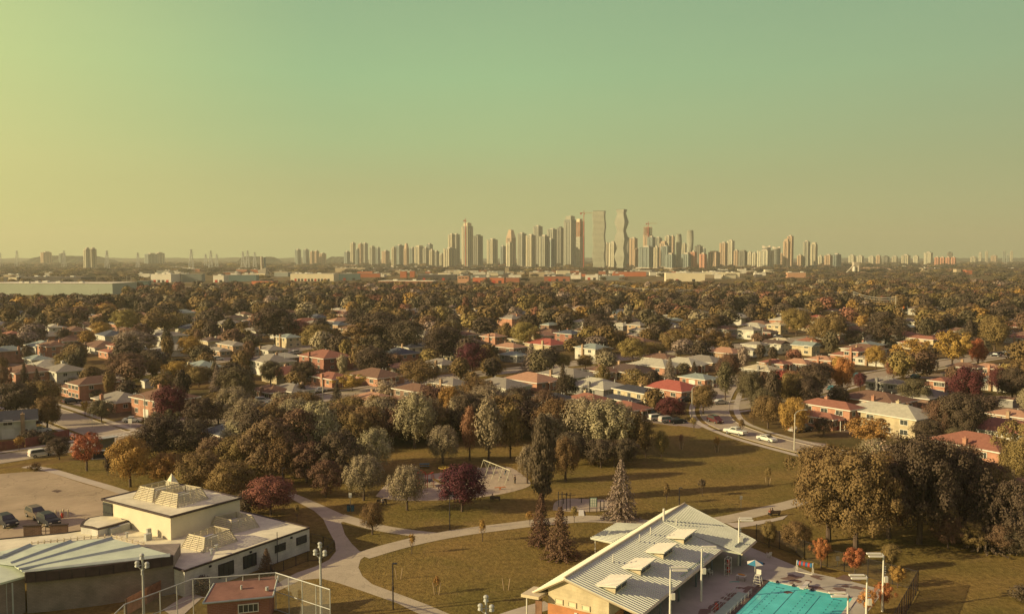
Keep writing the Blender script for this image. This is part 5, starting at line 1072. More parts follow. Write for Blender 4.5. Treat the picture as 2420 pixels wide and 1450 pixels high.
for a, b in zip(fp, fp[1:]):
    fa.add([(a[0], a[1], 5.06), (b[0], b[1], 5.06), (b[0], b[1], 3.85), (a[0], a[1], 3.85), (a[0] - .1, a[1] + .35, 5.06), (b[0] - .1, b[1] + .35, 5.06), (b[0] - .1, b[1] + .35, 3.85), (a[0] - .1, a[1] + .35, 3.85)], [(3, 2, 1, 0), (4, 5, 6, 7), (0, 1, 5, 4), (2, 3, 7, 6)])
e0, e1 = fp[0], fp[-1]; fa.box((e0[0] + .1, e0[1] + .17, 4.45), (.1, .5, 1.2)); obj('fascia', fa, M_coping, aud); sm_ = MB()
for i in range(1, 12):
    t = i / 12 * 6; k = min(5, int(t)); u = t - k; a, b = fp[k], fp[k + 1]; sm_.box((a[0] + (b[0] - a[0]) * u, a[1] + (b[1] - a[1]) * u - .03, 4.45), (.05, .05, 1.2))
obj('fascia_seams', sm_, M_dark, aud)
wl_ = [(p[0] - .1, p[1] + .5) for p in fp]; wall = [*wl_, (wl_[-1][0] - 1, wl_[-1][1] + 5), (wl_[0][0] - 2, wl_[0][1] + 9)]
obj('wall', MB().prism(wall, 0, 4.8), M_block, aud); obj('downpipe', MB().path([(wl_[-1][0] - 1.6, wl_[-1][1] - .35, 3.8), (wl_[-1][0] - 1.6, wl_[-1][1] - .35, 0)], .07), M_trim, aud)
# tall left drum of the wing with its own sloping roof
dr_ = [AQ(a, b, 4.6) for a, b in ((58, 1357), (-80, 1395), (-80, 1325), (0, 1316))]
obj('drum_wall', MB().prism([(p[0], p[1]) for p in dr_], 0, 4.3), M_block, aud); tp = AQ(-60, 1312, 6)
obj('drum_roof', MB().add([(dr_[0][0] + .3, dr_[0][1] - .2, 4.55), (dr_[1][0], dr_[1][1] - .5, 4.55), (dr_[2][0], dr_[2][1], 6.2), (dr_[3][0], dr_[3][1], 5.35), (dr_[0][0] + .3, dr_[0][1] - .2, 4.3), (dr_[1][0], dr_[1][1] - .5, 4.3)], [(1, 0, 3, 2), (0, 1, 5, 4)]), M_fan, aud)
dp = MB()
for a in (18, 33): p = AQ(a, 1372, 4.3); dp.pole(p[0], p[1] - .35, 0, 4.2, .09)
obj('downpipe', dp, M_rib, aud)
# small clutter: fence gate walls in the car park
for (x0, x1, y) in ((57, 98, 1272), (119, 161, 1270)):
    a, b = P(x0, y), P(x1, y - 2); l = hypot(b[0] - a[0], b[1] - a[1]); an_ = atan2(b[1] - a[1], b[0] - a[0]); cx, cy = (a[0] + b[0]) / 2, (a[1] + b[1]) / 2
    g = thing('brick_wall', ('left' if x0 < 100 else 'right') + ' of the two brown brick walls flanking the round iron gate wheel', 'wall', (cx, cy, 0), an_)
    obj('wall', MB().box((0, 0, .95), (l, .35, 1.9)), wallmat('brown brick'), g); obj('coping', MB().box((0, 0, 1.97), (l + .15, .5, .12)), M_coping, g)
a = P(108.5, 1268); g = thing('gate_wheel', 'round iron wheel with a cross between the two brick walls', 'gate', (*a, 0), .1); m = MB(); pts = [(cos(t) * .75, 0, .95 + sin(t) * .75) for t in [2 * pi * k / 24 for k in range(25)]]
m.path(pts, .06); obj('ring', m, M_dark, g); obj('cross', MB().tube((-.75, 0, .95), (.75, 0, .95), .05).tube((0, 0, 0.1), (0, 0, 1.7), .05), M_dark, g)
for i, (a, b) in enumerate(((132, 1221), (144, 1222), (150, 1219), (161, 1220))):
    x_, y_ = P(a, b); r_ = thing('bollard', ['leftmost', 'second from left', 'third from left', 'rightmost'][i] + ' concrete bollard by the red hydrant in the car park', 'bollard', (x_, y_, 0), 0, 'concrete bollards'); obj('post', MB().pole(0, 0, 0, 1.15, .13, n=10), M_cream, r_); obj('cap', MB().ell((0, 0, 1.15), (.13, .13, .08)), M_cream, r_)
a = P(147, 1223); r_ = thing('fire_hydrant', 'small red hydrant between the concrete bollards', 'hydrant', (*a, 0)); obj('body', MB().pole(0, 0, 0, .7, .14, n=10).tube((-.25, 0, .5), (.25, 0, .5), .07).box((0, 0, .03), (.4, .4, .06)), M_red, r_); obj('cap', MB().ell((0, 0, .7), (.15, .15, .12)), M_red, r_)
# ------------------------------------------------------------------ brick hut, chain-link backstop and boards
h4 = [P(479, 1424, 2.9), P(645, 1408, 2.9), P(657, 1359, 4.0), P(506, 1377, 4.0)]; hc = (sum(p[0] for p in h4) / 4, sum(p[1] for p in h4) / 4)
hut = thing('brick_hut', 'small brick hut with rust-red sheet roof behind the chain-link fence', 'hut', (*hc, 0)); hl = [(p[0] - hc[0], p[1] - hc[1]) for p in h4]
obj('roof', MB().slab([(*hl[0], 2.9), (*hl[1], 2.9), (*hl[2], 4.0), (*hl[3], 4.0)], .16), mat('rust_sheet', (.27, .14, .10), var=.2, scale=.8, detail=8), hut)
hi = inset(hl, -.5); obj('wall', MB().prism(hi, 0, [2.72, 2.72, 3.8, 3.8]), wallmat('red brick'), hut); fr = MB()
for i, j in ((0, 1), (1, 2), (3, 0)):
    z = (2.9, 2.9, 4.0, 4.0); fr.tube((*hl[i], z[i] - .05), (*hl[j], z[j] - .05), .12, n=4)
obj('fascia', fr, M_rib, hut); an_ = atan2(hi[1][1] - hi[0][1], hi[1][0] - hi[0][0]); wx = hi[0][0] + (hi[1][0] - hi[0][0]) * .66; wy = hi[0][1] + (hi[1][1] - hi[0][1]) * .66
window(hut, wx + sin(an_) * .03, wy - cos(an_) * .03, 1.75, an_ - pi / 2, 2.2, .95, M_trim, 3); vv = MB(); c_ = ((hl[0][0] + hl[2][0]) / 2, (hl[0][1] + hl[2][1]) / 2); vv.pole(c_[0], c_[1], 3.3, 3.9, .12); vv.pole(c_[0] + 3, c_[1], 3.3, 3.7, .2); obj('roof_vents', vv, M_steel, hut)
M_mesh = bpy.data.materials.new('chain_link'); M_mesh.use_nodes = True; nt = M_mesh.node_tree; N = nt.nodes; L = nt.links; b = N['Principled BSDF']; b.inputs['Base Color'].default_value = (.30, .29, .25, 1); b.inputs['Roughness'].default_value = .6
tr = N.new('ShaderNodeBsdfTransparent'); mx = N.new('ShaderNodeMixShader'); mx.inputs[0].default_value = .22; L.new(tr.outputs[0], mx.inputs[1]); L.new(b.outputs[0], mx.inputs[2]); L.new(mx.outputs[0], N['Material Output'].inputs[0])
bk = thing('backstop_fence', 'tall chain-link backstop fence of grey pipes in the foreground', 'fence', (-38, 98, 0)); BH = 4.6
bp = [P(a, b, BH) for a, b in ((270, 1450), (294, 1427), (456, 1367), (651, 1352), (780, 1392))]; bp = [(p[0] + 38, p[1] - 98) for p in bp]; ps = MB(); rl = MB(); ms = MB()
for i, (a, b) in enumerate(zip(bp, bp[1:])):
    n = [1, 4, 5, 4][i]
    for k in range(n + 1):
        t = k / n; x_, y_ = a[0] + (b[0] - a[0]) * t, a[1] + (b[1] - a[1]) * t
        if k < n or i == 3: obj('post', MB().pole(x_, y_, 0, BH, .055, n=6), M_steel, bk)
    for z in (BH, 2.3, .1): rl.tube((*a, z), (*b, z), .045 if z < 4 else .065, n=6)
    ms.add([(*a, .1), (*b, .1), (*b, BH), (*a, BH)], [(0, 1, 2, 3)])
for i in range(7):
    pass
obj('rails', rl, M_steel, bk); obj('mesh', ms, M_mesh, bk)
a, b = P(300, 1452), P(424, 1384); wf = thing('board_fence', 'brown vertical board fence between auditorium wall and chain-link backstop', 'fence', (*a, 0), atan2(b[1] - a[1], b[0] - a[0])); l = hypot(b[0] - a[0], b[1] - a[1]); m = MB()
for k in range(int(l / .2)): m.box((k * .2 + .1, 0, 1.0 + .02 * (k % 3)), (.17, .04, 2.0))
obj('boards', m, mat('fence_board', (.30, .15, .09), var=.3, scale=1.5), wf); obj('posts', MB().pole(0, .1, 0, 2, .07).pole(l / 2, .1, 0, 2, .07).pole(l, .1, 0, 2, .07), M_bark, wf)
st_ = [P(a, b) for a, b in ((385, 1440), (450, 1400), (480, 1410), (420, 1465))]; struct('pavement', MB().sheet(st_, .06), M_conc)
def iron_fence(pts, h, label, step=2.5, m=M_dark, mesh=False, name='fence'):
    r_ = thing(name, label, 'fence', (*pts[0], 0)); q = [(p[0] - pts[0][0], p[1] - pts[0][1]) for p in pts]; ps = MB(); rl = MB(); ms = MB()
    for a, b in zip(q, q[1:]):
        l = hypot(b[0] - a[0], b[1] - a[1]); n = max(1, round(l / step))
        for k in range(n + 1): t = k / n; obj('post', MB().pole(a[0] + (b[0] - a[0]) * t, a[1] + (b[1] - a[1]) * t, 0, h, .05, n=6), m, r_)
        for z in (h - .03, .15): rl.tube((*a, z), (*b, z), .03, n=5)
        ms.add([(*a, .1), (*b, .1), (*b, h), (*a, h)], [(0, 1, 2, 3)])
    obj('rails', rl, m, r_)
    if mesh: obj('mesh', ms, mesh, r_)
    return r_
M_bmesh = M_mesh.copy(); M_bmesh.name = 'dark_chain_link'; M_bmesh.node_tree.nodes['Principled BSDF'].inputs['Base Color'].default_value = (.03, .025, .02, 1)
iron_fence([P(a, b) for a, b in ((735, 1282), (764, 1290), (790, 1300), (760, 1325), (728, 1326), (640, 1360))], 1.5, 'low black fence round the grass corner beside the school', mesh=M_bmesh)
iron_fence([P(a, b) for a, b in ((1787, 1278), (1842, 1297), (1901, 1320), (1955, 1340), (1995, 1350), (2169, 1396))], 2.6, 'tall dark fence between pool deck and the big trees', 3.6, mesh=M_bmesh)
M_rmesh = M_bmesh.copy(); M_rmesh.name = 'rust_chain_link'; M_rmesh.node_tree.nodes['Principled BSDF'].inputs['Base Color'].default_value = (.16, .06, .04, 1); [setattr(n.inputs[0], 'default_value', .55) for n in M_rmesh.node_tree.nodes if n.type == 'MIX_SHADER']
iron_fence([P(a, b) for a, b in ((2169, 1396), (2152, 1430), (2130, 1470), (2105, 1520))], 2.8, 'rust-brown mesh fence running down beside the right-hand field', 1.6, mesh=M_rmesh)
# ------------------------------------------------------------------ pool house
ph = thing('pool_house', 'cream and orange brick pool house with long ribbed metal roof and four dormers', 'building', (2.4, 100.1, 0), rad(57)); M_metal = mat('ribbed_metal', (.60, .61, .48), rough=.42, var=.1, scale=.25, spec=.5)
# local frame: x along the ridge, y to the left (the ridge lies at y = -4.3)
RZ, EZ = 5.5, 3.0
def ribs(mb, a, b, c, d_, step=.5, w_=.2, h_=.075):
    """raised ribs over the plane a-b-c-d, running from edge a-b to edge d-c"""
    a, b, c, d_ = map(np.array, (a, b, c, d_)); n = int(np.linalg.norm(b - a) / step)
    for k in range(n + 1):
        t = k / n; p = a + (b - a) * t; q = d_ + (c - d_) * t; e = (b - a) / np.linalg.norm(b - a) * w_ / 2; up = np.array((0, 0, h_)); o = len(mb.v)
        mb.v += [tuple(p - e), tuple(p + e), tuple(q + e), tuple(q - e), tuple(p - e * .6 + up), tuple(p + e * .6 + up), tuple(q + e * .6 + up), tuple(q - e * .6 + up)]
        mb.f += [(o + 4, o + 5, o + 6, o + 7), (o, o + 4, o + 7, o + 3), (o + 5, o + 1, o + 2, o + 6), (o, o + 1, o + 5, o + 4), (o + 3, o + 7, o + 6, o + 2)]
R0, R1 = (0, -4.3, RZ), (36.2, -4.3, RZ); L0, L1 = (0, 0, EZ), (38.4, 0, EZ); E0, E1 = (0.9, -13.5, EZ), (27.6, -13.5, EZ); H1, H0 = (33.6, -15.9, 2.7), (27.4, -15.9, 2.7); V0 = (24.0, -9.2, 4.15)
rf = MB(); rf.slab([L0, R0, R1, L1][::-1], .22); rr = MB(); ribs(rr, R0, R1, L1, L0)
ek = (24.6, -11.4, 3.55); rf.slab([R0, E0, (26.6, -13.5, EZ), (26.6, -4.3, RZ)], .22); ribs(rr, (0, -4.3, RZ), (26.6, -4.3, RZ), (26.6, -13.5, EZ), (.9, -13.5, EZ))
rf.slab([(26.6, -4.3, RZ), (26.6, -13.5, EZ), H0, H1, R1], .22); ribs(rr, (26.6, -4.3, RZ), (36.2, -4.3, RZ), (33.6, -15.9, 2.72), (27.2, -15.9, 2.72))
rf.slab([(21.3, 3.6, 3.0), (21.3, 0.2, 2.95), (31, .2, 2.95), (29.4, 3.6, 3.0)][::1], .2); ribs(rr, (21.3, 3.6, 3.02), (29.4, 3.6, 3.02), (31, .2, 2.97), (21.3, .2, 2.97), .5)
obj('roof', rf, M_metal, ph); obj('roof_ribs', rr, M_metal, ph)
tr_ = MB(); tr_.tube((-.05, -4.3, RZ + .05), (36.3, -4.3, RZ + .05), .16, n=6)
for a, b in ((L0, R0), (R0, E0), (L1, R1), (E0, (26.6, -13.5, EZ)), (H0, H1), (H1, R1), (L0, L1)): tr_.tube((a[0], a[1], a[2] - .12), (b[0], b[1], b[2] - .12), .19, n=4)
obj('trim', tr_, M_cream, ph)
gwl = MB(); y0_, y1_ = -1.85, -9.7; zz = lambda y: RZ - .32 - abs(y + 4.3) * ((RZ - EZ) / 4.3 if y > -4.3 else (RZ - EZ) / 9.2)
gwl.add([(.5, y0_, 1.95), (.5, y1_, 1.95), (.5, y1_, zz(y1_)), (.5, -4.3, RZ - .32), (.5, y0_, zz(y0_)), (35, y0_, 1.95), (35, y1_, 1.95), (35, y1_, zz(y1_)), (35, -4.3, RZ - .32), (35, y0_, zz(y0_))], [(0, 4, 3, 2, 1), (5, 6, 7, 8, 9), (0, 5, 9, 4), (1, 2, 7, 6)])
obj('upper_wall', gwl, brickmat('cream_block', (.60, .50, .32), (.57, .475, .30), (.52, .43, .27), 1.0, .8, .4, .02), ph)
obj('brick_wall', MB().prism([(.44, y0_ + .02), (35.05, y0_ + .02), (35.05, y1_ - .04), (.44, y1_ - .04)], 0, 1.948), brickmat('orange_block', (.50, .22, .09), (.46, .2, .085), (.42, .2, .1), 1.0, .6, .2, .015), ph)
for k in range(3): window(ph, .48, -3.3 - k * 1.75, 2.45, pi, 1.0, .55, M_cream, 0).children[0].material_slots[0].link = 'OBJECT'
for wdw in [c for c in ph.children if c.name.startswith('window')]: wdw.children[0].material_slots[0].material = mat('glazed_panel', (.62, .66, .42), rough=.4, var=.05)
obj('wall_lamp', MB().box((.38, -5.6, 1.55), (.18, .35, .22)), M_white, ph)
lo = MB(); lo.slab([(-1.1, .9, 2.95), (-1.1, -1.5, 3.1), (1.8, -1.5, 3.1), (1.8, .9, 2.95)], .35); obj('front_canopy', lo, M_cream, ph); obj('canopy_post', MB().pole(-.6, .4, 0, 2.7, .09), M_trim, ph)
obj('porch_screen', MB().box((.1, -.8, 1.3), (.06, .9, 2.6)).box((.1, -.4, 1.3), (.1, .08, 2.6)).box((.1, -1.2, 1.3), (.1, .08, 2.6)), mat('bronze_glass', (.25, .14, .09), rough=.3), ph)
obj('canopy_post', MB().pole(22, 3.2, 0, 2.9, .09), M_trim, ph)
# dormers
def dormer(x):
    ya, yb, za, zb = -7.2, -10.0, 4.74, 5.18
    b = obj('dormer', MB().slab([(x - 2.1, yb, zb), (x + 2.2, yb, zb), (x + 1.9, ya, za), (x - 1.9, ya, za)], .15), M_trim, ph)
    ck = MB().prism([(x - 1.5, ya - .1), (x + 1.5, ya - .1), (x + 1.5, -9.6), (x - 1.5, -9.6)], 3.8, [za - .18, za - .18, zb - .24, zb - .24])
    ck.v = [(p[0], p[1], (za - .18 if p[1] > -8 else zb - .24) if p[2] > 4 else p[2]) for p in ck.v]
    obj('dormer_cheek', ck, M_cream, b); lr = MB(); ribs(lr, (x - 1.9, ya, za + .01), (x + 1.9, ya, za + .01), (x + 2.2, yb, zb + .01), (x - 2.1, yb, zb + .01), .42, .07, .05); obj('lid_ribs', lr, M_trim, b)
    for s in (-.72, .72): obj('pane', MB().box((x + s, -9.62, zb - .62), (1.15, .06, .55)), M_glass, b)
for x in (3.8, 10.6, 17.4, 24.2): dormer(x)
sv = MB()
for (x, y) in ((9, -6.0), (17.5, -5.6), (21.0, -5.6), (27.5, -6.6)):
    z = RZ - abs(y + 4.3) * .27; sv.pole(x, y, z - .1, z + 1.0, .08, n=7)
sv.pole(27, -4.9, 5.2, 7.1, .16, n=8); obj('roof_vents', sv, M_trim, ph)
gu = MB().box((18.5, -12.9, 3.35), (9.5, .16, .12)).box((30.5, -14.6, 3.15), (4.6, .16, .12)); obj('snow_guard', gu, M_rib, ph); pp = MB()
for x in (2.4, 8.1, 13.8, 19.5, 25.2): obj('porch_post', MB().pole(x, -12.6, 0, 2.9, .13), mat('blue_grey_post', (.14, .16, .17)), ph)
obj('porch_post', MB().pole(30, -14.9, 0, 2.6, .13), mat('blue_grey_post', (.14, .16, .17)), ph)
for x, w_ in ((5, 1.6), (9.6, 3.2), (14, 1.0), (18, 1.8), (22, 2.4)): obj('door', MB().box((x, -9.8, 1.1), (w_, .1, 2.1)), mat('door_dusky', (.10, .07, .06)), ph)
wn_ = MB().box((27.4, -9.8, 1.7), (4.5, .1, 1.2)); obj('window_band', wn_, M_glass, ph)
# ------------------------------------------------------------------ pool
A = P(1818, 1373); B_ = P(2015, 1414); pa = atan2(B_[1] - A[1], B_[0] - A[0]); pool = thing('swimming_pool', 'turquoise outdoor swimming pool with dark lane lines', 'pool', (*A, 0), pa); PW = hypot(B_[0] - A[0], B_[1] - A[1]); PL = 26
wmm = bpy.data.materials.new('pool_water'); wmm.use_nodes = True; nt = wmm.node_tree; N = nt.nodes; L = nt.links; b = N['Principled BSDF']; b.inputs['Base Color'].default_value = (.03, .42, .34, 1); b.inputs['Roughness'].default_value = .15; b.inputs['Specular IOR Level'].default_value = .3
tc = N.new('ShaderNodeTexCoord'); nz = N.new('ShaderNodeTexNoise'); nz.inputs['Scale'].default_value = .35; nz.inputs['Detail'].default_value = 4; L.new(tc.outputs['Object'], nz.inputs['Vector']); r = N.new('ShaderNodeValToRGB'); r.color_ramp.elements[0].color = (.07, .50, .46, 1); r.color_ramp.elements[1].color = (.11, .66, .62, 1); r.color_ramp.elements[0].position = .3; r.color_ramp.elements[1].position = .7; L.new(nz.outputs[0], r.inputs[0]); L.new(r.outputs[0], b.inputs['Base Color'])
bu = N.new('ShaderNodeBump'); bu.inputs['Strength'].default_value = .15; n2 = N.new('ShaderNodeTexNoise'); n2.inputs['Scale'].default_value = 3; L.new(tc.outputs['Object'], n2.inputs['Vector']); L.new(n2.outputs[0], bu.inputs['Height']); L.new(bu.outputs[0], b.inputs['Normal'])
obj('water', MB().box((PW / 2, -PL / 2, .03), (PW, PL, .06)), wmm, pool); ed = MB(); M_edge = mat('pool_edge', (.62, .56, .42), var=.08)
ed.box((PW / 2, .25, .07), (PW + 1, .5, .1)); ed.box((PW + .25, -PL / 2, .07), (.5, PL - .004, .1)); obj('coping', ed, M_edge, pool); obj('drain_channel', MB().box((-.4, -PL / 2, .07), (.75, PL, .09)), mat('wet_concrete', (.13, .09, .07)), pool)
M_lane = mat('lane_line', (.03, .15, .19)); ll = MB()
for x in (PW * .36, PW * .66): 
    for k in range(1): ll.box((x, -PL / 2 - .6, .064), (.10, PL - 1.5, .008))
for x in (PW * .14, PW * .22, PW * .5, PW * .58, PW * .82, PW * .9):
    for k in range(26): ll.box((x, -1.6 - k * .95, .064), (.09, .38, .008))
for x in (PW * .18, PW * .54, PW * .86): ll.box((x, -1.5, .064), (1.1, .16, .008))
obj('lane_lines', ll, M_lane, pool)
for i, q in enumerate((.09, .29, .52, .73, .94, -.0)):
    if i < 5: g = obj('starting_block', MB().box((PW * q + .15, -.1, .16), (.35, .3, .18)).box((PW * q + .15, .02, .3), (.25, .1, .1)), M_dark, pool)
db = thing('diving_board', 'short white diving board at the far end of the pool', 'diving board', (*P(1905, 1388), 0), pa); obj('board', MB().box((0, -.6, .55), (.5, 3.0, .08)), M_white, db); obj('stand', MB().box((0, .4, .26), (.4, .6, .5)), M_steel, db)
# ramp channel with rails on the near side
ra, rb_ = P(1757, 1405), P(1695, 1463); rmp = thing('pool_ramp', 'pale aqua sunken ramp with thin handrails beside the pool', 'ramp', (*ra, 0), atan2(rb_[1] - ra[1], rb_[0] - ra[0])); obj('floor', MB().box((4, 0, .06), (9, 1.7, .06)), mat('aqua_floor', (.36, .48, .36), var=.08), rmp); hr = MB()
for s in (-.9, .9):
    hr.tube((-.5, s, .9), (8.5, s, .9), .025, n=5); hr.tube((-.5, s, .5), (8.5, s, .5), .02, n=5)
    for k in range(8): hr.pole(-.4 + k * 1.25, s, 0, .9, .02, n=5)
obj('handrail', hr, M_steel, rmp)
stn = MB(); R = random.Random(4)
for _ in range(34):
    t = R.random()
    if t < .5: c_ = P(R.uniform(1850, 2045), R.uniform(1362, 1400)); c_ = P(1830 + 210 * R.random(), 1362 + R.uniform(-6, 14) + 0) if False else c_
    else: q = R.random(); c_ = P(1800 - 130 * q + R.uniform(-14, 14), 1370 + 75 * q + R.uniform(-10, 10))
    n = 9; r0 = R.uniform(.25, 1.0); pts = [(c_[0] + cos(2 * pi * k / n) * r0 * R.uniform(.5, 1.6), c_[1] + sin(2 * pi * k / n) * r0 * R.uniform(.5, 1.3)) for k in range(n)]; stn.sheet(pts, .048 + .0008 * _)
struct('wet_patches', stn, mat('wet_deck', (.19, .125, .095), var=.15, scale=.6)); jn = MB(); D_ = frame_at(*P(1700, 1330), rad(57))
for k in range(-6, 8): a = D_(k * 3.5, -22); b = D_(k * 3.5, 0); 
for k in range(7): a = D_(-20, -k * 3.2); b = D_(20, -k * 3.2)
# ------------------------------------------------------------------ pool-side things
def flood(px, py, h, label, arm=(1, 0), two=True, name='floodlight_pole'):
    x, y = P(px, py); r_ = thing(name, label, 'light pole', (x, y, 0)); obj('pole', MB().pole(0, 0, 0, h, .14, .09, 8), M_trim, r_); hd = obj('arm', MB().tube((0, -.3, h - .1), (0, .45, h + .1), .06, n=6), M_steel, r_)
    for s in (-.25, .4):
        l = MB().box((arm[0] * 1.0, s, h - .02 + (s > 0) * .12), (1.7, .34, .14)); q = obj('lamp_head', l, M_trim, r_)
    obj('control_box', MB().box((.3, -.05, h * .58), (.42, .36, .7)).box((0.05, 0, h * .58), (.3, .1, .1)), M_white, r_); ins = MB()
    for k in range(4): ins.box((.2, 0, h * .68 + k * .28), (.2, .12, .1))
    obj('cleats', ins, M_steel, r_); return r_
flood(1745, 1336, 6.4, 'pale floodlight pole at the far corner of the pool house roof'); flood(1657, 1420, 6.6, 'middle pale floodlight pole on the deck beside the pool house'); flood(1583, 1495, 7.3, 'nearest floodlight pole in front of the pool house eave')
flood(2085, 1444, 6.8, 'tallest floodlight pole at the right corner of the pool', (-1, 0)); flood(2046, 1500, 6.6, 'floodlight pole at the right edge of the pool in front of the orange tree', (-1, 0)); flood(2001, 1560, 7.0, 'floodlight pole whose lamps show over the near right pool edge', (-1, 0))
def sport(px, h, ytop, label):
    py = (42 * ytop - h * 610) / (42 - h); x, y = P(px, py); h2 = topz(ytop, y); r_ = thing('sports_light_pole', label, 'light pole', (x, y, 0)); obj('pole', MB().pole(0, 0, 0, h2 - .5, .16, .11, 8), M_steel, r_); obj('bracket', MB().tube((-.75, 0, h2 - 1.3), (.75, 0, h2 - 1.3), .05).pole(0, 0, h2 - 1.4, h2 - .2, .06).tube((-.7, 0, h2 - 1.3), (0, 0, h2 - 1.9), .04).tube((.7, 0, h2 - 1.3), (0, 0, h2 - 1.9), .04), M_steel, r_)
    for (dx, dz) in ((0, 0), (-.55, -.85), (.55, -.95), (0.0, -1.75)):
        s = .27 if dz > -1.2 else .15; hd = obj('floodlight', MB().ell((dx, -.15, h2 + dz - .1), (s, s * .8, s * .85)).pole(dx, -.15, h2 + dz - .5, h2 + dz - .15, s * 1.0, s * .6, 10), M_steel, r_); obj('lens', MB().pole(dx, -.15, h2 + dz - .53, h2 + dz - .5, s * .9, n=10), M_white, hd)
sport(341, 9, 1308, 'sports floodlight pole in front of the curved auditorium wall'); sport(759, 9, 1281, 'sports floodlight pole at the right end of the chain-link fence'); sport(1149, 9, 1406, 'sports floodlight head rising from the bottom edge of the lawn')
def lamp(px, py, h, label, head=-1, px_top=None):
    r_ = thing('path_lamp', label, 'lamp post', (*P(px, py), 0)); obj('pole', MB().pole(0, 0, 0, h, .09, .07), M_dark, r_); obj('lamp_head', MB().box((.25, 0, h), (.55, .3, .12)), M_dark, r_); obj('band', MB().pole(0, 0, h * .42, h * .5, .12), M_dark, r_)
lamp(929, 1439, 5.6, 'brown path lamp beside the curving path near the bottom edge'); lamp(1063, 1252, 5.4, 'brown path lamp in front of the purple tree'); lamp(668, 1165, 4.6, 'thin brown lamp post among the bushy pines'); lamp(1605, 1202, 3.6, 'small brown lamp post behind the pool house roof peak')
# patio umbrella, lifeguard chair, rack, reel, chairs
u = thing('patio_umbrella', 'blue and white patio umbrella by the pool', 'umbrella', (*P(1784, 1368), 0)); obj('pole', MB().pole(0, 0, 0, 2.6, .04), M_white, u)
for nm, par, M in (('white_panels', 0, M_white), ('blue_panels', 1, mat('blue_canvas', (.05, .22, .33)))):
    m = MB()
    for k in range(6):
        if k % 2 == par:
            a0, a1 = 2 * pi * k / 6 + .3, 2 * pi * (k + 1) / 6 + .3; m.add([(0, 0, 2.62), (cos(a0) * 1.15, sin(a0) * 1.15, 2.15), (cos(a1) * 1.15, sin(a1) * 1.15, 2.15), (0, 0, 2.58), (cos(a0) * 1.13, sin(a0) * 1.13, 2.11), (cos(a1) * 1.13, sin(a1) * 1.13, 2.11)], [(0, 1, 2), (5, 4, 3), (1, 4, 5, 2)])
    obj(nm, m, M, u)
lg = thing('lifeguard_chair', 'tall white lifeguard chair beside the pool corner under the umbrella', 'chair', (*P(1791, 1382), 0), pa); m = MB()
for a_, b_ in ((-.5, -.5), (.5, -.5), (.5, .5), (-.5, .5)): m.tube((a_ * 1.3, b_ * 1.3, 0), (a_ * .7, b_ * .7, 1.6), .035, n=5)
for z in (.4, .8, 1.2): m.tube((-.6, -.55, z), (.6, -.55, z), .03, n=5)
lg.scale = (.78, .78, .85); obj('frame', m, M_white, lg); obj('seat', MB().box((0, 0, 1.62), (.8, .8, .06)), M_white, lg); obj('backrest', MB().box((0, .4, 2.0), (.8, .06, .7)), M_white, lg)
rk = thing('equipment_rack', 'white pipe rack holding red floats under the pool house eave', 'rack', (*P(1720, 1357), 0), rad(57)); m = MB(); a_ = .55; b_ = .28
for x, y in ((-a_, -b_), (a_, -b_), (a_, b_), (-a_, b_)): m.pole(x, y, 0, 2.3, .035, n=5)
for z in (.1, .85, 1.6, 2.28):
    for p, q in (((-a_, -b_), (a_, -b_)), ((a_, -b_), (a_, b_)), ((a_, b_), (-a_, b_)), ((-a_, b_), (-a_, -b_))): m.tube((*p, z), (*q, z), .03, n=5)
obj('frame', m, M_white, rk)
for k in range(4): fl_ = obj('red_float', MB().ell((.28 - .18 * (k % 2), .0, .4 + k * .48), (.24, .2, .24)), M_red, rk)
rl_ = thing('lane_rope_reel', 'white stand with a reel of blue and red lane ropes on the deck', 'reel', (*P(1902, 1352), 0), pa); m = MB()
for x in (-1.05, 1.05): m.path([(x, -.4, 0), (x, -.1, 1.5), (x, .1, 1.5), (x, .4, 0), (x, -.4, 0)], .04)
m.tube((-1.05, -.4, .08), (1.05, -.4, .08), .04); obj('stand', m, M_white, rl_); dm_ = obj('blue_rope', MB().tube((-.95, 0, 1.15), (.95, 0, 1.15), .30, n=14), mat('blue_rope', (.05, .16, .28)), rl_); m = MB()
for x in (-.75, -.2, .4): m.tube((x, 0, 1.15), (x + .27, 0, 1.15), .32, n=14)
obj('red_rope', m, M_red, dm_)
def pchair(px, py, a, label):
    c = thing('plastic_chair', label, 'chair', (*P(px, py), 0), rad(a), 'white plastic chairs'); obj('seat', MB().box((0, 0, .42), (.5, .5, .05)), M_white, c); b = MB().box((0, .26, .75), (.5, .05, .14))
    for k in range(5): b.box((-.2 + k * .1, .25, .55), (.05, .04, .35))
    obj('backrest', b, M_white, c); obj('armrests', MB().box((-.27, 0, .64), (.06, .5, .04)).box((.27, 0, .64), (.06, .5, .04)).box((-.27, -.22, .53), (.05, .05, .2)).box((.27, -.22, .53), (.05, .05, .2)), M_white, c)
    for x in (-.22, .22):
        for y in (-.22, .22): obj('leg', MB().tube((x * 1.15, y * 1.15, 0), (x, y, .42), .03, n=5), M_white, c)
pchair(1818, 1316, -160, 'white plastic chair at the far edge of the pool deck'); pchair(1758, 1325, 60, 'white plastic chair behind the umbrella near the roof corner'); pchair(1678, 1358, 30, 'white plastic chair under the pool house eave')
tb = thing('folding_table', 'small table piled with orange and blue pool toys', 'table', (*P(1752, 1371), 0), pa); obj('tabletop', MB().box((0, 0, .7), (1.2, .7, .05)), M_trim, tb)
for x in (-.5, .5):
    for y in (-.28, .28): obj('leg', MB().pole(x, y, 0, .69, .025, n=5), M_dark, tb)
tag(obj('pool_float', MB().ell((0, 0, .82), (.55, .16, .09)), mat('orange_float', (.6, .28, .07)), None, (*P(1752, 1371), 0), pa), 'orange float lying on the pool-side table', 'float')
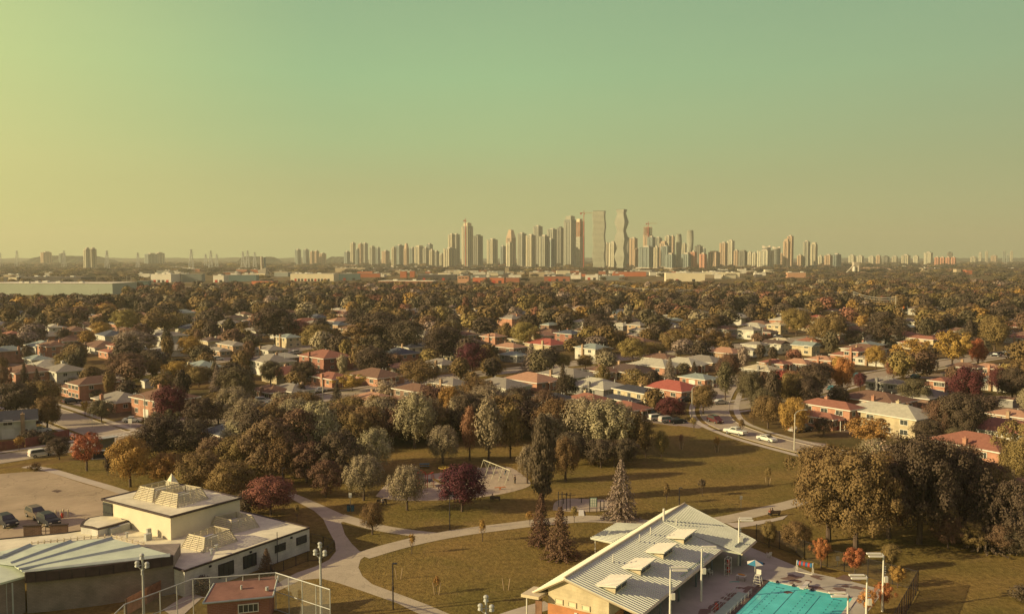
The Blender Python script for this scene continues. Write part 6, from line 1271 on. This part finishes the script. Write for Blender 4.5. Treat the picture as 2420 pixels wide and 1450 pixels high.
tag(obj('pool_noodle', MB().path([(-.6, 0, .06), (0, .12, .05), (.7, .05, .06)], .06), mat('teal_foam', (.1, .35, .3)), None, (*P(1735, 1375), 0)), 'teal foam noodle lying on the deck left of the table', 'float')
tag(obj('rescue_can', MB().ell((0, 0, .45), (.3, .14, .45)).tube((-.3, 0, .2), (.3, 0, .05), .1), M_red, None, (*P(1693, 1440), 0), .6), 'red rescue float standing beside the pool ramp', 'float')
tag(obj('drain_cover', MB().pole(0, 0, .04, .055, .45, n=18), M_dark, None, (*P(1800, 1331), 0)), 'round dark drain cover on the deck by the umbrella', 'drain')
# ------------------------------------------------------------------ playground
sw = thing('swing_set', 'long pale swing frame with five bays on the sand', 'swing set', (0, 0, 0)); f0, f1 = P(1143, 1117), P(1205, 1143); sw.location = (*f0, 0); l = hypot(f1[0] - f0[0], f1[1] - f0[1]); sw.rotation_euler = (0, 0, atan2(f1[1] - f0[1], f1[0] - f0[0])); SH = 2.6; M_sw = mat('swing_cream', (.56, .52, .36)); m = MB().tube((0, 0, SH), (l, 0, SH), .07); obj('top_bar', m, M_sw, sw)
for k in range(5): x = l * k / 4; obj('frame_leg', MB().tube((x, 0, SH), (x, -1.1, 0), .05).tube((x, 0, SH), (x, 1.1, 0), .05), M_sw, sw)
for k in range(4):
    x = l * (k + .5) / 4; s = obj('swing_seat', MB().box((x, 0.1 * k, .5), (.5, .25, .08)), M_dark, sw); obj('chain', MB().tube((x - .22, 0, SH), (x - .22, .1 * k, .5), .015, n=4).tube((x + .22, 0, SH), (x + .22, .1 * k, .5), .015, n=4), M_steel, s)
pe = thing('climbing_frame', 'red and yellow climbing frame half hidden by the silver tree', 'climbing frame', (*P(1008, 1150), 0), .3)
for x, y in ((-1.5, -.8), (0, -.8), (1.2, -.8), (-1.5, .8), (0, .8), (1.2, .8)): obj('post', MB().pole(x, y, 0, 2.5, .07), M_red, pe)
obj('deck', MB().box((-.2, 0, 1.2), (2.7, 1.6, .1)), M_dark, pe); obj('slide', MB().slab([(1.3, -.35, 1.3), (3.3, -.35, .2), (3.3, .35, .2), (1.3, .35, 1.3)], .08).tube((1.3, -.35, 1.5), (3.3, -.35, .4), .05).tube((1.3, .35, 1.5), (3.3, .35, .4), .05), M_yellow, pe); obj('arch', MB().path([(-1.5, -.8, 2.5), (-.8, -.8, 3.0), (0, -.8, 2.5), (1.2, -.8, 2.9)], .06).path([(-1.5, .8, 2.5), (-.8, .8, 3.0), (0, .8, 2.5)], .06).path([(-2.6, 0, 0), (-1.9, 0, 2.2), (-1.5, 0, 2.5)], .05), M_red, pe)
sp = thing('play_spinner', 'yellow spoked disc on a red post above the playground sand', 'play equipment', (*P(1049, 1135), 0)); obj('post', MB().pole(0, 0, 0, 2.3, .1), M_red, sp); m = MB(); m.path([(cos(t), sin(t), 2.5) for t in [2 * pi * k / 20 for k in range(21)]], .07)
for k in range(6): m.tube((0, 0, 2.5), (cos(k * pi / 3), sin(k * pi / 3), 2.5), .05, n=4)
obj('wheel', m, M_yellow, sp)
def bench(px, py, a, label, back=True):
    b = thing('park_bench', label, 'bench', (*P(px, py), 0), rad(a)); obj('seat', MB().box((0, 0, .45), (1.8, .45, .07)), M_bark, b)
    if back: obj('backrest', MB().box((0, .25, .75), (1.8, .06, .4)), M_bark, b)
    for x in (-.75, .75): obj('leg', MB().box((x, 0, .21), (.08, .4, .42)).box((x, .22, .55), (.08, .06, .5)), M_dark, b)
bench(1170, 1183, 175, 'dark bench on the near edge of the playground sand'); bench(1831, 1218, 190, 'wooden bench on the paved strip beside the right-hand path'); bench(903, 1192, 30, 'dark bench in tree shade left of the playground')
pt = thing('picnic_table', 'blue picnic table in the shade behind the playground', 'table', (*P(1003, 1104), 0), .1); M_bl = mat('blue_table', (.12, .2, .22)); obj('tabletop', MB().box((0, 0, .75), (2.0, .8, .06)), M_bl, pt)
for s in (-.75, .75): obj('bench_seat', MB().box((0, s, .45), (2.0, .28, .05)), M_bl, pt)
for x in (-.7, .7): obj('leg', MB().tube((x, -.8, 0), (x, .25, .72), .04).tube((x, .8, 0), (x, -.25, .72), .04), M_dark, pt)
for i, (a, b) in enumerate(((1324, 1207), (1343, 1205), (1332, 1190), (1374, 1188), (1423, 1208))):
    e = thing('exercise_station', ['tall pull-up bar at the left edge of the exercise sand', 'tall twin post beside the pull-up bar', 'short dark stepping post at the back of the exercise sand', 'single low post in the middle of the exercise sand', 'dark exercise seat behind the two-tone spruce'][i], 'exercise equipment', (*P(a, b), 0)); h = [3.3, 3.0, 1.0, .9, 1.9][i]
    for s in (-.3, .3) if i not in (2, 3) else (0,): obj('post', MB().pole(s, 0, 0, h, .07), M_dark, e)
    obj('bar', MB().tube((-.5, 0, h * .85), (.5 + .8 * (i < 2), .3, h * .85), .05) if i != 4 else MB().box((0, -.2, .5), (.6, .4, .08)), M_dark, e)
ib = thing('information_board', 'pale green board on two posts beside the exercise sand', 'sign', (*P(1402, 1210), 0)); obj('panel', MB().box((0, 0, 1.7), (1.1, .06, 1.5)), mat('board_green', (.22, .32, .24)), ib); t = MB()
for k in range(5):
    for j in range(3): t.box((-.33 + j * .33, -.04, 1.15 + k * .27), (.24, .02, .17))
obj('panel_text', t, M_trim, ib)
for s in (-.6, .6): obj('post', MB().pole(s, 0, 0, 2.5, .06), M_dark, ib)
tag(obj('concrete_slab', MB().prism(pl([(1367, 1219), (1381, 1219), (1379, 1206), (1368, 1205)]), 0, .12), M_trim), 'small bright concrete slab at the edge of the exercise sand', 'slab')
tag(obj('seesaw', MB().tube((-1, 0, .35), (1, 0, .5), .08).box((0, 0, .2), (.3, .3, .4)), mat('orange_toy', (.45, .15, .05)), None, (*P(1182, 1156), 0)), 'low orange rocking toy on the sand in front of the swings', 'play equipment')
def sign(px, py, h, label, col=None, w_=.45, hh=.6):
    s = thing('sign_post', label, 'sign', (*P(px, py), 0)); obj('post', MB().pole(0, 0, 0, h, .04), M_steel, s); obj('plate', MB().box((0, -.06, h - hh / 2), (w_, .03, hh)), col or M_white, s)
sign(828, 1200, 2.6, 'white sign on a lamp post beside the waste bins', None, .5, .8); sign(1751, 1201, 2.2, 'small white sign on the lawn above the right-hand path'); sign(308, 1015, 2.8, 'white sign beside the crosswalk at the left junction', None, .9, 1.2); sign(1979, 1337, 1.4, 'small white notice hanging on the dark pool fence', None, .5, .6); sign(568, 980, 2.6, 'thin white street sign between trees at the left'); sign(218, 1010, 3.4, 'small round sign on the corner of the left junction', None, .5, .5)
bn = thing('waste_bins', 'pair of blue waste bins beside the path sign', 'bin', (*P(828, 1207), 0)); M_bin = mat('bin_blue', (.05, .12, .16)); obj('bin', MB().pole(-.3, 0, 0, 1.0, .28, .3, 12), M_bin, bn); obj('bin', MB().pole(.35, 0, 0, 1.0, .28, .3, 12), M_bin, bn); obj('lid', MB().ell((-.3, 0, 1.0), (.31, .31, .12)).ell((.35, 0, 1.0), (.31, .31, .12)), M_dark, bn)
bs = thing('bus_shelter', 'grey bus shelter with advertising panel by the red tree', 'shelter', (*P(252, 1060), 0), rad(45)); obj('roof', MB().box((0, 0, 2.5), (4.4, 1.8, .15)), M_steel, bs); obj('glass_wall', MB().box((0, .8, 1.25), (4.0, .05, 2.2)), glassmat('shelter_glass', (.2, .2, .18)), bs)
for x in (-2, 2):
    for y in (-.75, .8): obj('post', MB().pole(x, y, 0, 2.45, .05), M_dark, bs)
us = thing('utility_box', 'dark metal utility cabinet under the red tree', 'cabinet', (*P(234, 1083), 0), .4); obj('body', MB().box((0, 0, .8), (2.2, .9, 1.6)), M_dark, us); obj('roof', MB().box((0, 0, 1.68), (2.4, 1.1, .12)), M_steel, us); obj('base', MB().box((0, 0, .06), (2.8, 1.4, .12)), M_conc, us)
rf_ = [P(a, b) for a, b in ((-30, 1068), (60, 1056), (165, 1032))]; q = thing('fence', 'dark red board fence along the street at the left edge', 'fence', (*rf_[0], 0)); m = MB()
for a, b in zip(rf_, rf_[1:]):
    l = hypot(b[0] - a[0], b[1] - a[1]); an_ = atan2(b[1] - a[1], b[0] - a[0])
    for k in range(int(l / .25)): t = (k + .5) * .25; m.box((a[0] + cos(an_) * t - rf_[0][0], a[1] + sin(an_) * t - rf_[0][1], .95), (.22, .05, 1.9), an_)
obj('boards', m, mat('maroon_board', (.16, .05, .045), var=.25, scale=1.2), q)
for i, (a, b) in enumerate(((1196, 1394), (1032, 1404), (942, 1368), (1694, 1069), (1815, 1147), (1610, 1062))):
    s = thing('tree_stakes', ['bare staked sapling on the lawn left of the pool house', 'wooden stakes round the orange sapling on the big lawn', 'leaning wooden stake behind the brown path lamp', 'stakes round the orange sapling near the curved road', 'stakes round the sapling on the far right lawn', 'stakes round the rusty sapling by the parked cars'][i], 'stakes', (*P(a, b), 0)); 
    for k, dx in enumerate((-.45, .45)): obj('stake', MB().tube((dx * .6, 0, 0), (dx * 1.1, .1, 1.5), .05, n=5), mat('stake_wood', (.42, .30, .18)), s)
# ------------------------------------------------------------------ street lamps, poles and wires
M_pole = mat('lamp_concrete', (.50, .46, .36), var=.08)
def cobra(px, py, h, dirx, label=None):
    x, y = P(px, py); r_ = thing('street_lamp', label, 'street lamp', (x, y, 0), 0 if dirx > 0 else pi); obj('pole', MB().pole(0, 0, 0, h - .6, .16, .1, 8), M_pole, r_); obj('arm', MB().path([(0, 0, h - .7), (.3, 0, h - .2), (1.1, 0, h + .2), (2.1, 0, h + .35)], .055), M_steel, r_); obj('lamp_head', MB().ell((2.4, 0, h + .33), (.45, .17, .1)), M_steel, r_)
    if not label: AUTO.append((r_, 'pale concrete street lamp with curved arm', x, y, 'street lamps of the neighbourhood'))
cobra(1635, 990, 8.6, 1, 'street lamp standing where the park edge road bends'); cobra(1877, 1063, 8.6, 1, 'street lamp in front of the split-level house on the right'); cobra(343, 1008, 8.0, -1, 'street lamp beside the crosswalk at the left junction'); cobra(763, 958, 8.0, -1, 'street lamp on the street behind the dark spruce')
for q in ((1306, 876, 8, -1), (1507, 853, 8, -1), (1660, 818, 8, -1), (1802, 810, 8, -1), (1815, 928, 8.4, 1), (298, 812, 8, -1), (198, 800, 8, -1), (2343, 705, 10, 1), (2387, 704, 10, 1), (1190, 800, 8, -1), (497, 865, 8, 1), (2190, 782, 8, -1)): cobra(*q)
def hydro(px, py, ytop, label):
    x, y = P(px, py); h = topz(ytop, y); r_ = thing('utility_pole', label, 'utility pole', (x, y, 0)); obj('pole', MB().pole(0, 0, 0, h, .28, .16, 7), M_pole, r_); m = MB()
    for k in (.97, .87, .77): m.box((0, 0, h * k), (3.2, .2, .2))
    obj('crossarm', m, M_pole, r_); return (x, y, h)
HP = [hydro(1571, 718, 680, 'tall pale utility pole carrying the wires over the middle canopy'), hydro(1456, 704, 672, 'shorter utility pole with white box among the canopy trees'), hydro(2017, 738, 688, 'taller of two pale utility poles left of the traffic lights'), hydro(1997, 722, 688, 'shorter of two pale utility poles left of the traffic lights'), hydro(2116, 748, 700, 'utility pole right of the traffic lights'), hydro(1360, 700, 674, 'left end utility pole of the canopy wires')]
def wires(a, b, label):
    r_ = thing('power_line', label, 'wires', (a[0], a[1], 0)); m = MB()
    for k, off in ((.97, -1.5), (.97, 1.5), (.87, 1.5), (.87, -1.5), (.77, 0)):
        pts = []
        for i in range(13): t = i / 12; pts.append(((b[0] - a[0]) * t + off * .5, (b[1] - a[1]) * t + off, (a[2] + (b[2] - a[2]) * t) * k - 2.2 * 4 * t * (1 - t)))
        m.path(pts, .07, 4)
    obj('wires', m, M_steel, r_)
wires(HP[0], HP[1], 'sagging wires between the tall pole and the white-boxed pole'); wires(HP[1], HP[5], 'sagging wires at the left end of the canopy line'); wires(HP[2], HP[4], 'wires running right towards the traffic lights'); wires(HP[0], HP[3], 'long wires from the tall pole to the right-hand pair of poles')
for i, (a, b) in enumerate(((2098, 745), (2123, 748), (2135, 744))):
    x, y = P(a, b); r_ = thing('traffic_light', ['leftmost orange traffic light on its long arm', 'middle orange traffic light at the far crossing', 'rightmost orange traffic light at the far crossing'][i], 'traffic light', (x, y, 0)); obj('pole', MB().pole(3, 0, 0, 6.5, .12).tube((0, 0, 6), (3, 0, 6.3), .08), M_steel, r_); obj('signal_head', MB().box((0, -.2, 5.6), (.9, .4, 1.8)), mat('signal_orange', (.7, .2, .04)), r_)
p_ = [(a, b) for a, b in [(233, 718), (214, 722), (845, 712), (683, 700), (465, 690), (430, 670), (1120, 700), (951, 690), (790, 690), (300, 672), (310, 672), (268, 676)]]
for a, b in p_:
    x, y = P(a, b); r_ = thing('utility_pole', None, 'utility pole', (x, y, 0)); obj('pole', MB().pole(0, 0, 0, 14, .26, .16, 6), M_pole, r_); obj('crossarm', MB().box((0, 0, 13.3), (3, .2, .2)), M_pole, r_); AUTO.append((r_, 'slender pale utility pole', x, y, 'utility poles among the far trees'))
# ------------------------------------------------------------------ vehicles
def car(px, py, yaw, typ, col, label=None):
    x, y = P(px, py); r_ = thing({'sedan': 'sedan_car', 'suv': 'suv_car', 'van': 'minivan', 'pickup': 'pickup_truck'}[typ], label, 'truck' if typ == 'pickup' else 'car', (x, y, .06), rad(yaw))
    D = {'sedan': (4.7, 1.82, [(-2.35, .35), (-2.35, .75), (-2.2, .98), (-1.5, 1.03), (-.9, 1.43), (.35, 1.45), (1.15, 1.0), (2.1, .85), (2.35, .6), (2.35, .3)], (-1.45, 1.05)), 'suv': (4.7, 1.9, [(-2.35, .4), (-2.35, 1.05), (-2.2, 1.62), (-1.8, 1.72), (.3, 1.72), (1.0, 1.15), (2.1, 1.02), (2.35, .75), (2.35, .35)], (-2.15, .95)), 'van': (5.1, 1.95, [(-2.55, .35), (-2.55, 1.0), (-2.3, 1.65), (-1.9, 1.78), (.5, 1.76), (1.6, 1.1), (2.4, .9), (2.55, .6), (2.55, .3)], (-2.2, 1.5)),
         'pickup': (5.8, 1.98, [(-2.9, .5), (-2.9, 1.15), (-.9, 1.17), (-.75, 1.8), (.6, 1.8), (1.25, 1.2), (2.7, 1.12), (2.9, .8), (2.9, .45)], (-.8, 1.2))}[typ]
    l, wd, pr, gl = D; cm = {'white': (.70, .67, .58), 'silver': (.45, .43, .38), 'dark': (.03, .03, .035), 'maroon': (.10, .03, .03), 'teal': (.05, .15, .17), 'beige': (.42, .36, .25), 'bronze': (.15, .115, .08)}[col]; M = mat('car_paint_' + col, cm, rough=.25 if cm[0] > .2 else .45, var=.03, spec=.6 if cm[0] > .2 else .25); b = MB(); n = len(pr)
    def wz(z): return wd / 2 * (1 if z < 1.1 else 1 - .22 * (z - 1.1) / .65)
    vs = [(p[0], -wz(p[1]), p[1]) for p in pr] + [(p[0], wz(p[1]), p[1]) for p in pr]; b.add(vs, [tuple(range(n)), tuple(range(2 * n - 1, n - 1, -1))] + [((i + 1) % n, i, i + n, (i + 1) % n + n) for i in range(n)])
    if typ == 'pickup': pass
    obj('body', b, M, r_)
    zt = max(p[1] for p in pr) - .09; zb = 1.06 if typ != 'pickup' else 1.22; g = MB()
    if typ == 'sedan': xs = (-1.3, -.85, .3, .95); 
    elif typ == 'suv': xs = (-2.2, -2.0, .25, .85)
    elif typ == 'van': xs = (-2.3, -2.1, .45, 1.35)
    else: xs = (-.78, -.7, .5, 1.05)
    for s in (-1, 1): w0, w1 = wz(zb) + .012, wz(zt) + .012; q = [(xs[0], s * w0, zb), (xs[3], s * w0, zb), (xs[2], s * w1, zt), (xs[1], s * w1, zt)]; q2 = [(p[0], p[1] - s * .03, p[2]) for p in q]; g.add(q + q2, [(0, 1, 2, 3) if s < 0 else (3, 2, 1, 0), (4, 7, 6, 5), (0, 4, 5, 1), (2, 6, 7, 3)])
    w0 = wz(zb) - .1; w1 = wz(zt) - .1; ix = [i for i in range(n) if pr[i][1] == max(p[1] for p in pr)]; tf = pr[ix[-1]] if typ != 'sedan' else (.35, 1.45); bf = pr[pr.index(tf) + 1]
    g.add([(tf[0] + .06, -w1, tf[1] + .0), (tf[0] + .06, w1, tf[1]), (bf[0] + .02, w0, bf[1] + .04), (bf[0] + .02, -w0, bf[1] + .04), (tf[0] - .1, -w1, tf[1] - .1), (tf[0] - .1, w1, tf[1] - .1), (bf[0] - .1, w0, bf[1] - .05), (bf[0] - .1, -w0, bf[1] - .05)], [(3, 2, 1, 0), (4, 5, 6, 7), (0, 1, 5, 4), (2, 3, 7, 6)])
    obj('windows', g, M_glass, r_)
    for sx in (-1, 1):
        for sy in (-1, 1):
            t_ = obj('wheel', MB().tube((sx * l * .3, sy * (wd / 2 - .2), .33), (sx * l * .3, sy * (wd / 2 + .03), .33), .35, n=14), M_tyre, r_); obj('rim', MB().tube((sx * l * .3, sy * (wd / 2 - .1), .33), (sx * l * .3, sy * (wd / 2 + .045), .33), .21, n=10), M_rim, t_)
    for sy in (-1, 1): obj('headlight', MB().box((l / 2 - .04, sy * (wd / 2 - .28), .72), (.1, .38, .16)), M_white, r_); obj('tail_light', MB().box((-l / 2 + .03, sy * (wd / 2 - .2), .85), (.1, .25, .25)), M_red, r_)
    if not label: AUTO.append((r_, col + ' ' + {'sedan': 'sedan', 'suv': 'sport utility car', 'van': 'minivan', 'pickup': 'pickup truck'}[typ] + ' parked', x, y, 'cars parked about the streets'))
    return r_
car(97, 1078, 45, 'suv', 'white', 'pale silver car driving along the street at the left edge'); car(313, 997, 10, 'sedan', 'white', 'white sedan parked in the driveway by the purple maple'); car(1812, 1042, -57, 'sedan', 'white', 'white sedan on the park edge road below the split-level house'); car(1738, 1026, 128, 'pickup', 'white', 'white pickup truck on the park edge road'); car(1690, 998, -72, 'van', 'maroon', 'dark maroon minivan on the park road bend')
car(1578, 998, 20, 'suv', 'silver', 'silver wagon among the cars parked by the purple shrub tree'); car(1553, 993, 20, 'suv', 'white', 'white wagon leftmost of the cars by the purple tree'); car(1545, 985, 20, 'sedan', 'teal', 'blue sedan behind the white wagon near the park edge'); car(1600, 1000, 15, 'sedan', 'dark', 'dark sedan parked under the purple tree'); car(1702, 955, 15, 'sedan', 'silver', 'silver sedan parked in the drive beyond the park road')
car(16, 1241, -40, 'suv', 'dark', 'black car at the left edge of the school car park'); car(86, 1222, -40, 'suv', 'bronze', 'bronze car parked behind the black one in the car park'); car(115, 1238, -40, 'suv', 'dark', 'black sport utility car in front of the bronze one')
for q in ((2163, 893, 40, 'sedan', 'teal'), (1968, 921, 40, 'sedan', 'teal'), (755, 926, 50, 'sedan', 'white'), (1107, 886, 50, 'suv', 'white'), (170, 953, 45, 'suv', 'dark'), (95, 1022, 45, 'sedan', 'white'), (622, 951, 20, 'suv', 'white'), (645, 957, 20, 'sedan', 'silver'), (702, 836, 45, 'suv', 'white'), (688, 838, 45, 'sedan', 'white'), (672, 840, 45, 'sedan', 'silver'), (2375, 838, 130, 'suv', 'dark'), (2352, 842, 130, 'sedan', 'dark'), (2025, 890, 40, 'sedan', 'teal'), (1885, 1020, 30, 'sedan', 'silver'), (1900, 1018, 30, 'suv', 'dark'), (1838, 798, 30, 'van', 'white'), (575, 848, 45, 'sedan', 'silver'), (515, 851, 45, 'suv', 'white'), (1620, 948, 30, 'sedan', 'dark'), (100, 790, 45, 'suv', 'white')): car(*q)
# a few parked cars before the dark shop row
for k in range(10): car(990 + k * 9, 668 + (k % 3), random.uniform(-40, 40), random.choice(('sedan', 'suv')), random.choice(('white', 'silver', 'dark')))
# ------------------------------------------------------------------ people
M_skin = mat('skin', (.42, .25, .16), var=.05)
def person(px, py, pose, yaw, shirt, trousers, label, h=1.7, dz=0.0):
    x, y = P(px, py); r_ = thing('person', label, 'person', (x, y, dz), rad(yaw)); k = h / 1.7
    hip_, sh, nk, hd = .92, 1.40, 1.47, 1.58
    V = [(0, 0, hip_), (0, 0, 1.15), (0, 0, sh), (0, .01, nk), (0, -.01, 1.56), (0, -.01, 1.66)]; E = [(0, 1), (1, 2), (2, 3), (3, 4), (4, 5)]; Rr_ = [.14, .125, .14, .055, .095, .06]
    for s in (-1, 1):
        b = len(V)
        if pose == 'sit': leg = [(s * .1, 0, hip_ - .04), (s * .11, -.42, hip_ - .06), (s * .11, -.46, hip_ - .46), (s * .11, -.6, hip_ - .5)]; arm = [(s * .19, 0, 1.38), (s * .23, -.08, 1.12), (s * .2, -.28, 1.02)]
        elif pose == 'walk': leg = [(s * .1, 0, hip_ - .04), (s * .1, -s * .16, .5), (s * .1, -s * .22 + .06, .08), (s * .1, -s * .22 - .1, .04)]; arm = [(s * .19, 0, 1.38), (s * .24, s * .1, 1.12), (s * .23, s * .12 - .06, .88)]
        else: leg = [(s * .1, 0, hip_ - .04), (s * .1, -.01, .5), (s * .1, .02, .08), (s * .11, -.14, .04)]; arm = [(s * .19, 0, 1.38), (s * .23, .02, 1.12), (s * .22, -.07, .88)]
        V += leg; Rr_ += [.09, .062, .042, .035]; E += [(0, b), (b, b + 1), (b + 1, b + 2), (b + 2, b + 3)]; c = len(V); V += arm; Rr_ += [.055, .043, .03]; E += [(2, c), (c, c + 1), (c + 1, c + 2)]
        wx, wy, wz_ = arm[-1]; d_ = len(V)
        for i, (fx, ln) in enumerate(((-.028, .085), (-.01, .095), (.01, .09), (.028, .075), (-.045, .05))): V.append((wx + fx, wy - .03 - (.03 if i == 4 else 0), wz_ - ln)); Rr_.append(.009); E.append((c + 2, d_ + i))
    def skin(name, Vs, Es, Rs, M, par, z=0):
        me = bpy.data.meshes.new(name); me.from_pydata([tuple(q * k for q in v) for v in Vs], Es, []); o = obj(name, me, M, par, (0, 0, z)); md = o.modifiers.new('skin', 'SKIN'); 
        if not me.skin_vertices: me.skin_vertices.new() if hasattr(me.skin_vertices, 'new') else None
        return o, me, Rs
    import bmesh
    def build(name, Vs, Es, Rs, M, par):
        bm = bmesh.new(); ly = bm.verts.layers.skin.verify(); vv = [bm.verts.new(tuple(q * k for q in v)) for v in Vs]
        for v, rr_ in zip(vv, Rs): v[ly].radius = (rr_ * k, rr_ * k)
        vv[0][ly].use_root = True
        for e in Es: bm.edges.new((vv[e[0]], vv[e[1]]))
        me = bpy.data.meshes.new(name); bm.to_mesh(me); bm.free(); o = obj(name, me, M, par); o.modifiers.new('skin', 'SKIN'); s_ = o.modifiers.new('sub', 'SUBSURF'); s_.levels = 1; s_.render_levels = 1; return o
    off = -.47 if pose == 'sit' else 0
    body = build('body', V, E, Rr_, M_skin, r_); L0_ = 6; lg = 12
    def sub(ix, infl, name, M):
        mp = {v: i for i, v in enumerate(ix)}; return build(name, [V[i] for i in ix], [(mp[a], mp[b]) for a, b in E if a in mp and b in mp], [Rr_[i] + infl for i in ix], M, r_)
    a1, a2 = 6 + 4, 6 + 12 + 4; ms_ = sub([0, 1, 2, a1, a1 + 1, a2, a2 + 1], .014, 'shirt', mat('cloth_' + shirt, {'white': (.6, .56, .48), 'blue': (.08, .13, .2), 'dark': (.03, .03, .035), 'red': (.4, .06, .05), 'grey': (.25, .24, .22)}[shirt])); sub([0, 6, 7, 8, 18, 19, 20], .016, 'trousers', mat('cloth_' + trousers, {'dark': (.03, .03, .035), 'blue': (.08, .13, .2), 'grey': (.25, .24, .22)}[trousers]))
    obj('hair', MB().ell((0, .015 * k, 1.66 * k), (.1 * k, .11 * k, .1 * k)), M_dark, r_); fc = MB().ell((0, -.115 * k, 1.58 * k), (.015, .02, .025)); fc.ell((-.035 * k, -.1 * k, 1.61 * k), (.012, .01, .01)).ell((.035 * k, -.1 * k, 1.61 * k), (.012, .01, .01)).box((0, -.1 * k, 1.53 * k), (.05, .02, .01)); obj('face', fc, mat('face_marks', (.2, .08, .06)), r_)
    r_.location[2] = dz + (off * k if pose == 'sit' else 0)
person(1217, 1143, 'stand', 60, 'dark', 'dark', 'person in dark clothes standing right of the swing set'); person(1194, 1123, 'stand', 20, 'white', 'blue', 'person in white shirt standing behind the swing frame'); person(1130, 1120, 'stand', -30, 'blue', 'grey', 'person in blue standing left of the swing frame', 1.6); person(1150, 1118, 'walk', 40, 'white', 'grey', 'small child in white near the first swing', 1.1)
person(1015, 1146, 'walk', 30, 'grey', 'grey', 'child in grey climbing beside the red climbing frame', 1.2); person(1164, 1183, 'sit', 175, 'dark', 'dark', 'person in dark clothes sitting on the bench by the sand', 1.7, .06); person(1825, 1218, 'sit', 190, 'white', 'dark', 'person in white sitting on the bench by the path', 1.7, .06); person(1820, 1219, 'sit', 190, 'red', 'dark', 'person in red sitting beside the one in white', 1.7, .06); person(904, 1192, 'sit', 30, 'white', 'dark', 'person in white sitting on the shaded bench', 1.7, .06)
# ------------------------------------------------------------------ the air
hz = MB().box((0, 4250, 149), (13000, 9100, 300)); hm = bpy.data.materials.new('haze_air'); hm.use_nodes = True; nt = hm.node_tree; nt.nodes.clear(); ou = nt.nodes.new('ShaderNodeOutputMaterial'); pv = nt.nodes.new('ShaderNodeVolumePrincipled'); pv.inputs['Color'].default_value = (.97, .93, .70, 1); pv.inputs['Density'].default_value = 1.05e-4; pv.inputs['Anisotropy'].default_value = .2; nt.links.new(pv.outputs[0], ou.inputs['Volume'])
HAZE = tag(obj('haze', hz, hm), kind='stuff')
# ------------------------------------------------------------------ labels
LMK = [('the school car park', 110, 1190), ('the school gym roof', 400, 1160), ('the left junction', 270, 1030), ('the crosswalk', 285, 1030), ('the split brick house at left', 215, 940), ('the grey-roofed brick bungalow at left', 290, 970), ('the balcony brick house', 390, 985), ('the teal-roofed cream house', 480, 900), ('the pale wall garage house', 690, 940), ('the rust-roofed brick house', 772, 874),
 ('the playground swings', 1175, 1135), ('the purple playground tree', 1092, 1205), ('the tall dark poplar', 1283, 1185), ('the exercise sand', 1390, 1200), ('the pool house', 1520, 1300), ('the pool', 1900, 1410), ('the triangular lawn', 880, 1255), ('the big lawn', 1080, 1350), ('the far right lawn', 1700, 1120), ('the park road bend', 1690, 1000), ('the white pickup', 1735, 1027), ('the slate-roofed cream house', 1492, 968), ('the bright red roof', 1592, 940),
 ('the split brick house at right', 1955, 1012), ('the pale-roofed cream house', 2130, 1032), ('the brown-roofed long house', 2072, 970), ('the right diagonal street', 2200, 865), ('the red-roofed corner house', 2310, 1095), ('the right-hand field', 2300, 1380), ('the traffic lights', 2120, 748), ('the tall utility pole', 1571, 710), ('the pair of utility poles', 2010, 735), ('the pale teal warehouse', 140, 690), ('the long white warehouse', 740, 664), ('the cream roofed building', 960, 674),
 ('the red brick units', 1150, 668), ('the large cream warehouse', 1620, 662), ('the orange warehouse', 1490, 652), ('the salmon hall', 1884, 655), ('the sand pile', 2080, 642), ('the big rounded canopy tree', 905, 830), ('the red-roofed cream bungalow', 1292, 828), ('the white corner house', 1375, 778), ('the yellow split house', 2176, 826), ('the teal-roofed white house', 1402, 850), ('the cream two-storey house', 682, 820), ('the golden street trees', 2200, 870),
 ('the silo tower', 620, 648), ('the wavy tower', 1415, 630), ('the zigzag tower', 1468, 630), ('the twisted towers', 1615, 628), ('the crane tower', 1371, 628), ('the twin beige towers at left', 215, 637), ('the gap in the skyline', 1165, 630), ('the peaked brown tower', 1207, 628), ('the tall crowned tower', 1105, 629), ('the round horned towers', 1820, 626), ('the stepped salmon tower', 1860, 629)]
from collections import defaultdict
def finish_labels():
    G = defaultdict(list)
    for e in AUTO:
        o, d, x, y, grp = e[:5]; px, py = proj(x, y, 0); yy = 42 * FL / max(py - 610, 1)
        if (px < -30 or px > 2450) and y > 130: px = max(-30, min(2450, px))
        best = min(LMK, key=lambda l: abs(l[1] - px) * .8 + abs(math.log(max(l[2] - 606, 1) / max(py - 606, 1))) * 420 + (60 if 'tower' in l[0] and 'towers' not in grp and 'pylon' not in grp else 0))
        dx, dy = px - best[1], py - best[2]
        if 'tower' in grp or 'pylon' in grp: rel = 'left of' if dx < 0 else 'right of'
        elif abs(dx) > abs(dy) * 1.6: rel = 'left of' if dx < 0 else 'right of'
        else: rel = 'behind' if dy < 0 else 'in front of'
        if abs(dx) < 8 and abs(dy) < 8: rel = 'at'
        G[(d, rel, best[0])].append((px, py, o, grp))
    for (d, rel, lm), L_ in G.items():
        L_.sort(key=lambda t: t[0]); n = len(L_)
        for i, (px, py, o, grp) in enumerate(L_):
            if n == 1: lab = d + ' ' + rel + ' ' + lm
            elif n <= 12: lab = (ORD[i] + ' ' + d + ' ' + rel + ' ' + lm + ', from left')
            else: lab = d + ' ' + rel + ' ' + lm
            ws = lab.split()
            o['label'] = ' '.join(ws[:16]); o['group'] = grp
finish_labels()
print('top-level', sum(1 for o in SC.objects if o.parent is None), 'all', len(SC.objects))
